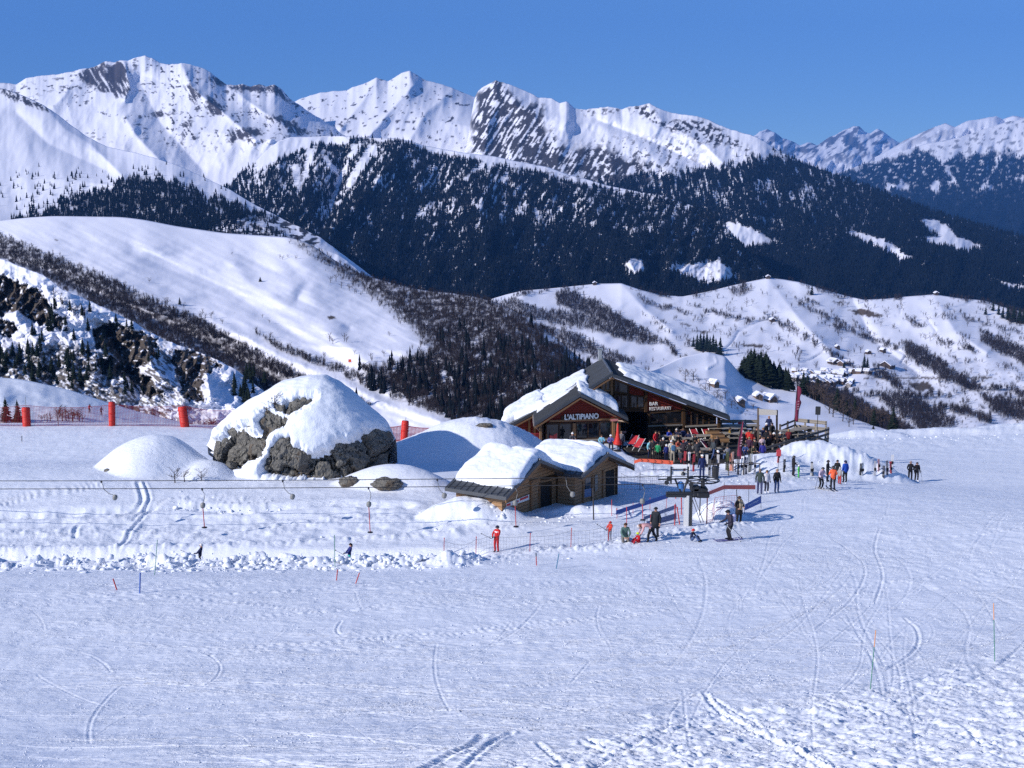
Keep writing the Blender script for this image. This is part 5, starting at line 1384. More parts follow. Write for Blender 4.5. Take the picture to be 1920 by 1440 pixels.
h1, o1, A1, L1_, R1_, D1, off1, lt1, rt1 = build_hut(H1, (1014, 862), (949, 932), (1090, 893), z1, 4.5, 'wooden hut with a red and white board and an open dark door', None, 0.9)
def hw(fr, o, u, v, off): return fr.p(u, v, off) - o
def hquad(fr, o, pix, off, d, m, e, name, inset=0.0):
    return obj(name, lambda bm: b_prism(bm, [hw(fr, o, u, v, off) for u, v in pix], fr.n * d), m, e)
d1 = hquad(H1, o1, [(1013, 910), (1030, 906), (1030, 966), (1013, 971)], -0.69, 0.03, M_DARK, h1, 'door')
def hbars(fr, o, segs, off, w, d):
    def f(bm):
        for (u0, v0, u1, v1) in segs:
            p, q = hw(fr, o, u0, v0, off), hw(fr, o, u1, v1, off); side = (q - p).cross(fr.n).normalized() * w / 2
            b_prism(bm, [p - side, p + side, q + side, q - side], fr.n * d)
    return f
obj('frame', hbars(H1, o1, [(1011, 909, 1011, 970), (1032, 904, 1032, 968), (1011, 908.5, 1032, 904)], -0.69, 0.12, 0.07), M_BEAM, d1)
for nm_, q_ in (('post', (995, 900, 995, 972)), ('post', (1044, 892, 1044, 962)), ('beam', (993, 903, 1060, 888)), ('brace', (1044, 910, 1058, 896))): obj(nm_, hbars(H1, o1, [q_], -0.69, 0.16, 0.10), M_BEAM, h1)
M_BRED = mat('board_red', (0.55, 0.03, 0.03), 0.5)
b1 = hquad(H1, o1, [(949, 944), (991, 927), (991, 937), (949, 950.5)], -0.68, 0.04, M_SIGNW, h1, 'sign_board')
def strips(bm):
    for pix in ([(975, 935), (990, 929.0), (990, 933), (975, 939)], [(950, 945.5), (957, 943), (957, 947.5), (950, 949.5)], [(961, 942), (964, 940.8), (964, 945), (961, 946)], [(966, 940), (972, 937.5), (972, 941), (966, 943.3)]):
        b_prism(bm, [hw(H1, o1, u, v, -0.635) for u, v in pix], H1.n * 0.01)
obj('red_stripe', strips, M_BRED, b1)
snow_slab(o1 + L1_ + (A1 - L1_) * 0.20 + D1 * 0.03, (A1 - L1_) * 0.84, D1 * 0.94, 0.85, 21, h1, o1, warp=0.04, prof=lambda s, t: 0.65 + 0.5 * s)
snow_slab(o1 + R1_ + (A1 - R1_) * 0.03 + D1 * 0.05, (A1 - R1_) * 1.0, D1 * 0.92, 0.62, 22, h1, o1, warp=0.03, prof=lambda s, t: 0.8 + 0.75 * s)
H2 = Frame(P(1141, 850, 75.5), R(57))
h2, o2, A2, L2_, R2_, D2, off2, lt2, rt2 = build_hut(H2, (1141, 850), (1092, 892), (1190, 872), -18.45, 5.0, 'second wooden hut with a shuttered window and narrow dark doorway', None, 0.9, inset=(0.25, 1.1))
hquad(H2, o2, [(1136, 884), (1151, 880), (1151, 942), (1136, 947)], -0.69, 0.03, M_DARK, h2, 'door')
w2_ = hquad(H2, o2, [(1097, 896), (1107, 894), (1107, 914), (1097, 917)], -0.69, 0.03, M_GLASS, h2, 'window')
obj('shutter', hbars(H2, o2, [(1117, 890, 1117, 920)], -0.68, 0.35, 0.05), M_PALE, h2)
for q_ in ((1093, 894, 1093, 950), (1110, 892, 1110, 945), (1130, 882, 1130, 948), (1155, 878, 1155, 944)): obj('post', hbars(H2, o2, [q_], -0.69, 0.14, 0.08), M_BEAM, h2)
hquad(H2, o2, [(1095, 918), (1108, 915), (1108, 930), (1095, 933)], -0.66, 0.03, mat('notice_blue', (0.10, 0.16, 0.28), 0.5), h2, 'notice')
snow_slab(o2 + L2_ + (A2 - L2_) * 0.12 + D2 * 0.03, (A2 - L2_) * 0.9, D2 * 0.96, 0.82, 23, h2, o2, warp=0.04, prof=lambda s, t: 0.6 + 0.5 * s)
snow_slab(o2 + R2_ + (A2 - R2_) * 0.14 + D2 * 0.05, (A2 - R2_) * 0.9, D2 * 0.92, 0.55, 24, h2, o2, warp=0.03, prof=lambda s, t: 0.8 + 0.8 * s)

# ------------------------------------------------------------------ boulders
M_ROCK = mat('grey_rock', (0.16, 0.15, 0.135), 0.9, spec=0.2); _t = NT(M_ROCK)
_c = _t.coord('Object'); _nz = _t.noise(_c, 1.4, 8, 0.7); _s = _t.noise(_c, 6.0, 5, 0.7)
_dm = _t.n.new('ShaderNodeVectorMath'); _dm.operation = 'MULTIPLY_ADD'; _nx = _t.n.new('ShaderNodeTexNoise'); _nx.inputs['Scale'].default_value = 0.9; _nx.inputs['Detail'].default_value = 5; _t.link(_c, _nx.inputs['Vector']); _t.link(_nx.outputs['Color'], _dm.inputs[0]); _dm.inputs[1].default_value = (2.6, 2.6, 2.6); _t.link(_c, _dm.inputs[2])
_v = _t.voro(_dm.outputs[0], 0.8, 'DISTANCE_TO_EDGE')
_k = _t.mix(_nz, (0.04, 0.038, 0.036), (0.34, 0.32, 0.28))
_k = _t.mix(_t.math('GREATER_THAN', _s, 0.60), _k, (0.34, 0.32, 0.26))
_k = _t.mix(_t.math('MULTIPLY', _t.math('LESS_THAN', _v, 0.022), 0.8), _k, (0.02, 0.018, 0.016))
_k = _t.mix(_t.math('MULTIPLY', _t.math('GREATER_THAN', _t.noise(_c, 0.7, 3), 0.6), 0.5), _k, (0.13, 0.085, 0.05))
_t.col(_k); _t.nor(_t.bump(_t.math('ADD', _nz, _t.math('MULTIPLY', _s, 0.7)), 1.0, 0.28))
z6 = lambda q: [(360 + x / 4.571, 690 + y / 4.571) for x, y in q]
rockpoly = [z6([(150, 690), (165, 620), (230, 600), (270, 560), (280, 500), (320, 475), (380, 480), (495, 455), (500, 500), (440, 520), (560, 530), (580, 430), (640, 360), (720, 370), (830, 440), (790, 500), (700, 520), (660, 560), (640, 650), (590, 760), (520, 800), (350, 870), (210, 860), (100, 800), (130, 740)]),
            z6([(690, 340), (760, 310), (850, 290), (940, 270), (1050, 265), (1000, 300), (950, 330), (890, 370), (830, 390), (770, 370)]),
            z6([(630, 790), (680, 690), (760, 610), (830, 600), (860, 690), (920, 690), (990, 740), (1080, 735), (1150, 700), (1220, 680), (1220, 640), (1290, 620), (1330, 635), (1440, 580), (1470, 540), (1560, 525), (1640, 540), (1760, 580), (1800, 720), (1800, 960), (1200, 960), (900, 940), (620, 900)])]
YB = 82.5
top = [(390, 866), (393, 845), (397, 826), (404, 812), (415, 798), (428, 787), (445, 776), (470, 759), (500, 741), (530, 725), (560, 715), (585, 711), (608, 712), (630, 722), (650, 737), (670, 754), (690, 771), (708, 785), (720, 796), (729, 810), (735, 832), (738, 866)]
ub = np.linspace(393, 735, 300)
vt = smooth1(np.interp(ub, [p[0] for p in top], [p[1] for p in top]), 5)
ax_, bx_ = ray(ub, vt)
xt = ax_ * YB; zt = bx_ * YB
ctr = Vector((float((xt[0] + xt[-1]) / 2), YB, 0.0)); zb = float(gz(ctr.x, YB - 3)) - 0.7
ctr.z = zb
Ht = np.maximum(zt - zb, 0.4)
hw_ = (xt[-1] - xt[0]) / 2
ryv = 4.3 * np.sqrt(np.clip(1 - ((xt - ctr.x) / hw_) ** 2 * 0.97, 0.02, 1))
ph = np.linspace(0, math.pi, 200)
CP, SP = np.cos(ph), np.sin(ph)
yy = -np.sign(CP)[None] * np.abs(CP)[None] ** 0.85 * ryv[:, None]
zz_ = np.abs(SP)[None] ** 0.9 * Ht[:, None]
xx = np.repeat((xt - ctr.x)[:, None], len(ph), 1)
# push outwards with big blocks
nb = fbm(xx / 2.4, (zz_ + yy * 0.6) / 2.0, 4, 401)
Uq, Vq = proj((xx + ctr.x, yy + YB, zz_ + zb))
uq, vq = ragged(Uq, Vq, 13, 4.0, 402)
sd = np.full(xx.shape, -1e9)
for p in rockpoly: sd = np.maximum(sd, poly_sd(uq, vq, p))
back = ph[None] > math.pi * 0.55
sd = np.where(back, np.where(zz_ < 1.0 + 0.8 * nb, 6.0, -12.0), sd)
def cells(X, Y, Z, n, seed, box):
    # nearest and second nearest of n random points, with a random tilt per cell: broken facets and cracks
    rgc = np.random.default_rng(seed); pts = rgc.random((n, 3)) * np.array(box) * 2 - np.array(box); tl_ = rgc.normal(size=(n, 3))
    f1 = np.full(X.shape, 1e9); f2 = f1.copy(); tv = np.zeros(X.shape)
    for k in range(n):
        a, b, c = X - pts[k, 0], Y - pts[k, 1], Z - pts[k, 2]
        d = np.sqrt(a * a * 0.7 + b * b + c * c * 1.2)
        m = d < f1
        f2 = np.where(m, f1, np.minimum(f2, d)); f1 = np.where(m, d, f1)
        tv = np.where(m, a * tl_[k, 0] + b * tl_[k, 1] + c * tl_[k, 2] + 0.8 * tl_[k, 0], tv)
    return f2 - f1, tv
wx, wy, wz = xx + 0.9 * fbm(xx / 1.6, zz_ / 1.6, 4, 411), yy + 0.6 * fbm(xx / 1.6 + 9, zz_ / 1.6, 4, 412), zz_ + 0.9 * fbm(xx / 1.6 + 19, zz_ / 1.6 + 5, 4, 413)
cr1, tv1 = cells(wx, wy, wz, 46, 5, (hw_, 4.3, 6.3)); cr2, tv2 = cells(wx, wy, wz, 420, 6, (hw_, 4.3, 6.3))
crack = np.exp(-(cr1 / 0.14) ** 2) * 0.42 + np.exp(-(cr2 / 0.07) ** 2) * 0.07
rough = 0.22 * np.clip(tv1, -2, 2) + 0.035 * np.clip(tv2, -2, 2) - crack + 0.2 * nb + 0.05 * ridged(xx / 0.7, zz_ / 0.7 + yy, 4, 403, 0.6) - 0.32
nrm = np.stack([xx / hw_ * 0.4, yy / 4.3, zz_ / 6.0], -1); nrm /= np.linalg.norm(nrm, axis=-1, keepdims=True) + 1e-9
rk = np.stack([xx, yy, zz_], -1) + nrm * (rough * sstep(-6, 3, sd) - 0.30 * sstep(2, -4, sd))[..., None]
bld = empty('boulder', ctr, 0, 'huge grey boulder capped with a thick smooth dome of snow', 'boulder')
link('rock', arr_mesh('rock', rk.reshape(-1, 3), grid_faces(*xx.shape), M_ROCK, False), bld)
thick = 0.40 * sstep(3.0, -14, sd) - 0.45 * sstep(-1.0, 3, sd) - 0.05
wv = 0.10 * fbm(xx / 2.2, (yy + zz_) / 1.6, 3, 405)
sn = np.stack([xx, yy, zz_], -1) + nrm * (thick + wv * sstep(0, -6, sd))[..., None]
sn[..., 1] -= 0.25 * sstep(2, -6, sd) * (CP[None] > 0)
fq = grid_faces(*xx.shape); keep = (sd.reshape(-1)[fq] < 4).any(1)
link('snow_cap', arr_mesh('snow_cap', sn.reshape(-1, 3), fq[keep], M_CAP, True), bld)

def small_rock(u, v, Y, w, h, label, seed, d=0.7):
    p = P(u, v, Y); e_ = link('rock', None); 
    bpy.data.objects.remove(e_)
    bm = bmesh.new(); bmesh.ops.create_icosphere(bm, subdivisions=4, radius=1.0)
    for q in bm.verts:
        k = 1 + 0.22 * float(fbm(q.co.x * 1.3 + seed, q.co.y * 1.3 + q.co.z * 1.1, 4, seed)) + 0.12 * float(ridged(q.co.x * 1.5, q.co.z * 2.2 + q.co.y, 3, seed + 1))
        q.co = Vector((q.co.x * w / 2 * k, q.co.y * w * d / 2 * k, q.co.z * h / 2 * k))
    o = link('rock', bm_mesh('rock', bm, M_ROCK, True)); o.location = p
    return props(o, label, 'rock')
g_ = G(655, 904); small_rock(655, 904, g_.y + 0.05, 1.35, 0.72, 'rounded dark rock poking from the low mound, nearer the boulder', 3)
g_ = G(726, 907); small_rock(726, 908, g_.y + 0.05, 1.9, 0.75, 'wider dark rock poking from the low mound, nearer the hut', 5)
g_ = G(201, 882); small_rock(201, 883, g_.y, 0.4, 0.3, 'small stone showing at the foot of the round snow mound', 7)
g_ = G(908, 797); small_rock(908, 798, g_.y + 0.1, 1.3, 0.35, 'flat rock showing near the top of the tall snow mound', 9)
def bush(u, v, h, label, seed, wide=1.5, dz=0.0, Y=None):
    p = G(u, v) if Y is None else P(u, v, Y)
    t = empty('bare_bush', p - Vector((0, 0, dz)), seed, label, 'bush'); t.scale = (h * wide, h * wide, h)
    a, b = BARE_ME[seed % 4]; link('stem', a, t); link('twigs', b, t)
    return t
bush(328, 905, 1.05, 'leafless bush at the foot of the round snow mound, nearer its middle', 1)
bush(346, 903, 0.95, 'leafless bush at the foot of the round snow mound, second one', 2)
bush(378, 902, 0.95, 'leafless bush at the right foot of the round snow mound', 3)
bush(516, 768, 1.5, 'brown tuft of dry twigs growing on the boulder', 2, 1.2, 0.1, YB - 2.6)
bush(500, 770, 0.8, 'small dry twigs on the boulder beside the brown tuft', 3, 1.6, 0.1, YB - 2.6)
# ------------------------------------------------------------------ drag lift
def cmat(name, c, rough=0.6, metal=0.0): return mat(name, c, rough, metal)
M_LGREY = cmat('light_grey_paint', (0.42, 0.43, 0.45), 0.45, 0.2)
M_DGREY = cmat('dark_grey_steel', (0.030, 0.032, 0.036), 0.5, 0.3)
M_SPRINGB = cmat('grey_box', (0.20, 0.20, 0.19), 0.5)
M_REDP2 = cmat('red_pole', (0.45, 0.03, 0.025), 0.5)
M_GREENP = cmat('green_pole', (0.03, 0.22, 0.12), 0.5)
M_BLUEP = cmat('blue_pole', (0.02, 0.10, 0.40), 0.5)
M_ORTIP = cmat('orange_tip', (0.75, 0.30, 0.08), 0.5)
M_ROPE = cmat('dark_rope', (0.02, 0.02, 0.022), 0.8)
M_PINKR = cmat('red_rope', (0.40, 0.05, 0.05), 0.7)
YL = 66.3
pb = G(1287, 986); pb.y = YL; pb = onv(pb)
lift = empty('ski_lift_pylon', pb, 0, 'black drag lift pylon with bullwheel on a grey square post', 'lift pylon')
k_ = YL / F * 1.01
def LP(u, v, dy=0.0):
    q = P(u, v, YL + dy); return q - pb
r30 = Matrix.Rotation(R(-32), 3, 'Z')
obj('post', lambda bm: b_box(bm, (0.02, 0, 0.55), (0.34, 0.34, 2.6), r30, 0.02), M_LGREY, lift)
obj('shade_plate', lambda bm: b_box(bm, (0.215, -0.03, 0.55), (0.16, 0.30, 2.58), Matrix.Rotation(R(-15), 3, 'Z'), 0.01), M_DGREY, lift)  # added dark plate: paints the shade on the post's right face
obj('crossbeam', lambda bm: b_box(bm, LP(1283, 927), (2.1, 0.30, 0.30), None, 0.02), M_DGREY, lift)
def motor(bm):
    b_box(bm, LP(1312, 921, 0.1), (0.85, 0.7, 0.5), None, 0.05); b_box(bm, LP(1302, 915), (0.5, 0.5, 0.35), None, 0.04)
    b_lathe(bm, [(0.17, -0.35), (0.19, -0.3), (0.19, 0.3), (0.15, 0.36)], 12, LP(1318, 928, -0.15), (1, 0, 0))
obj('motor', motor, M_BLACK, lift)
for s_, (u0, v0, u1, v1) in enumerate(((1265, 897, 1277, 924), (1290, 896, 1281, 924))):
    obj('strut', lambda bm: b_tube(bm, [LP(u0, v0), LP(u1, v1)], 0.06, 6), M_DGREY, lift)
obj('crossbar', lambda bm: b_tube(bm, [LP(1234, 899, 0.2), LP(1300, 897, 0)], 0.045, 6), M_DGREY, lift)
for u in (1258.3, 1290):
    obj('mast', lambda bm: b_box(bm, (LP(u, 882) + LP(u, 899)) / 2, (0.09, 0.08, 0.98)), M_DGREY, lift)
for v in (874.5, 882, 889.5):
    if v == 882: obj('rail', lambda bm: b_box(bm, LP(1274, 880.3, -0.05), (1.0, 0.05, 0.05)), M_DGREY, lift)
    else: obj('sign_board', lambda bm: b_box(bm, LP(1274, v if v < 880 else 886.5, 0.03), (0.86, 0.03, 0.22)), M_SIGNW, lift)
obj('lamp', lambda bm: b_lathe(bm, [(0.03, 0.2), (0.10, 0.12), (0.13, 0.0), (0.10, -0.02)], 10, LP(1281, 890.5, -0.1), (0, 0, 1)), M_DGREY, lift)
wc = LP(1318, 900)
def wheel(bm):
    for r, t in ((0.93, 0.045), (0.84, 0.02), (0.22, 0.05)):
        pts = [(wc.x + r * math.cos(a), wc.y + r * math.sin(a), wc.z) for a in np.linspace(0, 2 * math.pi, 49)]
        b_tube(bm, pts, t, 6, False)
    for k in range(8):
        a = k * math.pi / 4 + 0.2
        b_tube(bm, [(wc.x, wc.y, wc.z), (wc.x + 0.92 * math.cos(a), wc.y + 0.92 * math.sin(a), wc.z)], 0.028, 5)
    b_lathe(bm, [(0.12, -0.45), (0.12, 0.08), (0.05, 0.12)], 10, wc)
obj('bullwheel', wheel, M_BLACK, lift)
for u, v in ((1250, 905), (1254, 898), (1296, 909)):
    obj('sheave', lambda bm: b_lathe(bm, [(0.13, -0.04), (0.10, 0.0), (0.13, 0.04)], 14, LP(u, v, -0.3), (0, 1, 0)), M_DGREY, lift)
M_BLUEBOX = cmat('blue_cover', (0.05, 0.17, 0.42), 0.4)
obj('cover', lambda bm: b_lathe(bm, [(0.05, -0.2), (0.20, -0.16), (0.22, 0.1), (0.10, 0.22)], 12, LP(1276, 910, 0.1)), M_BLUEBOX, lift)
for u0, v0, u1, v1 in ((1296, 931, 1314, 980), (1301, 931, 1319, 979)):
    obj('brace', lambda bm: b_tube(bm, [LP(u0, v0, 0.1), LP(u1, v1, -0.6)], 0.022, 5), M_DGREY, lift)
for u, v0, v1, tilt in ((1265, 945, 985, 0), (1269, 950, 983, 5), (1277, 933, 965, 1), (1312, 930, 968, 0), (1325, 931, 982, 0), (1267, 925, 935, 0)):
    g_ = G(u, v1); o = empty('marker_pole', g_, 0, {1265: 'red pole at the left foot of the lift pylon', 1269: 'leaning red pole crossing another at the pylon foot', 1277: 'red pole directly beside the grey pylon post', 1312: 'dark pole behind the right side of the pylon', 1325: 'tall red pole right of the pylon, in front of the snow heap', 1267: 'short red pole below the crossbeam of the pylon'}[u], 'pole')
    h = (v1 - v0) * g_.y / F
    obj('shaft', lambda bm: b_tube(bm, [(0.04 * tilt, 0, -0.2), (0, 0, h)], 0.035, 6), M_DGREY if u == 1312 else M_REDP2, o)
    obj('cap', lambda bm: b_lathe(bm, [(0.045, h - 0.02), (0.045, h + 0.03), (0.02, h + 0.05)], 6), M_DGREY if u == 1312 else M_REDP2, o)

# two strands of the hauling rope
def strand(dy, v_left, label):
    W0 = pb + wc + Vector((0.0, dy, 0.02))
    q = P(0, v_left, YL + dy); far = W0 + (q - W0) * 1.6
    pts = []
    for i in range(41):
        t = i / 40
        p = W0.lerp(far, t); p.z -= 0.55 * 4 * t * (1 - t) * 0.35
        pts.append(p)
    o = link('lift_cable', None); bpy.data.objects.remove(o)
    c = obj('lift_cable', lambda bm: b_tube(bm, pts, 0.022, 6), M_ROPE)
    props(c, label, 'cable', 'hauling cables of the drag lift'); return pts
C1 = strand(-0.93, 911, 'lower black hauling cable of the drag lift, nearer the piste')
C2 = strand(0.93, 896, 'upper black hauling cable of the drag lift, nearer the boulder')
def on_cable(C, u):
    for p, q in zip(C[:-1], C[1:]):
        u0, _ = proj(p); u1, _ = proj(q)
        if u1 <= u <= u0: return p.lerp(q, (u0 - u) / (u0 - u1))
    return C[0]
def hanger(u, C, kind, label, dxb=0.0, pole=1.6):
    p = on_cable(C, u); e = empty('lift_hanger', p, 0, label, 'lift hanger')
    obj('clamp', lambda bm: b_box(bm, (0, 0, -0.05), (0.10, 0.07, 0.14), None, 0.01), M_DGREY, e)
    bx = Vector((dxb, 0, -1.0))
    m = Vector((0.12 if dxb == 0 else dxb * 0.15, 0, -0.5))
    obj('hose', lambda bm: b_tube(bm, [(0, 0, -0.1), (m.x * 0.8, 0, -0.28), m, (m.x + (bx.x - m.x) * 0.5 , 0, -0.78), bx + Vector((0, 0, 0.12))], 0.02, 6), M_SPRINGB, e)
    def box(bm):
        b_lathe(bm, [(0.05, 0.17), (0.13, 0.12), (0.15, 0.0), (0.12, -0.12), (0.04, -0.17)], 12, bx, (0.15 if dxb else 0, 0.4, 1))
    obj('spring_box', box, M_SPRINGB, e)
    if kind == 'pole':
        obj('stick', lambda bm: b_tube(bm, [bx + Vector((0, 0, -0.12)), bx + Vector((0.05, 0, -pole))], 0.026, 6), M_REDP2, e)
        obj('platter', lambda bm: b_lathe(bm, [(0.02, 0.06), (0.15, 0.03), (0.16, -0.01), (0.03, -0.03)], 14, bx + Vector((0.05, 0, -pole))), M_BLACK, e)
    return e
hanger(190, C2, 'box', 'hanger with a bare grey box, first on the cable at the snowy bank', 0.75)
hanger(379, C1, 'pole', 'hanger with red stick above the rider in the white helmet', 0.0, 1.3)
hanger(530, C2, 'box', 'hanger with a bare grey box between the two helmeted riders', 0.55)
hanger(691, C1, 'pole', 'hanger with red stick hanging free beside the rider in blue', 0.0, 1.65)
hanger(820, C2, 'box', 'hanger with a bare grey box in front of the low mound with two rocks', 0.4)
hanger(966, C1, 'pole', 'hanger with red stick in front of the hut board', 0.0, 1.4)
hanger(1061, C2, 'box', 'hanger with a bare grey box in front of the hut porch', 0.4)
hanger(1205, C1, 'pole', 'hanger with red stick in front of the blue banners', 0.0, 1.1)

# ------------------------------------------------------------------ safety netting with padded posts
def pad_post(u, v0, v1, w, Y, label, tilt=0.0, stick=1.0):
    q = P(u, v1, Y); q = onv(q, -0.1)
    h = (v1 - v0) * Y / F + 0.1; W_ = w * Y / F / 2
    e = empty('padded_post', q, 0.2, label, 'padded post'); e.rotation_euler = (0, R(tilt), 0)
    def pd(bm):
        b_lathe(bm, [(W_ * 0.86, 0.0), (W_ * 0.98, 0.05), (W_, h * 0.3), (W_ * 0.97, h * 0.6), (W_, h * 0.93), (W_ * 0.9, h)], 14)
        for k in (0.25, 0.55, 0.85):
            b_lathe(bm, [(W_ * 1.0, h * k - 0.05), (W_ * 1.05, h * k), (W_ * 1.0, h * k + 0.05)], 14)
    obj('pad', pd, M_REDP, e, True)
    obj('post', lambda bm: b_tube(bm, [(0, 0, h * 0.9), (0.02, 0, h + stick)], 0.035, 6), M_STEEL, e)
    return e
YN = 107
pad_post(50, 757, 793, 15, YN, 'red padded netting post between the two young spruces and the brown bushes')
pad_post(210, 747, 793, 12.5, YN, 'slimmest tall red padded post, on the netting across the ski slope', 2, 0.2)
pad_post(347, 756, 795, 17, YN, 'wide red padded post in front of the cliffs', -6, 0.8)
pad_post(757, 786, 826, 14, 99, 'leaning red padded post right of the boulder', 5, 0.3)
pad_post(1026, 809, 840, 12, 97, 'red padded post in front of the name board wing of the restaurant', 3, 0.8)
def netting(pts, h, m, label, name='safety_net', cell=0.14, rad=0.011, group=None, top_sag=0.25, cat='net'):
    """knotted net hung between points (world, at the foot)"""
    def f(bm):
        for (a, b) in zip(pts[:-1], pts[1:]):
            a, b = Vector(a), Vector(b); L = (b - a).length; n = max(2, int(L / cell)); rows = max(2, int(h / cell))
            def q(i, j):
                t = i / n; p = a.lerp(b, t); p.z = float(gz(p.x, p.y)) + 0.06 + (h - top_sag * 4 * t * (1 - t)) * j / rows; return p
            seg = max(1, n // 10)
            for j in range(rows + 1):
                b_tube(bm, [q(min(i, n), j) for i in range(0, n + seg, seg)], rad * (2.0 if j in (0, rows) else 1), 3, False)
            for i in range(n + 1): b_tube(bm, [q(i, 0), q(i, rows)], rad, 3, False)
    o = obj(name, f, m)
    return props(o, label, cat, group)
M_NETR = cmat('red_net', (0.27, 0.012, 0.022), 0.7)
M_NETD = cmat('grey_net', (0.06, 0.07, 0.09), 0.7)
def at(u, v, Y): q = P(u, v, Y); return Vector((q.x, q.y, 0))
netting([at(-110, 793, YN), at(50, 793, YN)], 1.9, M_NETR, 'red safety net in front of the two young spruces', rad=0.011)
netting([at(50, 793, YN), at(210, 793, YN)], 1.9, M_NETR, 'red safety net in front of the low brown bushes', rad=0.011)
netting([at(210, 793, YN), at(347, 795, YN)], 2.0, M_NETR, 'red safety net between the slim and the wide padded posts', rad=0.011)
netting([at(347, 795, YN), at(440, 800, YN - 2)], 1.9, M_NETR, 'red safety net running from the wide padded post to the boulder', rad=0.010)
netting([at(700, 826, 99), at(757, 826, 99), at(835, 830, 98)], 1.35, M_NETR, 'dense red safety net between the boulder and the tall mound', cell=0.12, rad=0.022, top_sag=0.2)
netting([at(975, 842, 98.2), at(1026, 841, 97), at(1044, 842, 95.5)], 1.15, M_NETR, 'red safety net in front of the restaurant wing', cell=0.12, rad=0.013)
e = empty('marker_post', onv(P(105, 792, YN)), 0, 'thin pale post standing in the brown bushes behind the netting', 'post')
obj('shaft', lambda bm: b_tube(bm, [(0, 0.4, -0.2), (0.1, 0.4, 0.75)], 0.04, 6), M_STEEL, e); obj('cap', lambda bm: b_box(bm, (0.1, 0.4, 0.78), (0.09, 0.09, 0.07)), M_STEEL, e)

# red folded parasol by the entrance
g_ = onv(P(1158, 838, 94)); e = empty('folded_parasol', g_, 0, 'folded red parasol shaped like a cone by the restaurant entrance', 'parasol')
obj('canopy', lambda bm: b_lathe(bm, [(0.34, 0.55), (0.36, 0.7), (0.20, 1.1), (0.12, 1.6), (0.06, 2.2), (0.02, 2.35)], 10), M_REDP, e, True)
obj('pole', lambda bm: b_tube(bm, [(0, 0, 0), (0, 0, 2.5)], 0.03, 6), M_DGREY, e)
obj('base', lambda bm: b_lathe(bm, [(0.3, 0), (0.3, 0.08), (0.08, 0.12)], 12), M_DGREY, e)

# ------------------------------------------------------------------ banners, ropes, small poles
M_ORB = cmat('orange_banner', (0.80, 0.13, 0.06), 0.6); M_TAPE = cmat('coral_tape', (0.62, 0.12, 0.09), 0.6)
M_BLUEB = cmat('blue_banner', (0.022, 0.085, 0.33), 0.6)
def banner(name, quads, m, label, cat, thick=0.02, extra=None, group=None):
    o = empty(name, Vector(quads[0][0]), 0, label, cat, group)
    def f(bm):
        for (a, b, c, d) in quads:
            P4 = [Vector(q) - o.location for q in (a, b, c, d)]
            nrm = (P4[1] - P4[0]).cross(P4[3] - P4[0]).normalized() * thick
            b_prism(bm, P4, nrm)
    obj('cloth', f, m, o)
    return o
def pq(u, v, Y): return P(u, v, Y)
# orange banner with chevrons
Yo = 87.2
us = np.linspace(1189, 1262, 8); tp = np.interp(us, [1189, 1200, 1225, 1262], [863.5, 860, 861, 864]); bt = tp + np.interp(us, [1189, 1262], [5.5, 7.5])
qs = [(pq(us[i], bt[i], Yo), pq(us[i + 1], bt[i + 1], Yo), pq(us[i + 1], tp[i + 1], Yo), pq(us[i], tp[i], Yo)) for i in range(7)]
ob = banner('barrier_banner', qs, M_ORB, 'orange barrier banner with black arrowheads below the terrace', 'banner')
def chev(bm):
    for u in (1203, 1214.5, 1228, 1240.5, 1255):
        c = P(u, float(np.interp(u, us, (tp + bt) / 2)), Yo - 0.06) - ob.location
        b_tube(bm, [c + Vector((-0.05, 0, 0.09)), c + Vector((0.06, 0, 0)), c + Vector((-0.05, 0, -0.09))], 0.022, 5)
obj('arrowhead', chev, M_BLACK, ob)
for u in (1189.5, 1225, 1262): obj('pole', lambda bm: b_tube(bm, [onv(P(u, 878, Yo + 0.05)) - ob.location, P(u, 859, Yo + 0.05) - ob.location], 0.02, 5), M_DGREY, ob)
Yt = 73.5
tq = [(1324, 923.5, 930, 71.5), (1358, 909.5, 917, 73), (1416, 909.5, 917.5, 74.5)]
tb = banner('barrier_banner', [(pq(a[0], a[2], a[3]), pq(b[0], b[2], b[3]), pq(b[0], b[1], b[3]), pq(a[0], a[1], a[3])) for a, b in zip(tq[:-1], tq[1:])], M_TAPE, 'plain coral red barrier tape behind the bullwheel', 'banner')
for u, v0, v1, Y in ((1358, 904, 938, 73), (1404, 903, 938, 74.2)):
    obj('pole', lambda bm: b_tube(bm, [onv(P(u, v1, Y)) - tb.location, P(u, v0, Y) - tb.location], 0.015, 5), M_DGREY, tb)
bq = banner('slope_banner', [(pq(1396, 957, 70.5), pq(1427, 943, 72.5), pq(1426, 930, 72.5), pq(1397, 945.5, 70.5))], M_BLUEB, 'blue banner with white lettering right of the woman with the scarf', 'banner')
def marks(bm):
    for i in range(8):
        t = 0.22 + 0.08 * i
        a = P(1396, 957, 70.46).lerp(P(1427, 943, 72.46), t); b = P(1397, 945.5, 70.46).lerp(P(1426, 930, 72.46), t)
        p0, p1 = a.lerp(b, 0.38), a.lerp(b, 0.62); b_tube(bm, [p0 - bq.location, p1 - bq.location], 0.022, 4)
        if i % 3: b_tube(bm, [p1 - bq.location, p1.lerp(p0, 0.2) + Vector((0.06, 0.12 * 0.06, 0.02)) - bq.location], 0.018, 4)
obj('lettering', marks, M_SIGNW, bq)
for u, v0, v1, Y in ((1396, 944, 962, 70.5), (1427, 929, 950, 72.5)): obj('pole', lambda bm: b_tube(bm, [onv(P(u, v1, Y + 0.05)) - bq.location, P(u, v0, Y + 0.05) - bq.location], 0.015, 5), M_DGREY, bq)
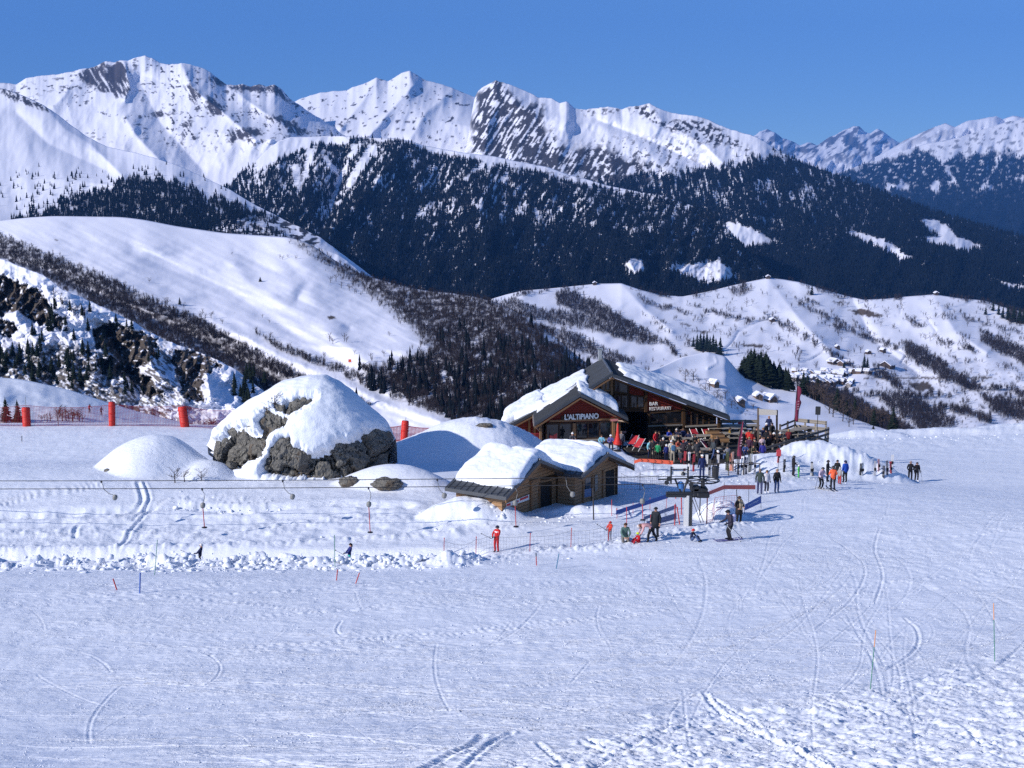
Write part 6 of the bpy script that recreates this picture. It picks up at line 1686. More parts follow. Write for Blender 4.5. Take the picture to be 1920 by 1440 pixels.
for i, (a, b, lab) in enumerate((((1155, 957, 965, 69), (1252, 926, 934, 72.5), 'bright blue banner strip running up behind the lift queue'), ((1207, 969, 975, 67.2), (1268, 946, 953, 69.5), 'grey blue banner strip behind the man in navy, upper one'), ((1212, 978, 988, 65.8), (1268, 962, 973, 68), 'grey blue banner strip behind the man in navy, lower one'))):
    m = M_BLUEB if i == 0 else cmat('faded_blue_banner', (0.10, 0.15, 0.30), 0.6)
    o = banner('slope_banner', [(pq(a[0], a[2], a[3]), pq(b[0], b[2], b[3]), pq(b[0], b[1], b[3]), pq(a[0], a[1], a[3]))], m, lab, 'banner')
    for t in (0.02, 0.33, 0.66, 0.98):
        u = a[0] + (b[0] - a[0]) * t; Y = a[3] + (b[3] - a[3]) * t; v0 = a[1] + (b[1] - a[1]) * t - 4
        obj('pole', lambda bm: b_tube(bm, [onv(P(u, v0, Y + 0.06)) - o.location, P(u, v0, Y + 0.06) - o.location], 0.014, 5), M_REDP2 if i == 0 else M_DGREY, o)
fl = banner('triangular_flag', [(pq(1177, 953, 66.8), pq(1187, 973, 66.8), pq(1187, 973, 66.9), pq(1178, 954, 66.9))], M_BLUEB, 'blue triangular flag on a red pole above the kneeling woman', 'flag')
obj('pennant', lambda bm: b_prism(bm, [Vector((0, 0, 0)), P(1186.5, 974, 66.7) - fl.location, P(1179, 964, 66.7) - fl.location], (0, 0.02, 0)), M_BLUEB, fl)
obj('pole', lambda bm: b_tube(bm, [onv(P(1175, 985, 66.7)) - fl.location, P(1175, 950, 66.7) - fl.location], 0.022, 5), M_REDP2, fl)

def piste_pole(u, v0, v1, m, label, r=0.02, u0=None, tip=None, Y=None):
    g_ = G(u, v1) if Y is None else onv(P(u, v1, Y))
    o = empty('piste_pole', g_, 0, label, 'piste pole')
    tpv = P(u if u0 is None else u0, v0, g_.y) - g_
    t = 0.72 if tip else 0.97
    obj('shaft', lambda bm: b_tube(bm, [tpv * -0.15, tpv * t], r, 6), m, o)
    obj('tip', lambda bm: b_tube(bm, [tpv * t, tpv], r * 1.05, 6), tip or m, o)
    return o
piste_pole(1632, 1182, 1292, M_GREENP, 'tall thin green pole with orange tip, leaning, at the edge of the chopped snow', 0.013, 1642, M_ORTIP)
piste_pole(1865, 1131, 1241, M_GREENP, 'tall thin upright green pole with orange tip, nearest the picture edge', 0.013, 1863, M_ORTIP)
piste_pole(628, 1003, 1064, M_GREENP, 'dark green pole next to the rider in blue', 0.018, 627)
piste_pole(290, 1012, 1078, M_GREENP, 'bright green pole leaning over the broken snow bank', 0.016, 295)
piste_pole(219, 1085, 1106, M_REDP2, 'short red pole leaning left in front of the snow bank', 0.028, 212)
piste_pole(262, 1074, 1113, M_BLUEP, 'blue pole standing in front of the snow bank', 0.030, 263)
piste_pole(631, 1068, 1088, M_REDP2, 'short red pole in front of the rider in blue, more upright one', 0.026, 633)
piste_pole(667, 1074, 1094, M_REDP2, 'short red pole leaning right in front of the snow bank', 0.026, 674)
piste_pole(1006, 1037, 1060, M_REDP2, 'short red and dark pole before the rope net', 0.026, 1005, M_DGREY)
piste_pole(1043, 1038, 1066, cmat('teal_pole', (0.02, 0.16, 0.28), 0.5), 'short blue green pole before the rope net', 0.024, 1048)
piste_pole(41, 817, 828, M_DGREY, 'small dark stake alone on the snow behind the bank', 0.03, 41)
piste_pole(967, 955, 1006, M_REDP2, 'slim red pole in the track in front of the red and white board', 0.014, 967) if False else None
piste_pole(1147, 937, 968, M_REDP2, 'red pole in the shade beside the second hut', 0.022, 1147)
piste_pole(1157, 953, 967, M_REDP2, 'very short red pole in the shade beside the second hut', 0.022, 1156)
piste_pole(1113, 915, 975, cmat('dark_pole', (0.03, 0.028, 0.03), 0.6), 'dark pole with a white foot in front of the second hut', 0.045, 1112)
piste_pole(1383, 918, 960, M_DGREY, 'leaning black pole behind the woman with the scarf', 0.025, 1381)
piste_pole(1700, 838, 862, M_REDP2, 'red and white pole at the right end of the ploughed heap', 0.03, 1694) if False else None
# low rope net along the lift track
rn = [(832, 1047), (892, 1045), (993, 1040), (1070, 1030), (1140, 1020), (1218, 1004)]
rp = [G(u, v) for u, v in rn]
for i, (a, b) in enumerate(zip(rp[:-1], rp[1:])):
    netting([a, b], 0.95, M_NETD, ['thin grey net along the track below the instructor', 'thin grey net along the track right of the red suited rider', 'thin grey net along the middle of the lift track', 'thin grey net left of the child in red and grey', 'thin grey net behind the kneeling woman'][i], cell=0.2, rad=0.004, top_sag=0.12)
for i, p in enumerate(rp):
    e = empty('net_stake', p, 0, 'thin reddish stake holding the grey net along the lift track', 'stake', 'stakes of the grey net along the lift track')
    obj('shaft', lambda bm: b_tube(bm, [(0, 0, -0.2), (0.04, 0, 1.12)], 0.018, 6), M_REDP2, e); obj('cap', lambda bm: b_lathe(bm, [(0.025, 1.1), (0.025, 1.16), (0.01, 1.18)], 6, (0.04, 0, 0)), M_REDP2, e)
netting([G(1326, 982), G(1340, 962) , G(1382, 958)], 0.9, M_PINKR, 'reddish net around the snow heap by the lift', cell=0.17, rad=0.006)
netting([at(1165, 893, 80), at(1202, 896, 80), at(1255, 890, 82)], 1.1, M_NETD, 'fine dark net in front of the sunny snow below the terrace', cell=0.2, rad=0.006)
e = empty('net_stake', onv(P(1200, 895, 79.9)), 0, 'dark stake holding the net below the terrace', 'stake'); obj('shaft', lambda bm: b_tube(bm, [(0, 0, -0.2), (0, 0, 1.25)], 0.02, 6), M_DGREY, e); obj('cap', lambda bm: b_lathe(bm, [(0.03, 1.2), (0.03, 1.28)], 6), M_DGREY, e)

# ------------------------------------------------------------------ terrace
dc = [DECK[0]] + DECK[2:]
dk = empty('terrace', DK(1330, 842), 0, 'grey plank terrace in front of the restaurant', 'terrace')
obj('deck', lambda bm: b_prism(bm, [q - dk.location - Vector((0, 0, 0.16)) for q in DECK], (0, 0, 0.16)), M_GREYW, dk)
def skirt(bm):
    for p, q in ((dc[1], dc[2]), (dc[2], dc[3])):
        b_prism(bm, [p - dk.location + Vector((0, 0, -0.17)), q - dk.location + Vector((0, 0, -0.17)), q - dk.location + Vector((0, 0, -1.9)), p - dk.location + Vector((0, 0, -1.9))], (0, 0.1, 0))
obj('skirt', skirt, M_DARKW, dk)
def railing(p, q, m, label, nposts, boards, h=1.1, bw=0.2):
    o = empty('railing', p, 0, label, 'railing')
    d = q - p; side = d.cross(Vector((0, 0, 1))).normalized()
    for k in range(nposts):
        c = d * (k / (nposts - 1)); obj('post', lambda bm: b_box(bm, c + Vector((0, 0, h / 2 - 0.3)), (0.14, 0.14, h + 0.7), lookrot(math.atan2(d.y, d.x))), m, o)
    for z in boards:
        obj('board', lambda bm: b_prism(bm, [Vector((0, 0, z - bw / 2)) + side * 0.08, d + Vector((0, 0, z - bw / 2)) + side * 0.08, d + Vector((0, 0, z + bw / 2)) + side * 0.08, Vector((0, 0, z + bw / 2)) + side * 0.08], side * 0.05), m, o)
    return o
railing(dc[2] + Vector((0.05, 0.1, 0)), dc[3] + Vector((-0.05, 0, 0)), M_DARKW, 'dark heavy board railing above the ploughed snow heap', 7, (0.22, 0.62, 1.02), 1.15, 0.2)
railing(DK(1490, 806), DK(1548, 812), M_PALE, 'pale board railing at the far corner of the terrace', 4, (0.35, 0.95), 1.05, 0.34)
railing(DK(1462, 818), DK(1490, 806), M_DARKW, 'dark sloping railing at the far side of the terrace', 3, (0.5, 0.95), 1.05, 0.16)
railing(DK(1352, 808), DK(1420, 808), M_PALE, 'pale board railing behind the long tables', 4, (0.4, 0.9), 1.0, 0.3)

def table_proto(name, Lx, label, cat, benches=True, m=M_PALE):
    e = empty(name, (0, 0, 0), 0, label, cat)
    obj('tabletop', lambda bm: [b_box(bm, (0, -0.32 + 0.16 * k, 0.74), (Lx, 0.15, 0.045)) for k in range(5)], m, e)
    for s in (-1, 1): obj('leg', lambda bm: (b_box(bm, (s * (Lx / 2 - 0.3), 0, 0.36), (0.09, 0.62, 0.72)), b_box(bm, (s * (Lx / 2 - 0.3), 0, 0.4), (0.08, 1.4, 0.09))), m, e)
    if benches:
        for s in (-1, 1): obj('bench_seat', lambda bm: b_box(bm, (0, s * 0.68, 0.45), (Lx, 0.27, 0.045)), m, e)
    return e
tp_ = table_proto('picnic_table', 2.0, '', 'table')
tg = 'picnic tables on the terrace'
tabs = [(1240, 852, 0.15, 'picnic table at the terrace front edge, in front of the dark entrance'), (1285, 838, 0.1, 'picnic table with paper sheets in the middle of the terrace'), (1290, 856, 0.2, 'picnic table at the front edge behind the person with the blue backpack'), (1255, 833, 0.15, 'picnic table below the big bar window'), (1315, 832, 0.1, 'picnic table near the honey coloured planters'),
        (1362, 818, 0.0, 'long pale picnic table by the brown plank wall, nearer the wall'), (1388, 813, 0.05, 'long pale picnic table by the far pale railing'), (1390, 828, 0.05, 'long pale picnic table behind the dark red feather flag'), (1330, 858, 0.2, 'picnic table behind the man in navy'), (1450, 828, 0.3, 'picnic table behind the pale sign frame'), (1480, 822, 0.3, 'picnic table piled with red cushions near the railing corner'), (1505, 818, 0.3, 'picnic table in the far railing corner'), (1420, 845, 0.25, 'picnic table in the crowd beside the dark railing')]
for i, (u, v, a, lab) in enumerate(tabs):
    o = tp_ if i == 0 else copy_tree(tp_)
    o.location = DK(u, v); o.rotation_euler.z = a; o['label'] = lab; o['group'] = tg
    if i in (5, 6, 7): o.scale = (1.7, 1.1, 1.05)
# snow left on a few things of the terrace
M_CUSH = cmat('red_cloth', (0.42, 0.02, 0.03), 0.8)
def deckchair(u, v, rz, label):
    e = empty('deck_chair', DK(u, v), rz, label, 'deck chair', 'red deck chairs on the terrace')
    obj('sling', lambda bm: b_prism(bm, [(-0.3, -0.35, 0.32), (0.3, -0.35, 0.32), (0.3, 0.38, 0.95), (-0.3, 0.38, 0.95)], (0, 0.03, -0.03)), M_CUSH, e)
    for s in (-1, 1): obj('side_frame', lambda bm: (b_tube(bm, [(s * 0.33, -0.5, 0.0), (s * 0.33, 0.42, 1.0)], 0.03, 4), b_tube(bm, [(s * 0.33, 0.45, 0.0), (s * 0.33, -0.4, 0.42)], 0.03, 4)), M_SIGNW, e)
for u, v, rz, lab in ((1303, 826, 0.4, 'red deck chair right of the big bar window'), (1322, 846, 1.2, 'red deck chair with white frame facing the lift'), (1308, 838, 1.0, 'red deck chair near the middle tables'), (1345, 818, 0.5, 'red deck chair against the brown plank wall'), (1326, 826, 0.4, 'red deck chair left of the planters'), (1187, 838, -0.6, 'red deck chair left of the entrance, upper one'), (1198, 844, -0.8, 'red deck chair left of the entrance, lower one'), (1392, 812, 0.4, 'red deck chair behind the long tables')):
    deckchair(u, v, rz, lab)
M_CRATE = wood('crate_boards', (0.34, 0.19, 0.09), 4, 'X', 0.3)
for i, (u, v, lab) in enumerate(((1335, 829, 'honey coloured planter box, the one nearest the plank wall'), (1345, 836, 'honey coloured planter box, middle of three'), (1353, 843, 'honey coloured planter box, nearest the ski racks'))):
    e = empty('planter_box', DK(u, v), 0.15, lab, 'planter')
    def pbx(bm):
        for dx, dy, sx, sy in ((0, -0.25, 1.1, 0.05), (0, 0.25, 1.1, 0.05), (-0.53, 0, 0.05, 0.46), (0.53, 0, 0.05, 0.46)): b_box(bm, (dx, dy, 0.85), (sx, sy, 0.34))
        b_box(bm, (0, 0, 0.72), (1.04, 0.44, 0.05))
    obj('box', pbx, M_CRATE, e)
    for s in (-1, 1): obj('leg', lambda bm: b_box(bm, (s * 0.45, 0, 0.35), (0.09, 0.4, 0.69)), M_DARKW, e)
    obj('soil', lambda bm: b_box(bm, (0, 0, 0.99), (1.0, 0.42, 0.03)), M_CRATE, e)
# timber sign frame
sf = empty('sign_frame', DK(1438, 838), 0, 'two tall timber posts carrying a blank pale board', 'sign frame')
def SF(u, v): return P(u, v, 95.3) - sf.location
for u, v0 in ((1422, 765), (1457, 769)): obj('post', lambda bm: b_prism(bm, [SF(u - 1.6, v0), SF(u + 1.6, v0), SF(u + 1.6, 842), SF(u - 1.6, 842)], (0, 0.15, 0)), wood('frame_timber', (0.13, 0.10, 0.08), 0.01, 'XY'), sf)
obj('board', lambda bm: b_prism(bm, [SF(1423, 766) - Vector((0, .02, 0)), SF(1456, 769) - Vector((0, .02, 0)), SF(1456, 778) - Vector((0, .02, 0)), SF(1423, 777.5) - Vector((0, .02, 0))], (0, -0.08, 0)), cmat('bleached_board', (0.52, 0.47, 0.40), 0.8), sf)
# loudspeaker on a stand
sp_ = empty('loudspeaker', DK(1532, 815), -0.3, 'black loudspeaker on a pole in the far terrace corner', 'loudspeaker')
h0 = 2.2
obj('cabinet', lambda bm: b_box(bm, (0, 0, h0), (0.44, 0.36, 0.72), None, 0.03), M_BLACK, sp_)
obj('pole', lambda bm: b_tube(bm, [(0, 0.05, 0), (0, 0.05, h0 - 0.3)], 0.035, 6), M_DGREY, sp_)
obj('grille', lambda bm: b_box(bm, (0, -0.185, h0), (0.38, 0.02, 0.64)), M_DGREY, sp_)
# feather flags
M_FLAG = cmat('burgundy_flag', (0.20, 0.020, 0.055), 0.7); M_FLAGP = cmat('pale_print', (0.42, 0.25, 0.28), 0.7)
def feather(p, h, lean, label, prof):
    e = empty('feather_flag', p, 0, label, 'flag')
    pole = [Vector((lean * t * t, 0, h * t)) for t in np.linspace(0, 1, 9)] + [Vector((lean + 0.18, 0, h - 0.02))]
    obj('pole', lambda bm: b_tube(bm, pole, [0.03] * 6 + [0.022] * 4, 6), M_DGREY, e)
    ts = np.linspace(0.26, 1, 22)
    V = []
    for t in ts:
        w = float(np.interp(t, [q[0] for q in prof], [q[1] for q in prof])); x = lean * t * t
        for k in range(4): V.append((x + 0.03 + w * k / 3, 0.05 * math.sin(t * 9 + k), h * t - 0.05))
    bm_f = grid_faces(22, 4); me = arr_mesh('cloth', np.array(V), bm_f, M_FLAG); c = link('cloth', me, e)
    md = c.modifiers.new('thickness', 'SOLIDIFY'); md.thickness = 0.012
    V2 = []
    for t in (0.50, 0.55, 0.60, 0.66):
        x = lean * t * t + 0.14
        V2 += [(x, -0.07, h * t), (x + 0.16, -0.07, h * t + 0.03), (x + 0.15, -0.07, h * t + 0.12), (x + 0.02, -0.07, h * t + 0.1)]
    o = link('emblem', arr_mesh('emblem', np.array(V2), np.arange(16).reshape(4, 4), M_FLAGP, False), e)
feather(DK(1489, 812), 4.35, 0.12, 'tall burgundy feather flag at the far terrace corner', [(0.26, 0.28), (0.5, 0.32), (0.66, 0.5), (0.72, 0.34), (0.78, 0.3), (0.85, 0.42), (0.95, 0.4), (1, 0.15)])
feather(onv(P(1379, 885, 88.5)), 4.0, 0.42, 'burgundy feather flag leaning among the parked skis', [(0.26, 0.5), (0.4, 0.36), (0.55, 0.24), (0.7, 0.2), (1, 0.04)])

plant('spruce_tree', SPR_ME, onv(P(1637, 815, 149)), 1.7, 'tiny yellowish spruce tip showing over the far snow edge', None, 2.2)
# ------------------------------------------------------------------ people
def mir(d): return d
BASE = dict(pel=(0, 0, .95), spi=(0, 0, 1.14), che=(0, -.01, 1.34), nec=(0, 0, 1.49), hea=(0, -.015, 1.60), top=(0, -.005, 1.70),
            hl=(.10, 0, .90), kl=(.115, -.03, .50), al=(.12, .02, .09), tl=(.135, -.15, .045), hr=(-.10, 0, .90), kr=(-.115, -.03, .50), ar=(-.12, .02, .09), tr=(-.135, -.15, .045),
            sl=(.175, 0, 1.42), el=(.25, .03, 1.14), wl=(.255, -.06, .90), fl=(.25, -.085, .82), sr=(-.175, 0, 1.42), er=(-.25, .03, 1.14), wr=(-.255, -.06, .90), fr=(-.25, -.085, .82))
def pose(**k): d = dict(BASE); d.update(k); return d
POSES = {
 'stand': pose(),
 'hold': pose(el=(.27, -.02, 1.14), wl=(.16, -.26, 1.08), fl=(.12, -.33, 1.10), er=(-.27, .02, 1.15), wr=(-.20, -.22, 1.0), fr=(-.16, -.29, 1.02)),
 'walk': pose(kl=(.11, -.18, .52), al=(.11, -.20, .10), tl=(.12, -.36, .05), kr=(-.11, .08, .50), ar=(-.12, .30, .13), tr=(-.12, .18, .05), wl=(.25, .12, .92), fl=(.25, .16, .84), wr=(-.25, -.18, .93), fr=(-.24, -.22, .86)),
 'ski': pose(pel=(0, .06, .90), spi=(0, .03, 1.09), che=(0, -.06, 1.28), nec=(0, -.10, 1.43), hea=(0, -.14, 1.54), top=(0, -.15, 1.64), hl=(.10, .06, .86), kl=(.12, -.10, .50), hr=(-.10, .06, .86), kr=(-.12, -.10, .50),
             sl=(.18, -.07, 1.36), el=(.28, -.10, 1.09), wl=(.27, -.33, 1.00), fl=(.26, -.41, .99), sr=(-.18, -.07, 1.36), er=(-.28, -.10, 1.09), wr=(-.27, -.33, 1.00), fr=(-.26, -.41, .99)),
 'tow': pose(pel=(0, .05, .92), che=(0, .10, 1.32), nec=(0, .12, 1.47), hea=(0, .10, 1.58), top=(0, .11, 1.68), sl=(.175, .10, 1.40), sr=(-.175, .10, 1.40), el=(.24, -.08, 1.17), wl=(.12, -.27, 1.07), fl=(.09, -.34, 1.08), er=(-.24, -.08, 1.17), wr=(-.10, -.25, 1.02), fr=(-.06, -.32, 1.03)),
 'bend': pose(pel=(0, .16, .92), spi=(0, 0, 1.02), che=(0, -.22, 1.07), nec=(0, -.38, 1.04), hea=(0, -.50, .98), top=(0, -.58, .92), hl=(.10, .15, .88), kl=(.11, -.02, .50), al=(.12, -.04, .09), tl=(.13, -.20, .045), hr=(-.10, .16, .88), kr=(-.12, .36, .50), ar=(-.13, .56, .12), tr=(-.14, .44, .045),
              sl=(.17, -.30, 1.02), el=(.20, -.36, .76), wl=(.14, -.46, .55), fl=(.12, -.50, .47), sr=(-.17, -.30, 1.02), er=(-.20, -.38, .76), wr=(-.14, -.48, .55), fr=(-.12, -.52, .47)),
 'sit': pose(pel=(0, .12, .15), spi=(0, .12, .34), che=(0, .06, .54), nec=(0, .02, .69), hea=(0, -.02, .80), top=(0, -.02, .90), hl=(.10, .08, .15), kl=(.15, -.30, .46), al=(.14, -.50, .10), tl=(.15, -.65, .07), hr=(-.10, .08, .15), kr=(-.15, -.28, .46), ar=(-.14, -.48, .10), tr=(-.15, -.63, .07),
             sl=(.17, .05, .62), el=(.27, -.08, .40), wl=(.14, -.28, .40), fl=(.10, -.35, .41), sr=(-.17, .05, .62), er=(-.27, -.08, .40), wr=(-.14, -.28, .40), fr=(-.10, -.35, .41)),
 'kneel': pose(pel=(0, .10, .42), spi=(0, .08, .60), che=(0, 0, .80), nec=(0, -.03, .95), hea=(0, -.07, 1.06), top=(0, -.07, 1.16), hl=(.11, .08, .40), kl=(.16, -.22, .14), al=(.14, .22, .10), tl=(.14, .36, .05), hr=(-.11, .08, .40), kr=(-.16, -.22, .14), ar=(-.14, .22, .10), tr=(-.14, .36, .05),
               sl=(.17, -.01, .88), el=(.25, -.12, .63), wl=(.10, -.32, .45), fl=(.07, -.38, .40), sr=(-.17, -.01, .88), er=(-.25, -.12, .63), wr=(-.10, -.32, .45), fr=(-.07, -.38, .40)),
 'bench': pose(pel=(0, .05, .52), spi=(0, .06, .71), che=(0, .02, .91), nec=(0, 0, 1.06), hea=(0, -.03, 1.17), top=(0, -.03, 1.27), hl=(.10, .02, .50), kl=(.13, -.42, .50), al=(.13, -.40, .10), tl=(.14, -.56, .05), hr=(-.10, .02, .50), kr=(-.13, -.42, .50), ar=(-.13, -.40, .10), tr=(-.14, -.56, .05),
               sl=(.17, .01, .99), el=(.26, -.10, .74), wl=(.16, -.34, .78), fl=(.13, -.41, .80), sr=(-.17, .01, .99), er=(-.26, -.10, .74), wr=(-.16, -.34, .78), fr=(-.13, -.41, .80)),
}
BONES = [('pel', 'spi', 1), ('spi', 'che', 1), ('che', 'nec', 1), ('nec', 'hea', 0), ('hea', 'top', 0)] + [b for s in 'lr' for b in
         (('pel', 'h' + s, 2), ('h' + s, 'k' + s, 2), ('k' + s, 'a' + s, 2), ('a' + s, 't' + s, 3), ('che', 's' + s, 1), ('s' + s, 'e' + s, 1), ('e' + s, 'w' + s, 1), ('w' + s, 'f' + s, 4))]
RAD = dict(pel=(.165, .125), spi=(.160, .120), che=(.175, .125), nec=(.062, .062), hea=(.085, .100), top=(.060, .070))
for s in 'lr': RAD.update({'h' + s: (.105, .105), 'k' + s: (.075, .078), 'a' + s: (.062, .065), 't' + s: (.050, .045), 's' + s: (.085, .085), 'e' + s: (.062, .062), 'w' + s: (.046, .046), 'f' + s: (.036, .028)})
_BODY = {}
def body_mesh(kind):
    if kind in _BODY: return _BODY[kind]
    J = POSES[kind]; names = list(J); idx = {n: i for i, n in enumerate(names)}
    me = bpy.data.meshes.new('body'); me.from_pydata([J[n] for n in names], [(idx[a], idx[b]) for a, b, _ in BONES], [])
    o = bpy.data.objects.new('body', me); COL.objects.link(o)
    o.modifiers.new('skin', 'SKIN'); sub = o.modifiers.new('sub', 'SUBSURF'); sub.levels = 1; sub.render_levels = 1
    sv = me.skin_vertices[0].data
    for n in names:
        sv[idx[n]].radius = RAD[n]; sv[idx[n]].use_root = n == 'pel'
    bpy.context.view_layer.update()
    ev = o.evaluated_get(bpy.context.evaluated_depsgraph_get())
    out = bpy.data.meshes.new_from_object(ev); out.name = 'body'
    bpy.data.objects.remove(o)
    C_ = np.array([p.center[:] for p in out.polygons])
    best = np.full(len(C_), 1e9); mi = np.zeros(len(C_), int)
    for a, b, m in BONES:
        A_, B_ = np.array(J[a]), np.array(J[b]); d = B_ - A_; t = np.clip(((C_ - A_) @ d) / (d @ d), 0, 1)
        r = RAD[a][0] * (1 - t) + RAD[b][0] * t
        q = np.linalg.norm(C_ - A_ - t[:, None] * d, axis=1) / r
        k = q < best; best[k] = q[k]; mi[k] = m
    bm = bmesh.new(); bm.from_mesh(out)
    for f, m in zip(bm.faces, mi): f.material_index = int(m); f.smooth = True
    # fingers, nose, eyes
    for s, sg in (('l', 1), ('r', -1)):
        w, f = Vector(J['w' + s]), Vector(J['f' + s]); d = (f - w).normalized(); side = d.cross(Vector((0, 1, 0.2))); side = side.normalized() if side.length > .1 else Vector((1, 0, 0)); pal = d.cross(side)
        for k, L in enumerate((.070, .080, .075, .060)):
            p = f + side * (.030 - .020 * k) + d * .01
            b_tube(bm, [p, p + d * L * .5 + pal * .012, p + d * L * .8 + pal * .035], [.011, .010, .008], 5, True, 4)
        p = w + d * .035 + side * .035
        b_tube(bm, [p, p + side * .03 + d * .03, p + side * .035 + d * .065], [.013, .011, .009], 5, True, 4)
    h = Vector(J['hea']); ax = (Vector(J['top']) - h).normalized(); fw = Vector((0, -1, 0)) if kind != 'bend' else Vector((0, -.45, -.9))
    b_tube(bm, [h + fw * .085 + ax * .03, h + fw * .115 - ax * .01, h + fw * .09 - ax * .015], [.012, .016, .012], 5, True, 0)
    for s in (-1, 1):
        b_lathe(bm, [(.004, -.012), (.013, 0), (.004, .012)], 6, h + fw * .088 + ax * .03 + Vector((.034 * s, 0, 0)), None, 5)
    b_tube(bm, [h + fw * .088 - ax * .045 - Vector((.025, 0, 0)), h + fw * .094 - ax * .047, h + fw * .088 - ax * .045 + Vector((.025, 0, 0))], .006, 4, True, 5)
    bm.to_mesh(out); bm.free()
    _BODY[kind] = out
    return out
_CM = {}
def cm(c, rough=0.75):
    if c not in _CM: _CM[c] = mat('cloth', c, rough, spec=0.25)
    return _CM[c]
SKIN = (0.50, 0.27, 0.19); BLK = (.012, .012, .016); NAVY = (.012, .018, .055); WHT = (.75, .74, .76); RED = (.50, .018, .02); JEAN = (.06, .10, .22); GREY = (.16, .16, .17)
for c in ('SKIN',): pass
def person(p, kind, face, h, jacket, trousers, label, head=('hair', (.05, .03, .02)), boots=BLK, gloves=BLK, eyes='goggles', extra=(), group=None, drop=0.0):
    """p: world point of the feet; face: degrees, 0 = towards the camera, -90 = to the left"""
    e = empty('person', Vector(p) - Vector((0, 0, drop)), R(face), label, 'person', group)
    k = h / 1.75; e.scale = (k, k, k)
    b = link('body', body_mesh(kind), e)
    ms = [cm(SKIN, .6), cm(jacket), cm(trousers), cm(boots), cm(gloves), cm((.01, .01, .01), .3)]
    me = b.data
    while len(me.materials) < 6: me.materials.append(None)
    for i, m in enumerate(ms):
        b.material_slots[i].link = 'OBJECT'; b.material_slots[i].material = m
    J = POSES[kind]; hd = Vector(J['hea']); ax = (Vector(J['top']) - hd).normalized()
    fw = Vector((0, -1, 0)) if kind != 'bend' else Vector((0, -.45, -.9))
    rt_ = ax.cross(fw).normalized(); fw = rt_.cross(ax).normalized()
    M3 = Matrix((rt_, -fw, ax)).transposed()
    def loc(v): return hd + M3 @ Vector(v)
    hk, hc = head
    def dome(bm, r, z0, z1, back=0.0, n=12):
        rings = []
        for i in range(5):
            a = i / 4 * math.pi / 2; rr = r * math.cos(a) + .002; z = z0 + (z1 - z0) * math.sin(a)
            rings.append([bm.verts.new(loc((rr * .92 * math.cos(t), rr * 1.08 * math.sin(t) + .008, z - back * max(0, math.sin(t)) * (1 - i / 4)))) for t in np.linspace(0, 2 * math.pi, n, endpoint=False)])
        for q, w in zip(rings[:-1], rings[1:]):
            for i in range(n): bm.faces.new((q[i], q[(i + 1) % n], w[(i + 1) % n], w[i])).smooth = True
        bm.faces.new(rings[-1])
    if hk == 'helmet':
        def hf(bm): dome(bm, .128, .015, .155, .06); b_box(bm, loc((0, -.115, .05)), (.16, .05, .03))
        obj('helmet', hf, cm(hc, .35), e)
    elif hk == 'cap':
        def hf(bm): dome(bm, .112, .045, .145); b_box(bm, loc((0, -.15, .055)), (.14, .10, .018))
        obj('cap', hf, cm(hc), e)
    elif hk == 'beanie':
        def hf(bm): dome(bm, .118, .03, .165, .02); b_lathe(bm, [(.02, -.02), (.03, 0), (.02, .025)], 8, loc((0, 0, .18)))
        obj('beanie', hf, cm(hc), e)
    else:
        def hf(bm):
            dome(bm, .115, .035, .145, .08)
            b_tube(bm, [loc((0, .075, .03)), loc((0, .095, -.08)), loc((0, .08, -.20 if hk == 'long' else -.10))], [.085, .075, .035], 8)
        obj('hair', hf, cm(hc), e)
    if eyes == 'goggles': obj('goggles', lambda bm: b_box(bm, loc((0, -.098, .032)), (.17, .055, .062), M3, .012), cm((.03, .025, .02), .15), e)
    elif eyes == 'shades': obj('sunglasses', lambda bm: (b_box(bm, loc((.036, -.104, .03)), (.055, .02, .036), M3, .006), b_box(bm, loc((-.036, -.104, .03)), (.055, .02, .036), M3, .006), b_box(bm, loc((0, -.106, .036)), (.05, .01, .008), M3)), cm((.01, .01, .01), .15), e)
    che = Vector(J['che']); spi = Vector(J['spi']); pel = Vector(J['pel'])
    for x in extra:
        if x[0] == 'backpack': obj('backpack', lambda bm: b_box(bm, (che + spi) / 2 + Vector((0, .19, .03)), (.30, .17, .44), None, .05), cm(x[1]), e)
        elif x[0] == 'scarf':
            obj('scarf', lambda bm: (b_tube(bm, [che + Vector((-.09, -.10, .17)), che + Vector((0, -.06, .20)), che + Vector((.09, -.10, .17))], .065, 7), b_tube(bm, [che + Vector((.07, -.15, .13)), che + Vector((.06, -.19, -.15)), che + Vector((.05, -.17, -.42))], [.06, .06, .05], 6), b_tube(bm, [che + Vector((-.07, -.15, .13)), che + Vector((-.05, -.19, -.15)), che + Vector((-.07, -.17, -.38))], [.06, .06, .05], 6)), cm(x[1]), e)
        elif x[0] == 'coat':
            def cf(bm):
                b_lathe(bm, [(.24, -.38), (.225, -.1), (.19, .1), (.185, .25), (.12, .36)], 12, (pel.x, pel.y, pel.z + .06))
            o_ = obj('coat_skirt', cf, cm(x[1]), e, True); o_.scale = (1, .78, 1)
        elif x[0] == 'band': obj('chest_band', lambda bm: b_lathe(bm, [(.185, -.07), (.192, 0), (.185, .07)], 14, (0, 0, 0)), cm(x[1]), e).matrix_local = Matrix.Translation(che + Vector((0, 0, -.02))) @ Matrix.Diagonal((1.12, .82, 1, 1))
    return e
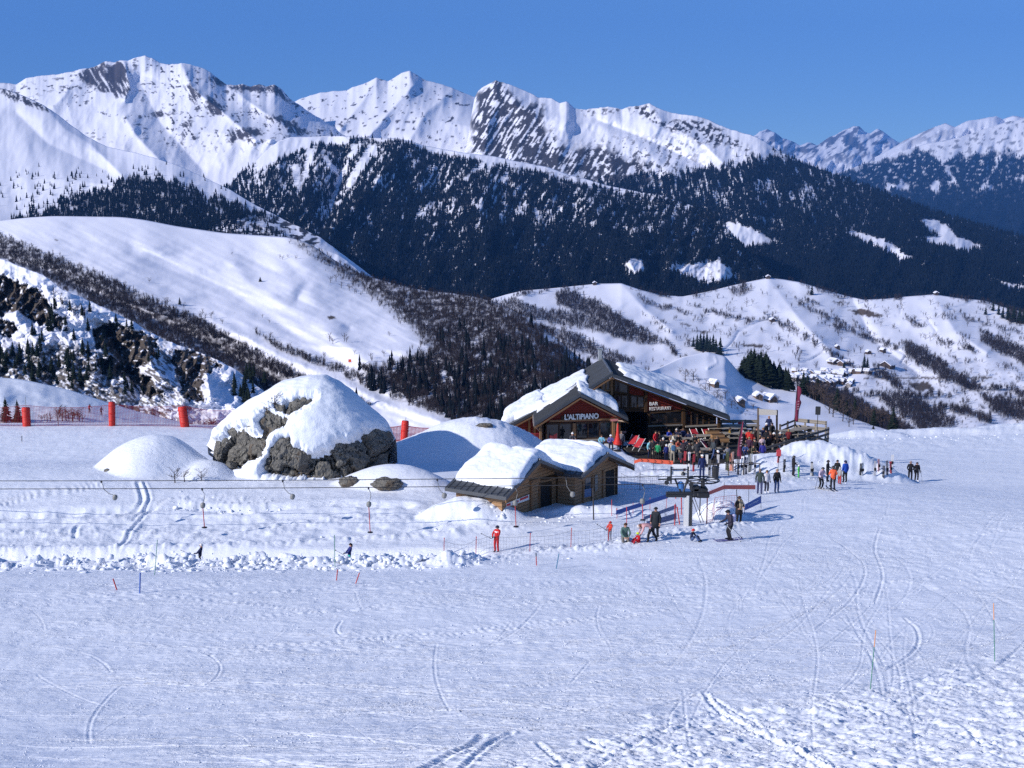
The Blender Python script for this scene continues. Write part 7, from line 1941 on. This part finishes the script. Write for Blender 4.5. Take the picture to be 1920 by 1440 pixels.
def gear(p, face, label, c=(.3, .05, .05), ln=1.65, off=0.13, group=None):
    """a pair of skis under a skier"""
    for s in (-1, 1):
        e = empty('ski', Vector(p), R(face), label + (', left one' if s > 0 else ', right one'), 'ski', group)
        def f(bm):
            pts = [(s * off, ln * .42, .05), (s * off, .1, .035), (s * off, -ln * .42, .035), (s * off, -ln * .52, .055), (s * off, -ln * .57, .11)]
            for a, b in zip(pts[:-1], pts[1:]):
                a, b = Vector(a), Vector(b)
                b_prism(bm, [a - Vector((.045, 0, 0)), a + Vector((.045, 0, 0)), b + Vector((.045, 0, 0)), b - Vector((.045, 0, 0))], (0, 0, .02))
        obj('board', f, cm(c, .4), e)
        obj('binding', lambda bm: b_box(bm, (s * off, -.02, .075), (.08, .34, .05)), cm(BLK, .4), e)
def pole_of(p, a, b, label, c=(.03, .03, .035), r=.011):
    """ski pole from grip a to tip b, both offsets from p"""
    e = empty('ski_pole', Vector(p), 0, label, 'ski pole')
    a, b = Vector(a), Vector(b); d = (b - a).normalized()
    obj('shaft', lambda bm: b_tube(bm, [a, b], r, 5), cm(c, .4), e)
    obj('grip', lambda bm: b_tube(bm, [a - d * .02, a + d * .11], r * 1.9, 6), cm(BLK), e)
    obj('basket', lambda bm: b_lathe(bm, [(.012, -.01), (.05, 0), (.012, .012)], 10, b - d * .07, d), cm(BLK), e)

def at_y(u, v, Y): return onv(P(u, v, Y))
# riders on the lift track
ry = 62.3
p = at_y(375, 1040, 61.6); person(p, 'tow', -80, 1.40, NAVY, BLK, 'rider in dark navy jacket and white helmet towed behind the snow bank', ('helmet', (.75, .70, .66)))
pole_of(p, (-.25, -.1, .72), (-1.0, -.25, 1.10), 'ski pole held out by the rider in the white helmet')
p = at_y(655, 1040, 61.6); person(p, 'tow', -75, 1.42, (.015, .025, .14), (.03, .42, .32), 'rider in blue jacket with dark hair and green trousers on the lift track', ('hair', (.02, .014, .012)), eyes='shades')
pole_of(p, (-.25, -.1, .75), (-.75, -.3, 1.12), 'ski pole held out by the rider in blue')
p = at_y(931, 1036, 61.6); person(p, 'tow', -35, 1.52, RED, RED, 'ski school rider in red suit with white chest band and navy helmet', ('helmet', NAVY), extra=(('band', WHT),), drop=.04)
pole_of(p, (-.28, -.25, .82), (-.85, -.4, 1.15), 'ski pole held out by the red suited rider')
p = G(1143, 1013); person(p, 'tow', -40, 1.12, (.62, .05, .025), (.16, .17, .22), 'small child in red and grey with red helmet on the lift track', ('helmet', (.48, .02, .02)), extra=(('band', (.6, .12, .1)),), drop=.05)
pole_of(p, (-.2, -.2, .62), (-.75, -.3, 1.0), 'ski pole held out by the small child in red')
# the group fallen at the lift
p = G(1172, 1020); person(p, 'kneel', 8, 1.72, (.085, .15, .13), (.14, .13, .12), 'kneeling woman in sage green parka with sunglasses and long brown hair', ('long', (.06, .03, .018)), gloves=SKIN, eyes='shades')
p = G(1196, 1020); person(p, 'sit', -65, 1.20, (.42, .01, .02), (.42, .01, .02), 'child in red suit and neon yellow helmet sitting on the snow', ('helmet', (.62, .75, .03)), boots=WHT)
p = G(1215, 1018); person(p, 'bend', -80, 1.70, (.55, .30, .30), BLK, 'person in pink jacket bending down over the child', ('cap', (.55, .5, .5)), eyes=None)
p = G(1229, 1011); person(p, 'stand', -30, 1.80, (.014, .018, .024), (.014, .018, .024), 'standing man in navy uniform and dark cap beside the bending person', ('cap', BLK), gloves=SKIN, eyes=None, extra=(('coat', (.014, .018, .024)),))
p = G(1299, 1015); person(p, 'sit', 62, 1.30, NAVY, JEAN, 'child with red helmet, navy jacket and jeans sitting on the snow', ('helmet', (.48, .02, .02)))
p = G(1368, 1013); person(p, 'ski', -72, 1.76, (.035, .03, .05), (.016, .016, .022), 'skier in black and lilac jacket gliding towards the lift', ('helmet', BLK), extra=(('backpack', (.50, .46, .62)),))
gear(p, -72, 'purple ski of the gliding skier', (.10, .07, .25))
pole_of(p, (-.30, -.35, .98), (.55, -.45, .02), 'ski pole trailing from the gliding skier, nearer one', (.6, .6, .6)); pole_of(p, (-.2, .1, .98), (.75, .3, .02), 'ski pole trailing from the gliding skier, farther one')
p = G(1385, 983); person(p, 'hold', 22, 1.72, (.022, .018, .018), BLK, 'woman in long dark coat with beige scarf and sunglasses by the lift', ('long', (.07, .035, .02)), gloves=SKIN, eyes='shades', extra=(('scarf', (.36, .29, .20)), ('coat', (.022, .018, .018))))
# standing groups on the flat
p = G(1424, 927); person(p, 'stand', 165, 1.80, (.035, .05, .048), (.05, .055, .12), 'man in grey green jacket seen from behind, left of the trio', ('hair', (.16, .12, .09)), eyes=None)
p = G(1437, 924); person(p, 'stand', 20, 1.62, (.62, .60, .64), (.03, .03, .05), 'woman in white top and dark trousers in the middle of the trio', ('hair', (.10, .06, .03)), boots=WHT, eyes='shades')
p = G(1456, 924); person(p, 'stand', 15, 1.70, BLK, JEAN, 'man in black jacket and jeans, right of the trio', ('hair', (.28, .20, .14)), boots=(.3, .3, .32), eyes='shades')
p = G(1539, 917); person(p, 'ski', 25, 1.68, (.50, .42, .50), BLK, 'skier in lilac patterned jacket and black trousers', ('helmet', (.06, .06, .07)), boots=WHT)
gear(p, 25, 'pale ski of the skier in lilac', (.5, .5, .52)); pole_of(p, (-.30, -.3, .98), (-.42, -.1, .02), 'ski pole at the side of the skier in lilac'); pole_of(p, (.28, -.32, .98), (.40, -.1, .02), 'ski pole between the lilac and the orange skier')
p = G(1561, 919); person(p, 'hold', 185, 1.74, (.82, .13, .05), BLK, 'skier in bright orange jacket seen from behind', ('helmet', (.04, .035, .03)), eyes=None)
gear(p, 185, 'dark ski of the orange skier', (.05, .05, .06))
p = G(1584, 905); person(p, 'stand', 200, 1.72, (.015, .07, .38), BLK, 'person in royal blue jacket and dark helmet behind the orange skier', ('helmet', NAVY), eyes=None)
p = G(1574, 908); person(p, 'stand', 120, 1.30, (.30, .28, .28), (.40, .05, .05), 'child in grey jacket and red trousers behind the orange skier', ('helmet', (.4, .36, .34)))
p = G(1551, 903); person(p, 'hold', 60, 1.66, BLK, BLK, 'person in black half hidden between the lilac and orange skiers', ('helmet', BLK))
p = G(1569, 901); person(p, 'stand', 0, 1.62, (.02, .02, .02), (.03, .03, .03), 'person in black directly behind the orange skier', ('helmet', (.02, .02, .02)))
p = G(1487, 893); person(p, 'hold', 100, 1.62, BLK, BLK, 'person in black in front of the snow heap, beside the green child', ('helmet', (.05, .05, .05)))
p = G(1497, 896); person(p, 'stand', 60, 1.02, (.10, .55, .10), (.10, .55, .10), 'small child in bright green suit in front of the snow heap', ('helmet', (.75, .75, .78)))
p = at_y(1706, 905, 95); person(p, 'hold', -10, 1.70, BLK, BLK, 'walker in black with dark goggles, left one of the distant pair', ('helmet', (.30, .22, .2)), boots=(.1, .1, .1))
p = at_y(1718, 905, 95); person(p, 'stand', 5, 1.66, BLK, BLK, 'walker in black with white boots, right one of the distant pair', ('helmet', (.06, .06, .07)), boots=WHT)
pole_of(p, (.3, -.1, .95), (.42, -.2, .02), 'ski pole of the right walker in black')
p = G(1316, 898); person(p, 'stand', 190, 1.86, (.012, .022, .085), (.012, .022, .085), 'tall man in navy one piece suit standing before the terrace', ('cap', (.75, .73, .7)), eyes=None)
p = DK(1261, 869); person(p, 'stand', 180, 1.78, (.42, .36, .27), (.25, .22, .17), 'person in beige jacket with a blue backpack at the terrace edge', ('beanie', (.10, .07, .05)), eyes=None, extra=(('backpack', (.05, .13, .24)),))
# two far skiers on the slope behind the netting
for u, v, c, lab in ((168, 774, (.45, .03, .03), 'tiny skier in red on the slope behind the netting'), (190, 779, (.03, .03, .05), 'tiny skier in dark clothes on the slope behind the netting')):
    person(at_layer(L0, u, v), 'ski', 60, 1.75, c, BLK, lab, ('helmet', BLK))

# people on and before the terrace: u, v of feet, pose, facing, height, jacket, trousers, head, label
TP = [(1218, 861, 'stand', 30, 1.62, (.25, .55, .62), NAVY, ('hair', (.03, .02, .02)), 'person in turquoise top at the orange barrier'),
 (1223, 862, 'hold', -20, 1.66, BLK, BLK, ('hair', (.12, .07, .04)), 'person in black beside the turquoise top'),
 (1233, 863, 'stand', 170, 1.45, (.02, .26, .10), BLK, ('cap', BLK), 'child in green top behind the orange barrier'),
 (1229, 845, 'walk', 40, 1.72, (.48, .02, .03), NAVY, ('hair', (.05, .03, .02)), 'man in red jacket walking in front of the dark entrance'),
 (1238, 850, 'bench', 60, 1.7, BLK, BLK, ('hair', (.03, .02, .02)), 'person in black seated at the front edge table, left end'),
 (1249, 864, 'stand', 200, 1.35, (.03, .04, .20), NAVY, ('beanie', (.7, .7, .7)), 'child in dark blue with white beanie behind the barrier'),
 (1256, 848, 'bench', 0, 1.7, BLK, BLK, ('hair', (.25, .18, .1)), 'person with black jacket and white collar seated mid terrace'),
 (1258, 862, 'stand', 15, 1.6, (.55, .55, .52), GREY, ('beanie', WHT), 'person in pale grey fleece left of the blue backpack'),
 (1241, 816, 'bench', 20, 1.7, BLK, BLK, ('beanie', WHT), 'person in black with white beanie under the bar window, leftmost'),
 (1246, 815, 'bench', -20, 1.7, (.03, .03, .03), BLK, ('hair', (.2, .14, .08)), 'fair haired person in black under the bar window'),
 (1258, 814, 'bench', 10, 1.7, NAVY, BLK, ('helmet', (.7, .68, .66)), 'person in navy with white helmet under the bar window'),
 (1267, 813, 'bench', 0, 1.7, (.06, .10, .40), BLK, ('hair', (.3, .2, .1)), 'person in bright blue sweater under the bar window'),
 (1278, 813, 'bench', -30, 1.72, (.78, .77, .78), GREY, ('hair', (.12, .08, .05)), 'person in white jacket seated at the right end of the bar window'),
 (1252, 820, 'bench', 170, 1.7, BLK, BLK, ('beanie', (.6, .58, .56)), 'person with pale beanie seated with back to the lift'),
 (1254, 832, 'bench', 30, 1.7, (.03, .06, .38), NAVY, ('hair', (.06, .04, .02)), 'person in cobalt blue leaning over the second table'),
 (1268, 831, 'bench', -10, 1.7, (.03, .03, .06), NAVY, ('beanie', (.6, .55, .5)), 'person in dark navy with beige beanie at the second table'),
 (1281, 829, 'bench', 200, 1.7, (.02, .03, .10), NAVY, ('hair', (.08, .05, .03)), 'person in midnight blue seen from behind at the second table'),
 (1271, 852, 'bench', 30, 1.7, (.45, .10, .06), BLK, ('hair', (.05, .03, .02)), 'person in rust red seated behind the blue backpack'),
 (1281, 864, 'hold', 180, 1.68, (.04, .03, .04), BLK, ('beanie', (.3, .03, .03)), 'person in black with red beanie right of the blue backpack'),
 (1276, 876, 'bench', 150, 1.6, (.03, .03, .04), (.35, .03, .04), ('helmet', BLK), 'person in black jacket and red trousers at the netting'),
 (1303, 842, 'bench', 10, 1.7, (.03, .03, .03), BLK, ('hair', (.04, .03, .02)), 'person in black beside the middle red deck chair'),
 (1337, 862, 'walk', 120, 1.7, (.05, .06, .07), JEAN, ('hair', (.05, .03, .02)), 'person in dark jacket and jeans among the ski racks'),
 (1344, 855, 'stand', 200, 1.7, BLK, BLK, ('hair', (.15, .10, .06)), 'person in black standing beside the planters'),
 (1392, 846, 'stand', 15, 1.75, (.025, .025, .028), BLK, ('beanie', (.5, .5, .5)), 'person in black right of the burgundy leaning flag'),
 (1403, 842, 'hold', -10, 1.7, (.55, .04, .03), BLK, ('hair', (.1, .06, .04)), 'person in tomato red jacket near the timber posts, left one'),
 (1408, 845, 'hold', 20, 1.68, (.50, .03, .03), BLK, ('hair', (.25, .15, .08)), 'person in tomato red jacket near the timber posts, right one'),
 (1397, 860, 'bench', 0, 1.65, (.05, .08, .22), NAVY, ('helmet', (.05, .05, .06)), 'person in steel blue seated before the parked skis'),
 (1418, 838, 'stand', 30, 1.7, (.03, .02, .02), BLK, ('hair', (.08, .05, .03)), 'person in black below the left timber post'),
 (1428, 855, 'stand', 10, 1.66, (.62, .45, .47), (.12, .12, .12), ('hair', (.06, .04, .03)), 'woman in pale pink sweater at the dark railing corner'),
 (1436, 842, 'hold', -10, 1.7, BLK, BLK, ('cap', BLK), 'person in black cap right of the pink sweater'),
 (1444, 846, 'stand', 200, 1.68, (.05, .02, .02), BLK, ('hair', (.12, .08, .05)), 'person in dark maroon close to the railing'),
 (1441, 818, 'stand', 0, 1.86, (.02, .03, .09), NAVY, ('hair', (.30, .16, .1)), 'tall person in navy between the two timber posts'),
 (1450, 838, 'bench', 40, 1.7, BLK, BLK, ('helmet', (.7, .7, .7)), 'person in black with white helmet in the railing crowd'),
 (1447, 828, 'stand', -40, 1.7, (.02, .02, .02), BLK, ('hair', (.03, .02, .02)), 'dark haired person in black under the sign board'),
 (1429, 866, 'stand', 180, 1.6, (.03, .03, .22), NAVY, ('hair', (.03, .02, .02)), 'person in deep blue in front of the dark railing corner'),
 (1412, 862, 'bench', 20, 1.65, (.10, .09, .06), BLK, ('hair', (.05, .03, .02)), 'person in olive jacket seated near the parked skis'),
 (1073, 836, 'bench', 20, 1.7, (.08, .08, .09), BLK, ('beanie', (.75, .74, .72)), 'person with white beanie before the name board window'),
 (1128, 834, 'bench', 0, 1.7, (.2, .45, .55), BLK, ('hair', (.05, .03, .02)), 'person in pale blue behind the second hut roof'),
 (1145, 834, 'bench', 0, 1.7, (.10, .10, .30), BLK, ('helmet', (.7, .7, .75)), 'person in blue and white behind the second hut roof'),
 (1165, 836, 'stand', 0, 1.6, (.18, .17, .18), BLK, ('hair', (.2, .14, .1)), 'person in grey between the folded parasol and the entrance')]
_cols = {'black': BLK, 'charcoal': (.05, .05, .055), 'navy': NAVY, 'grey': (.20, .20, .21), 'dark red': (.14, .015, .02), 'cream': (.6, .55, .45), 'brown': (.10, .06, .035), 'teal': (.02, .07, .08), 'white': (.72, .71, .72), 'plum': (.06, .02, .045), 'mustard': (.28, .17, .03)}
_hats = {'bare headed': ('hair', (.05, .03, .02)), 'fair haired': ('hair', (.30, .19, .09)), 'in a pale beanie': ('beanie', (.6, .58, .55)), 'in a black helmet': ('helmet', (.02, .02, .02)), 'in a white helmet': ('helmet', (.7, .7, .7)), 'in a dark cap': ('cap', (.03, .03, .04))}
_more = [(1204, 853, 'stand', 'charcoal', 'in a dark cap', 'left of the turquoise top'), (1211, 857, 'stand', 'black', 'fair haired', 'left of the turquoise top'), (1243, 858, 'stand', 'black', 'in a pale beanie', 'behind the orange barrier'), (1247, 872, 'stand', 'dark red', 'in a black helmet', 'below the orange barrier'),
 (1236, 836, 'bench', 'black', 'bare headed', 'at the table before the dark entrance'), (1245, 838, 'bench', 'charcoal', 'fair haired', 'at the table before the dark entrance'), (1262, 840, 'bench', 'cream', 'bare headed', 'at the second table'), (1272, 842, 'bench', 'black', 'in a dark cap', 'at the second table'), (1290, 834, 'bench', 'navy', 'bare headed', 'at the table with paper sheets'), (1297, 848, 'bench', 'black', 'in a pale beanie', 'at the table with paper sheets'), (1286, 850, 'bench', 'grey', 'bare headed', 'right of the blue backpack'), (1292, 866, 'stand', 'black', 'in a black helmet', 'right of the blue backpack'), (1268, 866, 'stand', 'brown', 'fair haired', 'right of the blue backpack'), (1299, 872, 'bench', 'dark red', 'in a white helmet', 'left of the tall man in navy'), (1306, 866, 'stand', 'charcoal', 'bare headed', 'left of the tall man in navy'), (1310, 852, 'bench', 'black', 'fair haired', 'behind the tall man in navy'),
 (1330, 850, 'bench', 'black', 'bare headed', 'among the ski racks'), (1352, 868, 'stand', 'charcoal', 'in a pale beanie', 'among the ski racks'), (1357, 856, 'stand', 'black', 'bare headed', 'among the ski racks'), (1364, 864, 'bench', 'grey', 'in a black helmet', 'left of the leaning flag'), (1386, 858, 'stand', 'black', 'in a black helmet', 'right of the leaning flag'), (1398, 852, 'bench', 'charcoal', 'bare headed', 'right of the leaning flag'), (1404, 858, 'stand', 'plum', 'fair haired', 'right of the leaning flag'), (1415, 852, 'bench', 'black', 'in a dark cap', 'below the left timber post'), (1424, 842, 'bench', 'black', 'fair haired', 'below the left timber post'), (1433, 850, 'bench', 'dark red', 'bare headed', 'beside the pink sweater'), (1440, 853, 'stand', 'black', 'in a black helmet', 'beside the pink sweater'), (1453, 846, 'bench', 'black', 'bare headed', 'against the dark railing'), (1462, 838, 'bench', 'charcoal', 'in a pale beanie', 'against the dark railing'), (1470, 834, 'bench', 'dark red', 'bare headed', 'against the dark railing'), (1478, 832, 'bench', 'dark red', 'fair haired', 'near the far railing corner'), (1436, 830, 'stand', 'black', 'in a white helmet', 'between the two timber posts'), (1430, 836, 'stand', 'navy', 'fair haired', 'between the two timber posts'),
 (1375, 838, 'bench', 'black', 'fair haired', 'at the long tables'), (1368, 828, 'bench', 'mustard', 'bare headed', 'at the long tables'), (1234, 820, 'bench', 'black', 'bare headed', 'under the bar window'), (1249, 824, 'bench', 'black', 'in a dark cap', 'under the bar window'), (1263, 822, 'bench', 'charcoal', 'fair haired', 'under the bar window'), (1273, 821, 'bench', 'black', 'in a black helmet', 'under the bar window'), (1320, 870, 'stand', 'teal', 'bare headed', 'behind the tall man in navy'), (1346, 872, 'bench', 'black', 'in a white helmet', 'among the ski racks'), (1410, 872, 'stand', 'black', 'bare headed', 'before the dark railing corner'), (1420, 876, 'stand', 'charcoal', 'in a black helmet', 'before the dark railing corner')]
for i_, (u, v, kd, c_, ht, plc) in enumerate(_more):
    if i_ % 4 == 1 or (kd == 'stand' and i_ % 3 == 0): continue
    TP.append((u, v, kd, (15, -30, 160, 40, -70, 200, 80)[i_ % 7], 1.62 + .02 * (i_ % 8), _cols[c_], (BLK, NAVY, (.04, .04, .05), JEAN)[i_ % 4], _hats[ht], '%s person in %s %s %s' % ('seated' if kd == 'bench' else 'standing', c_, ht, plc)))
for u, v, kd, fc_, h, jk, tr_, hd_, lab in TP:
    q = DK(u, v)
    if u < 1170: q = onv(P(u, v, 94.5 if u > 1100 else 95.5))
    elif v > 868: q = onv(q)
    person(q, kd, fc_, h, jk, tr_, lab, hd_, eyes='shades' if fc_ < 90 else None, gloves=SKIN)

# parked skis
def ski_pair(p, c, h, lean, rz, label, group='skis parked upright in the snow'):
    e = empty('ski_pair', p, rz, label, 'skis', group)
    for s in (-1, 1):
        def f(bm):
            pts = [(s * .045, 0, -.12), (s * .045, lean * .3, h * .35), (s * .05, lean * .62, h * .72), (s * .055, lean * .95, h * .96), (s * .055, lean * .9, h)]
            for (a, b), w in zip(zip(pts[:-1], pts[1:]), ((.052, .044), (.044, .046), (.046, .055), (.055, .02))):
                a, b = Vector(a), Vector(b); x = Vector((1, 0, 0))
                b_prism(bm, [a - x * w[0] * .8, a + x * w[0] * .8, b + x * w[1] * .8, b - x * w[1] * .8], (0, .025, 0))
        obj('ski', f, cm(c, .35), e)
    obj('binding', lambda bm: b_box(bm, (0, lean * .42 - .05, h * .46), (.17, .10, .22), None, .02), cm(BLK, .4), e)
spots = [(1325, 890, (.72, .70, .66)), (1330, 893, (.08, .08, .08)), (1346, 888, (.65, .62, .6)), (1362, 882, (.05, .06, .03)), (1366, 884, (.12, .13, .06)), (1370, 883, (.70, .25, .15)), (1374, 884, (.72, .45, .35)), (1384, 890, (.03, .03, .04)), (1390, 890, (.75, .74, .72)), (1394, 889, (.05, .06, .12)), (1399, 889, (.03, .04, .08)), (1405, 886, (.04, .05, .05)), (1409, 884, (.75, .72, .66)), (1300, 884, (.55, .05, .06)), (1292, 882, (.72, .70, .68)), (1283, 884, (.3, .03, .04)), (1415, 890, (.25, .26, .3)),
         (1459, 868, (.55, .04, .04)), (1470, 886, (.03, .03, .03)), (1521, 892, (.70, .66, .6)), (1524, 893, (.05, .05, .05)), (1613, 892, (.03, .035, .04)), (1617, 893, (.6, .6, .6)), (1656, 897, (.03, .03, .04)), (1664, 894, (.1, .1, .12)), (1671, 890, (.55, .06, .06)), (1672, 880, (.7, .68, .66)), (1648, 884, (.55, .3, .3)), (1640, 893, (.4, .4, .42))]
names = {0: 'pale', 1: 'black', 2: 'red', 3: 'dark'}
def cname(c):
    if c[0] > .5 and c[1] > .5: return 'white'
    if c[0] > .5 and c[1] > .2: return 'coral'
    if c[0] > .25 and c[1] < .1: return 'red'
    if c[0] > .2: return 'grey'
    return 'black'
near = lambda u: 'before the terrace below the tables' if u < 1340 else ('beside the planters and the leaning flag' if u < 1380 else ('in the row right of the leaning flag' if u < 1420 else ('on the left flank of the ploughed heap' if u < 1500 else ('before the ploughed heap, near the lilac skier' if u < 1560 else 'at the right end of the ploughed heap'))))
seen = {}
for i, (u, v, c) in enumerate(spots):
    lab = '%s skis standing upright %s' % (cname(c), near(u)); n_ = seen.get(lab, 0); seen[lab] = n_ + 1
    lab += ('', ', second pair', ', third pair', ', fourth pair', ', fifth pair')[n_]
    g_ = G(u, v)
    ski_pair(g_, c, random.uniform(1.3, 1.6) if u < 1440 else random.uniform(0.95, 1.3), random.uniform(-.1, .25), random.uniform(-.5, .5), lab)
# low rack rail the skis lean on
ra, rb = G(1338, 893), G(1425, 893)
o = empty('ski_rack', ra, 0, 'low dark ski rack rail between the parked skis', 'ski rack')
obj('rail', lambda bm: b_tube(bm, [Vector((0, .2, .95)), rb - ra + Vector((0, .2, .95))], .035, 6), M_DARKW, o)
for t in (0.0, .33, .66, 1.0): obj('leg', lambda bm: b_tube(bm, [(rb - ra) * t + Vector((0, .2, -.2)), (rb - ra) * t + Vector((0, .2, .95))], .04, 6), M_DARKW, o)
# black bin and dark barrel by the lift path
g_ = G(1341, 897); e = empty('waste_bin', g_, 0, 'black bin standing in the snow behind the bullwheel', 'bin')
obj('bin', lambda bm: b_lathe(bm, [(.24, 0), (.27, .75), (.28, .8)], 12), M_BLACK, e); obj('lid', lambda bm: b_lathe(bm, [(.29, .8), (.27, .9), (.1, .95)], 12), M_BLACK, e)
# small sign on the heap
g_ = G(1459, 884); e = empty('warning_sign', g_, 0, 'small red sign on a thin stick before the ploughed heap', 'sign')
obj('panel', lambda bm: b_box(bm, (0, 0, 1.45), (.36, .03, .5)), mat('sign_red', (.5, .05, .06), .5), e); obj('stick', lambda bm: b_tube(bm, [(0, .03, -.2), (0, .03, 1.4)], .02, 5), M_DGREY, e)
# ------------------------------------------------------------------ air
m = bpy.data.materials.new('haze'); m.use_nodes = True
n = m.node_tree.nodes; n.clear()
out = n.new('ShaderNodeOutputMaterial'); pv = n.new('ShaderNodeVolumePrincipled')
pv.inputs['Color'].default_value = (0.11, 0.36, 1.0, 1)
pv.inputs['Density'].default_value = 3.3e-5
pv.inputs['Anisotropy'].default_value = 0.0
m.node_tree.links.new(pv.outputs[0], out.inputs['Volume'])
bm = bmesh.new()
b_box(bm, (0, 16000, 800), (60000, 40000, 9600))
o = link('haze', bm_mesh('haze', bm, m)); props(o, None, None, None, 'stuff')
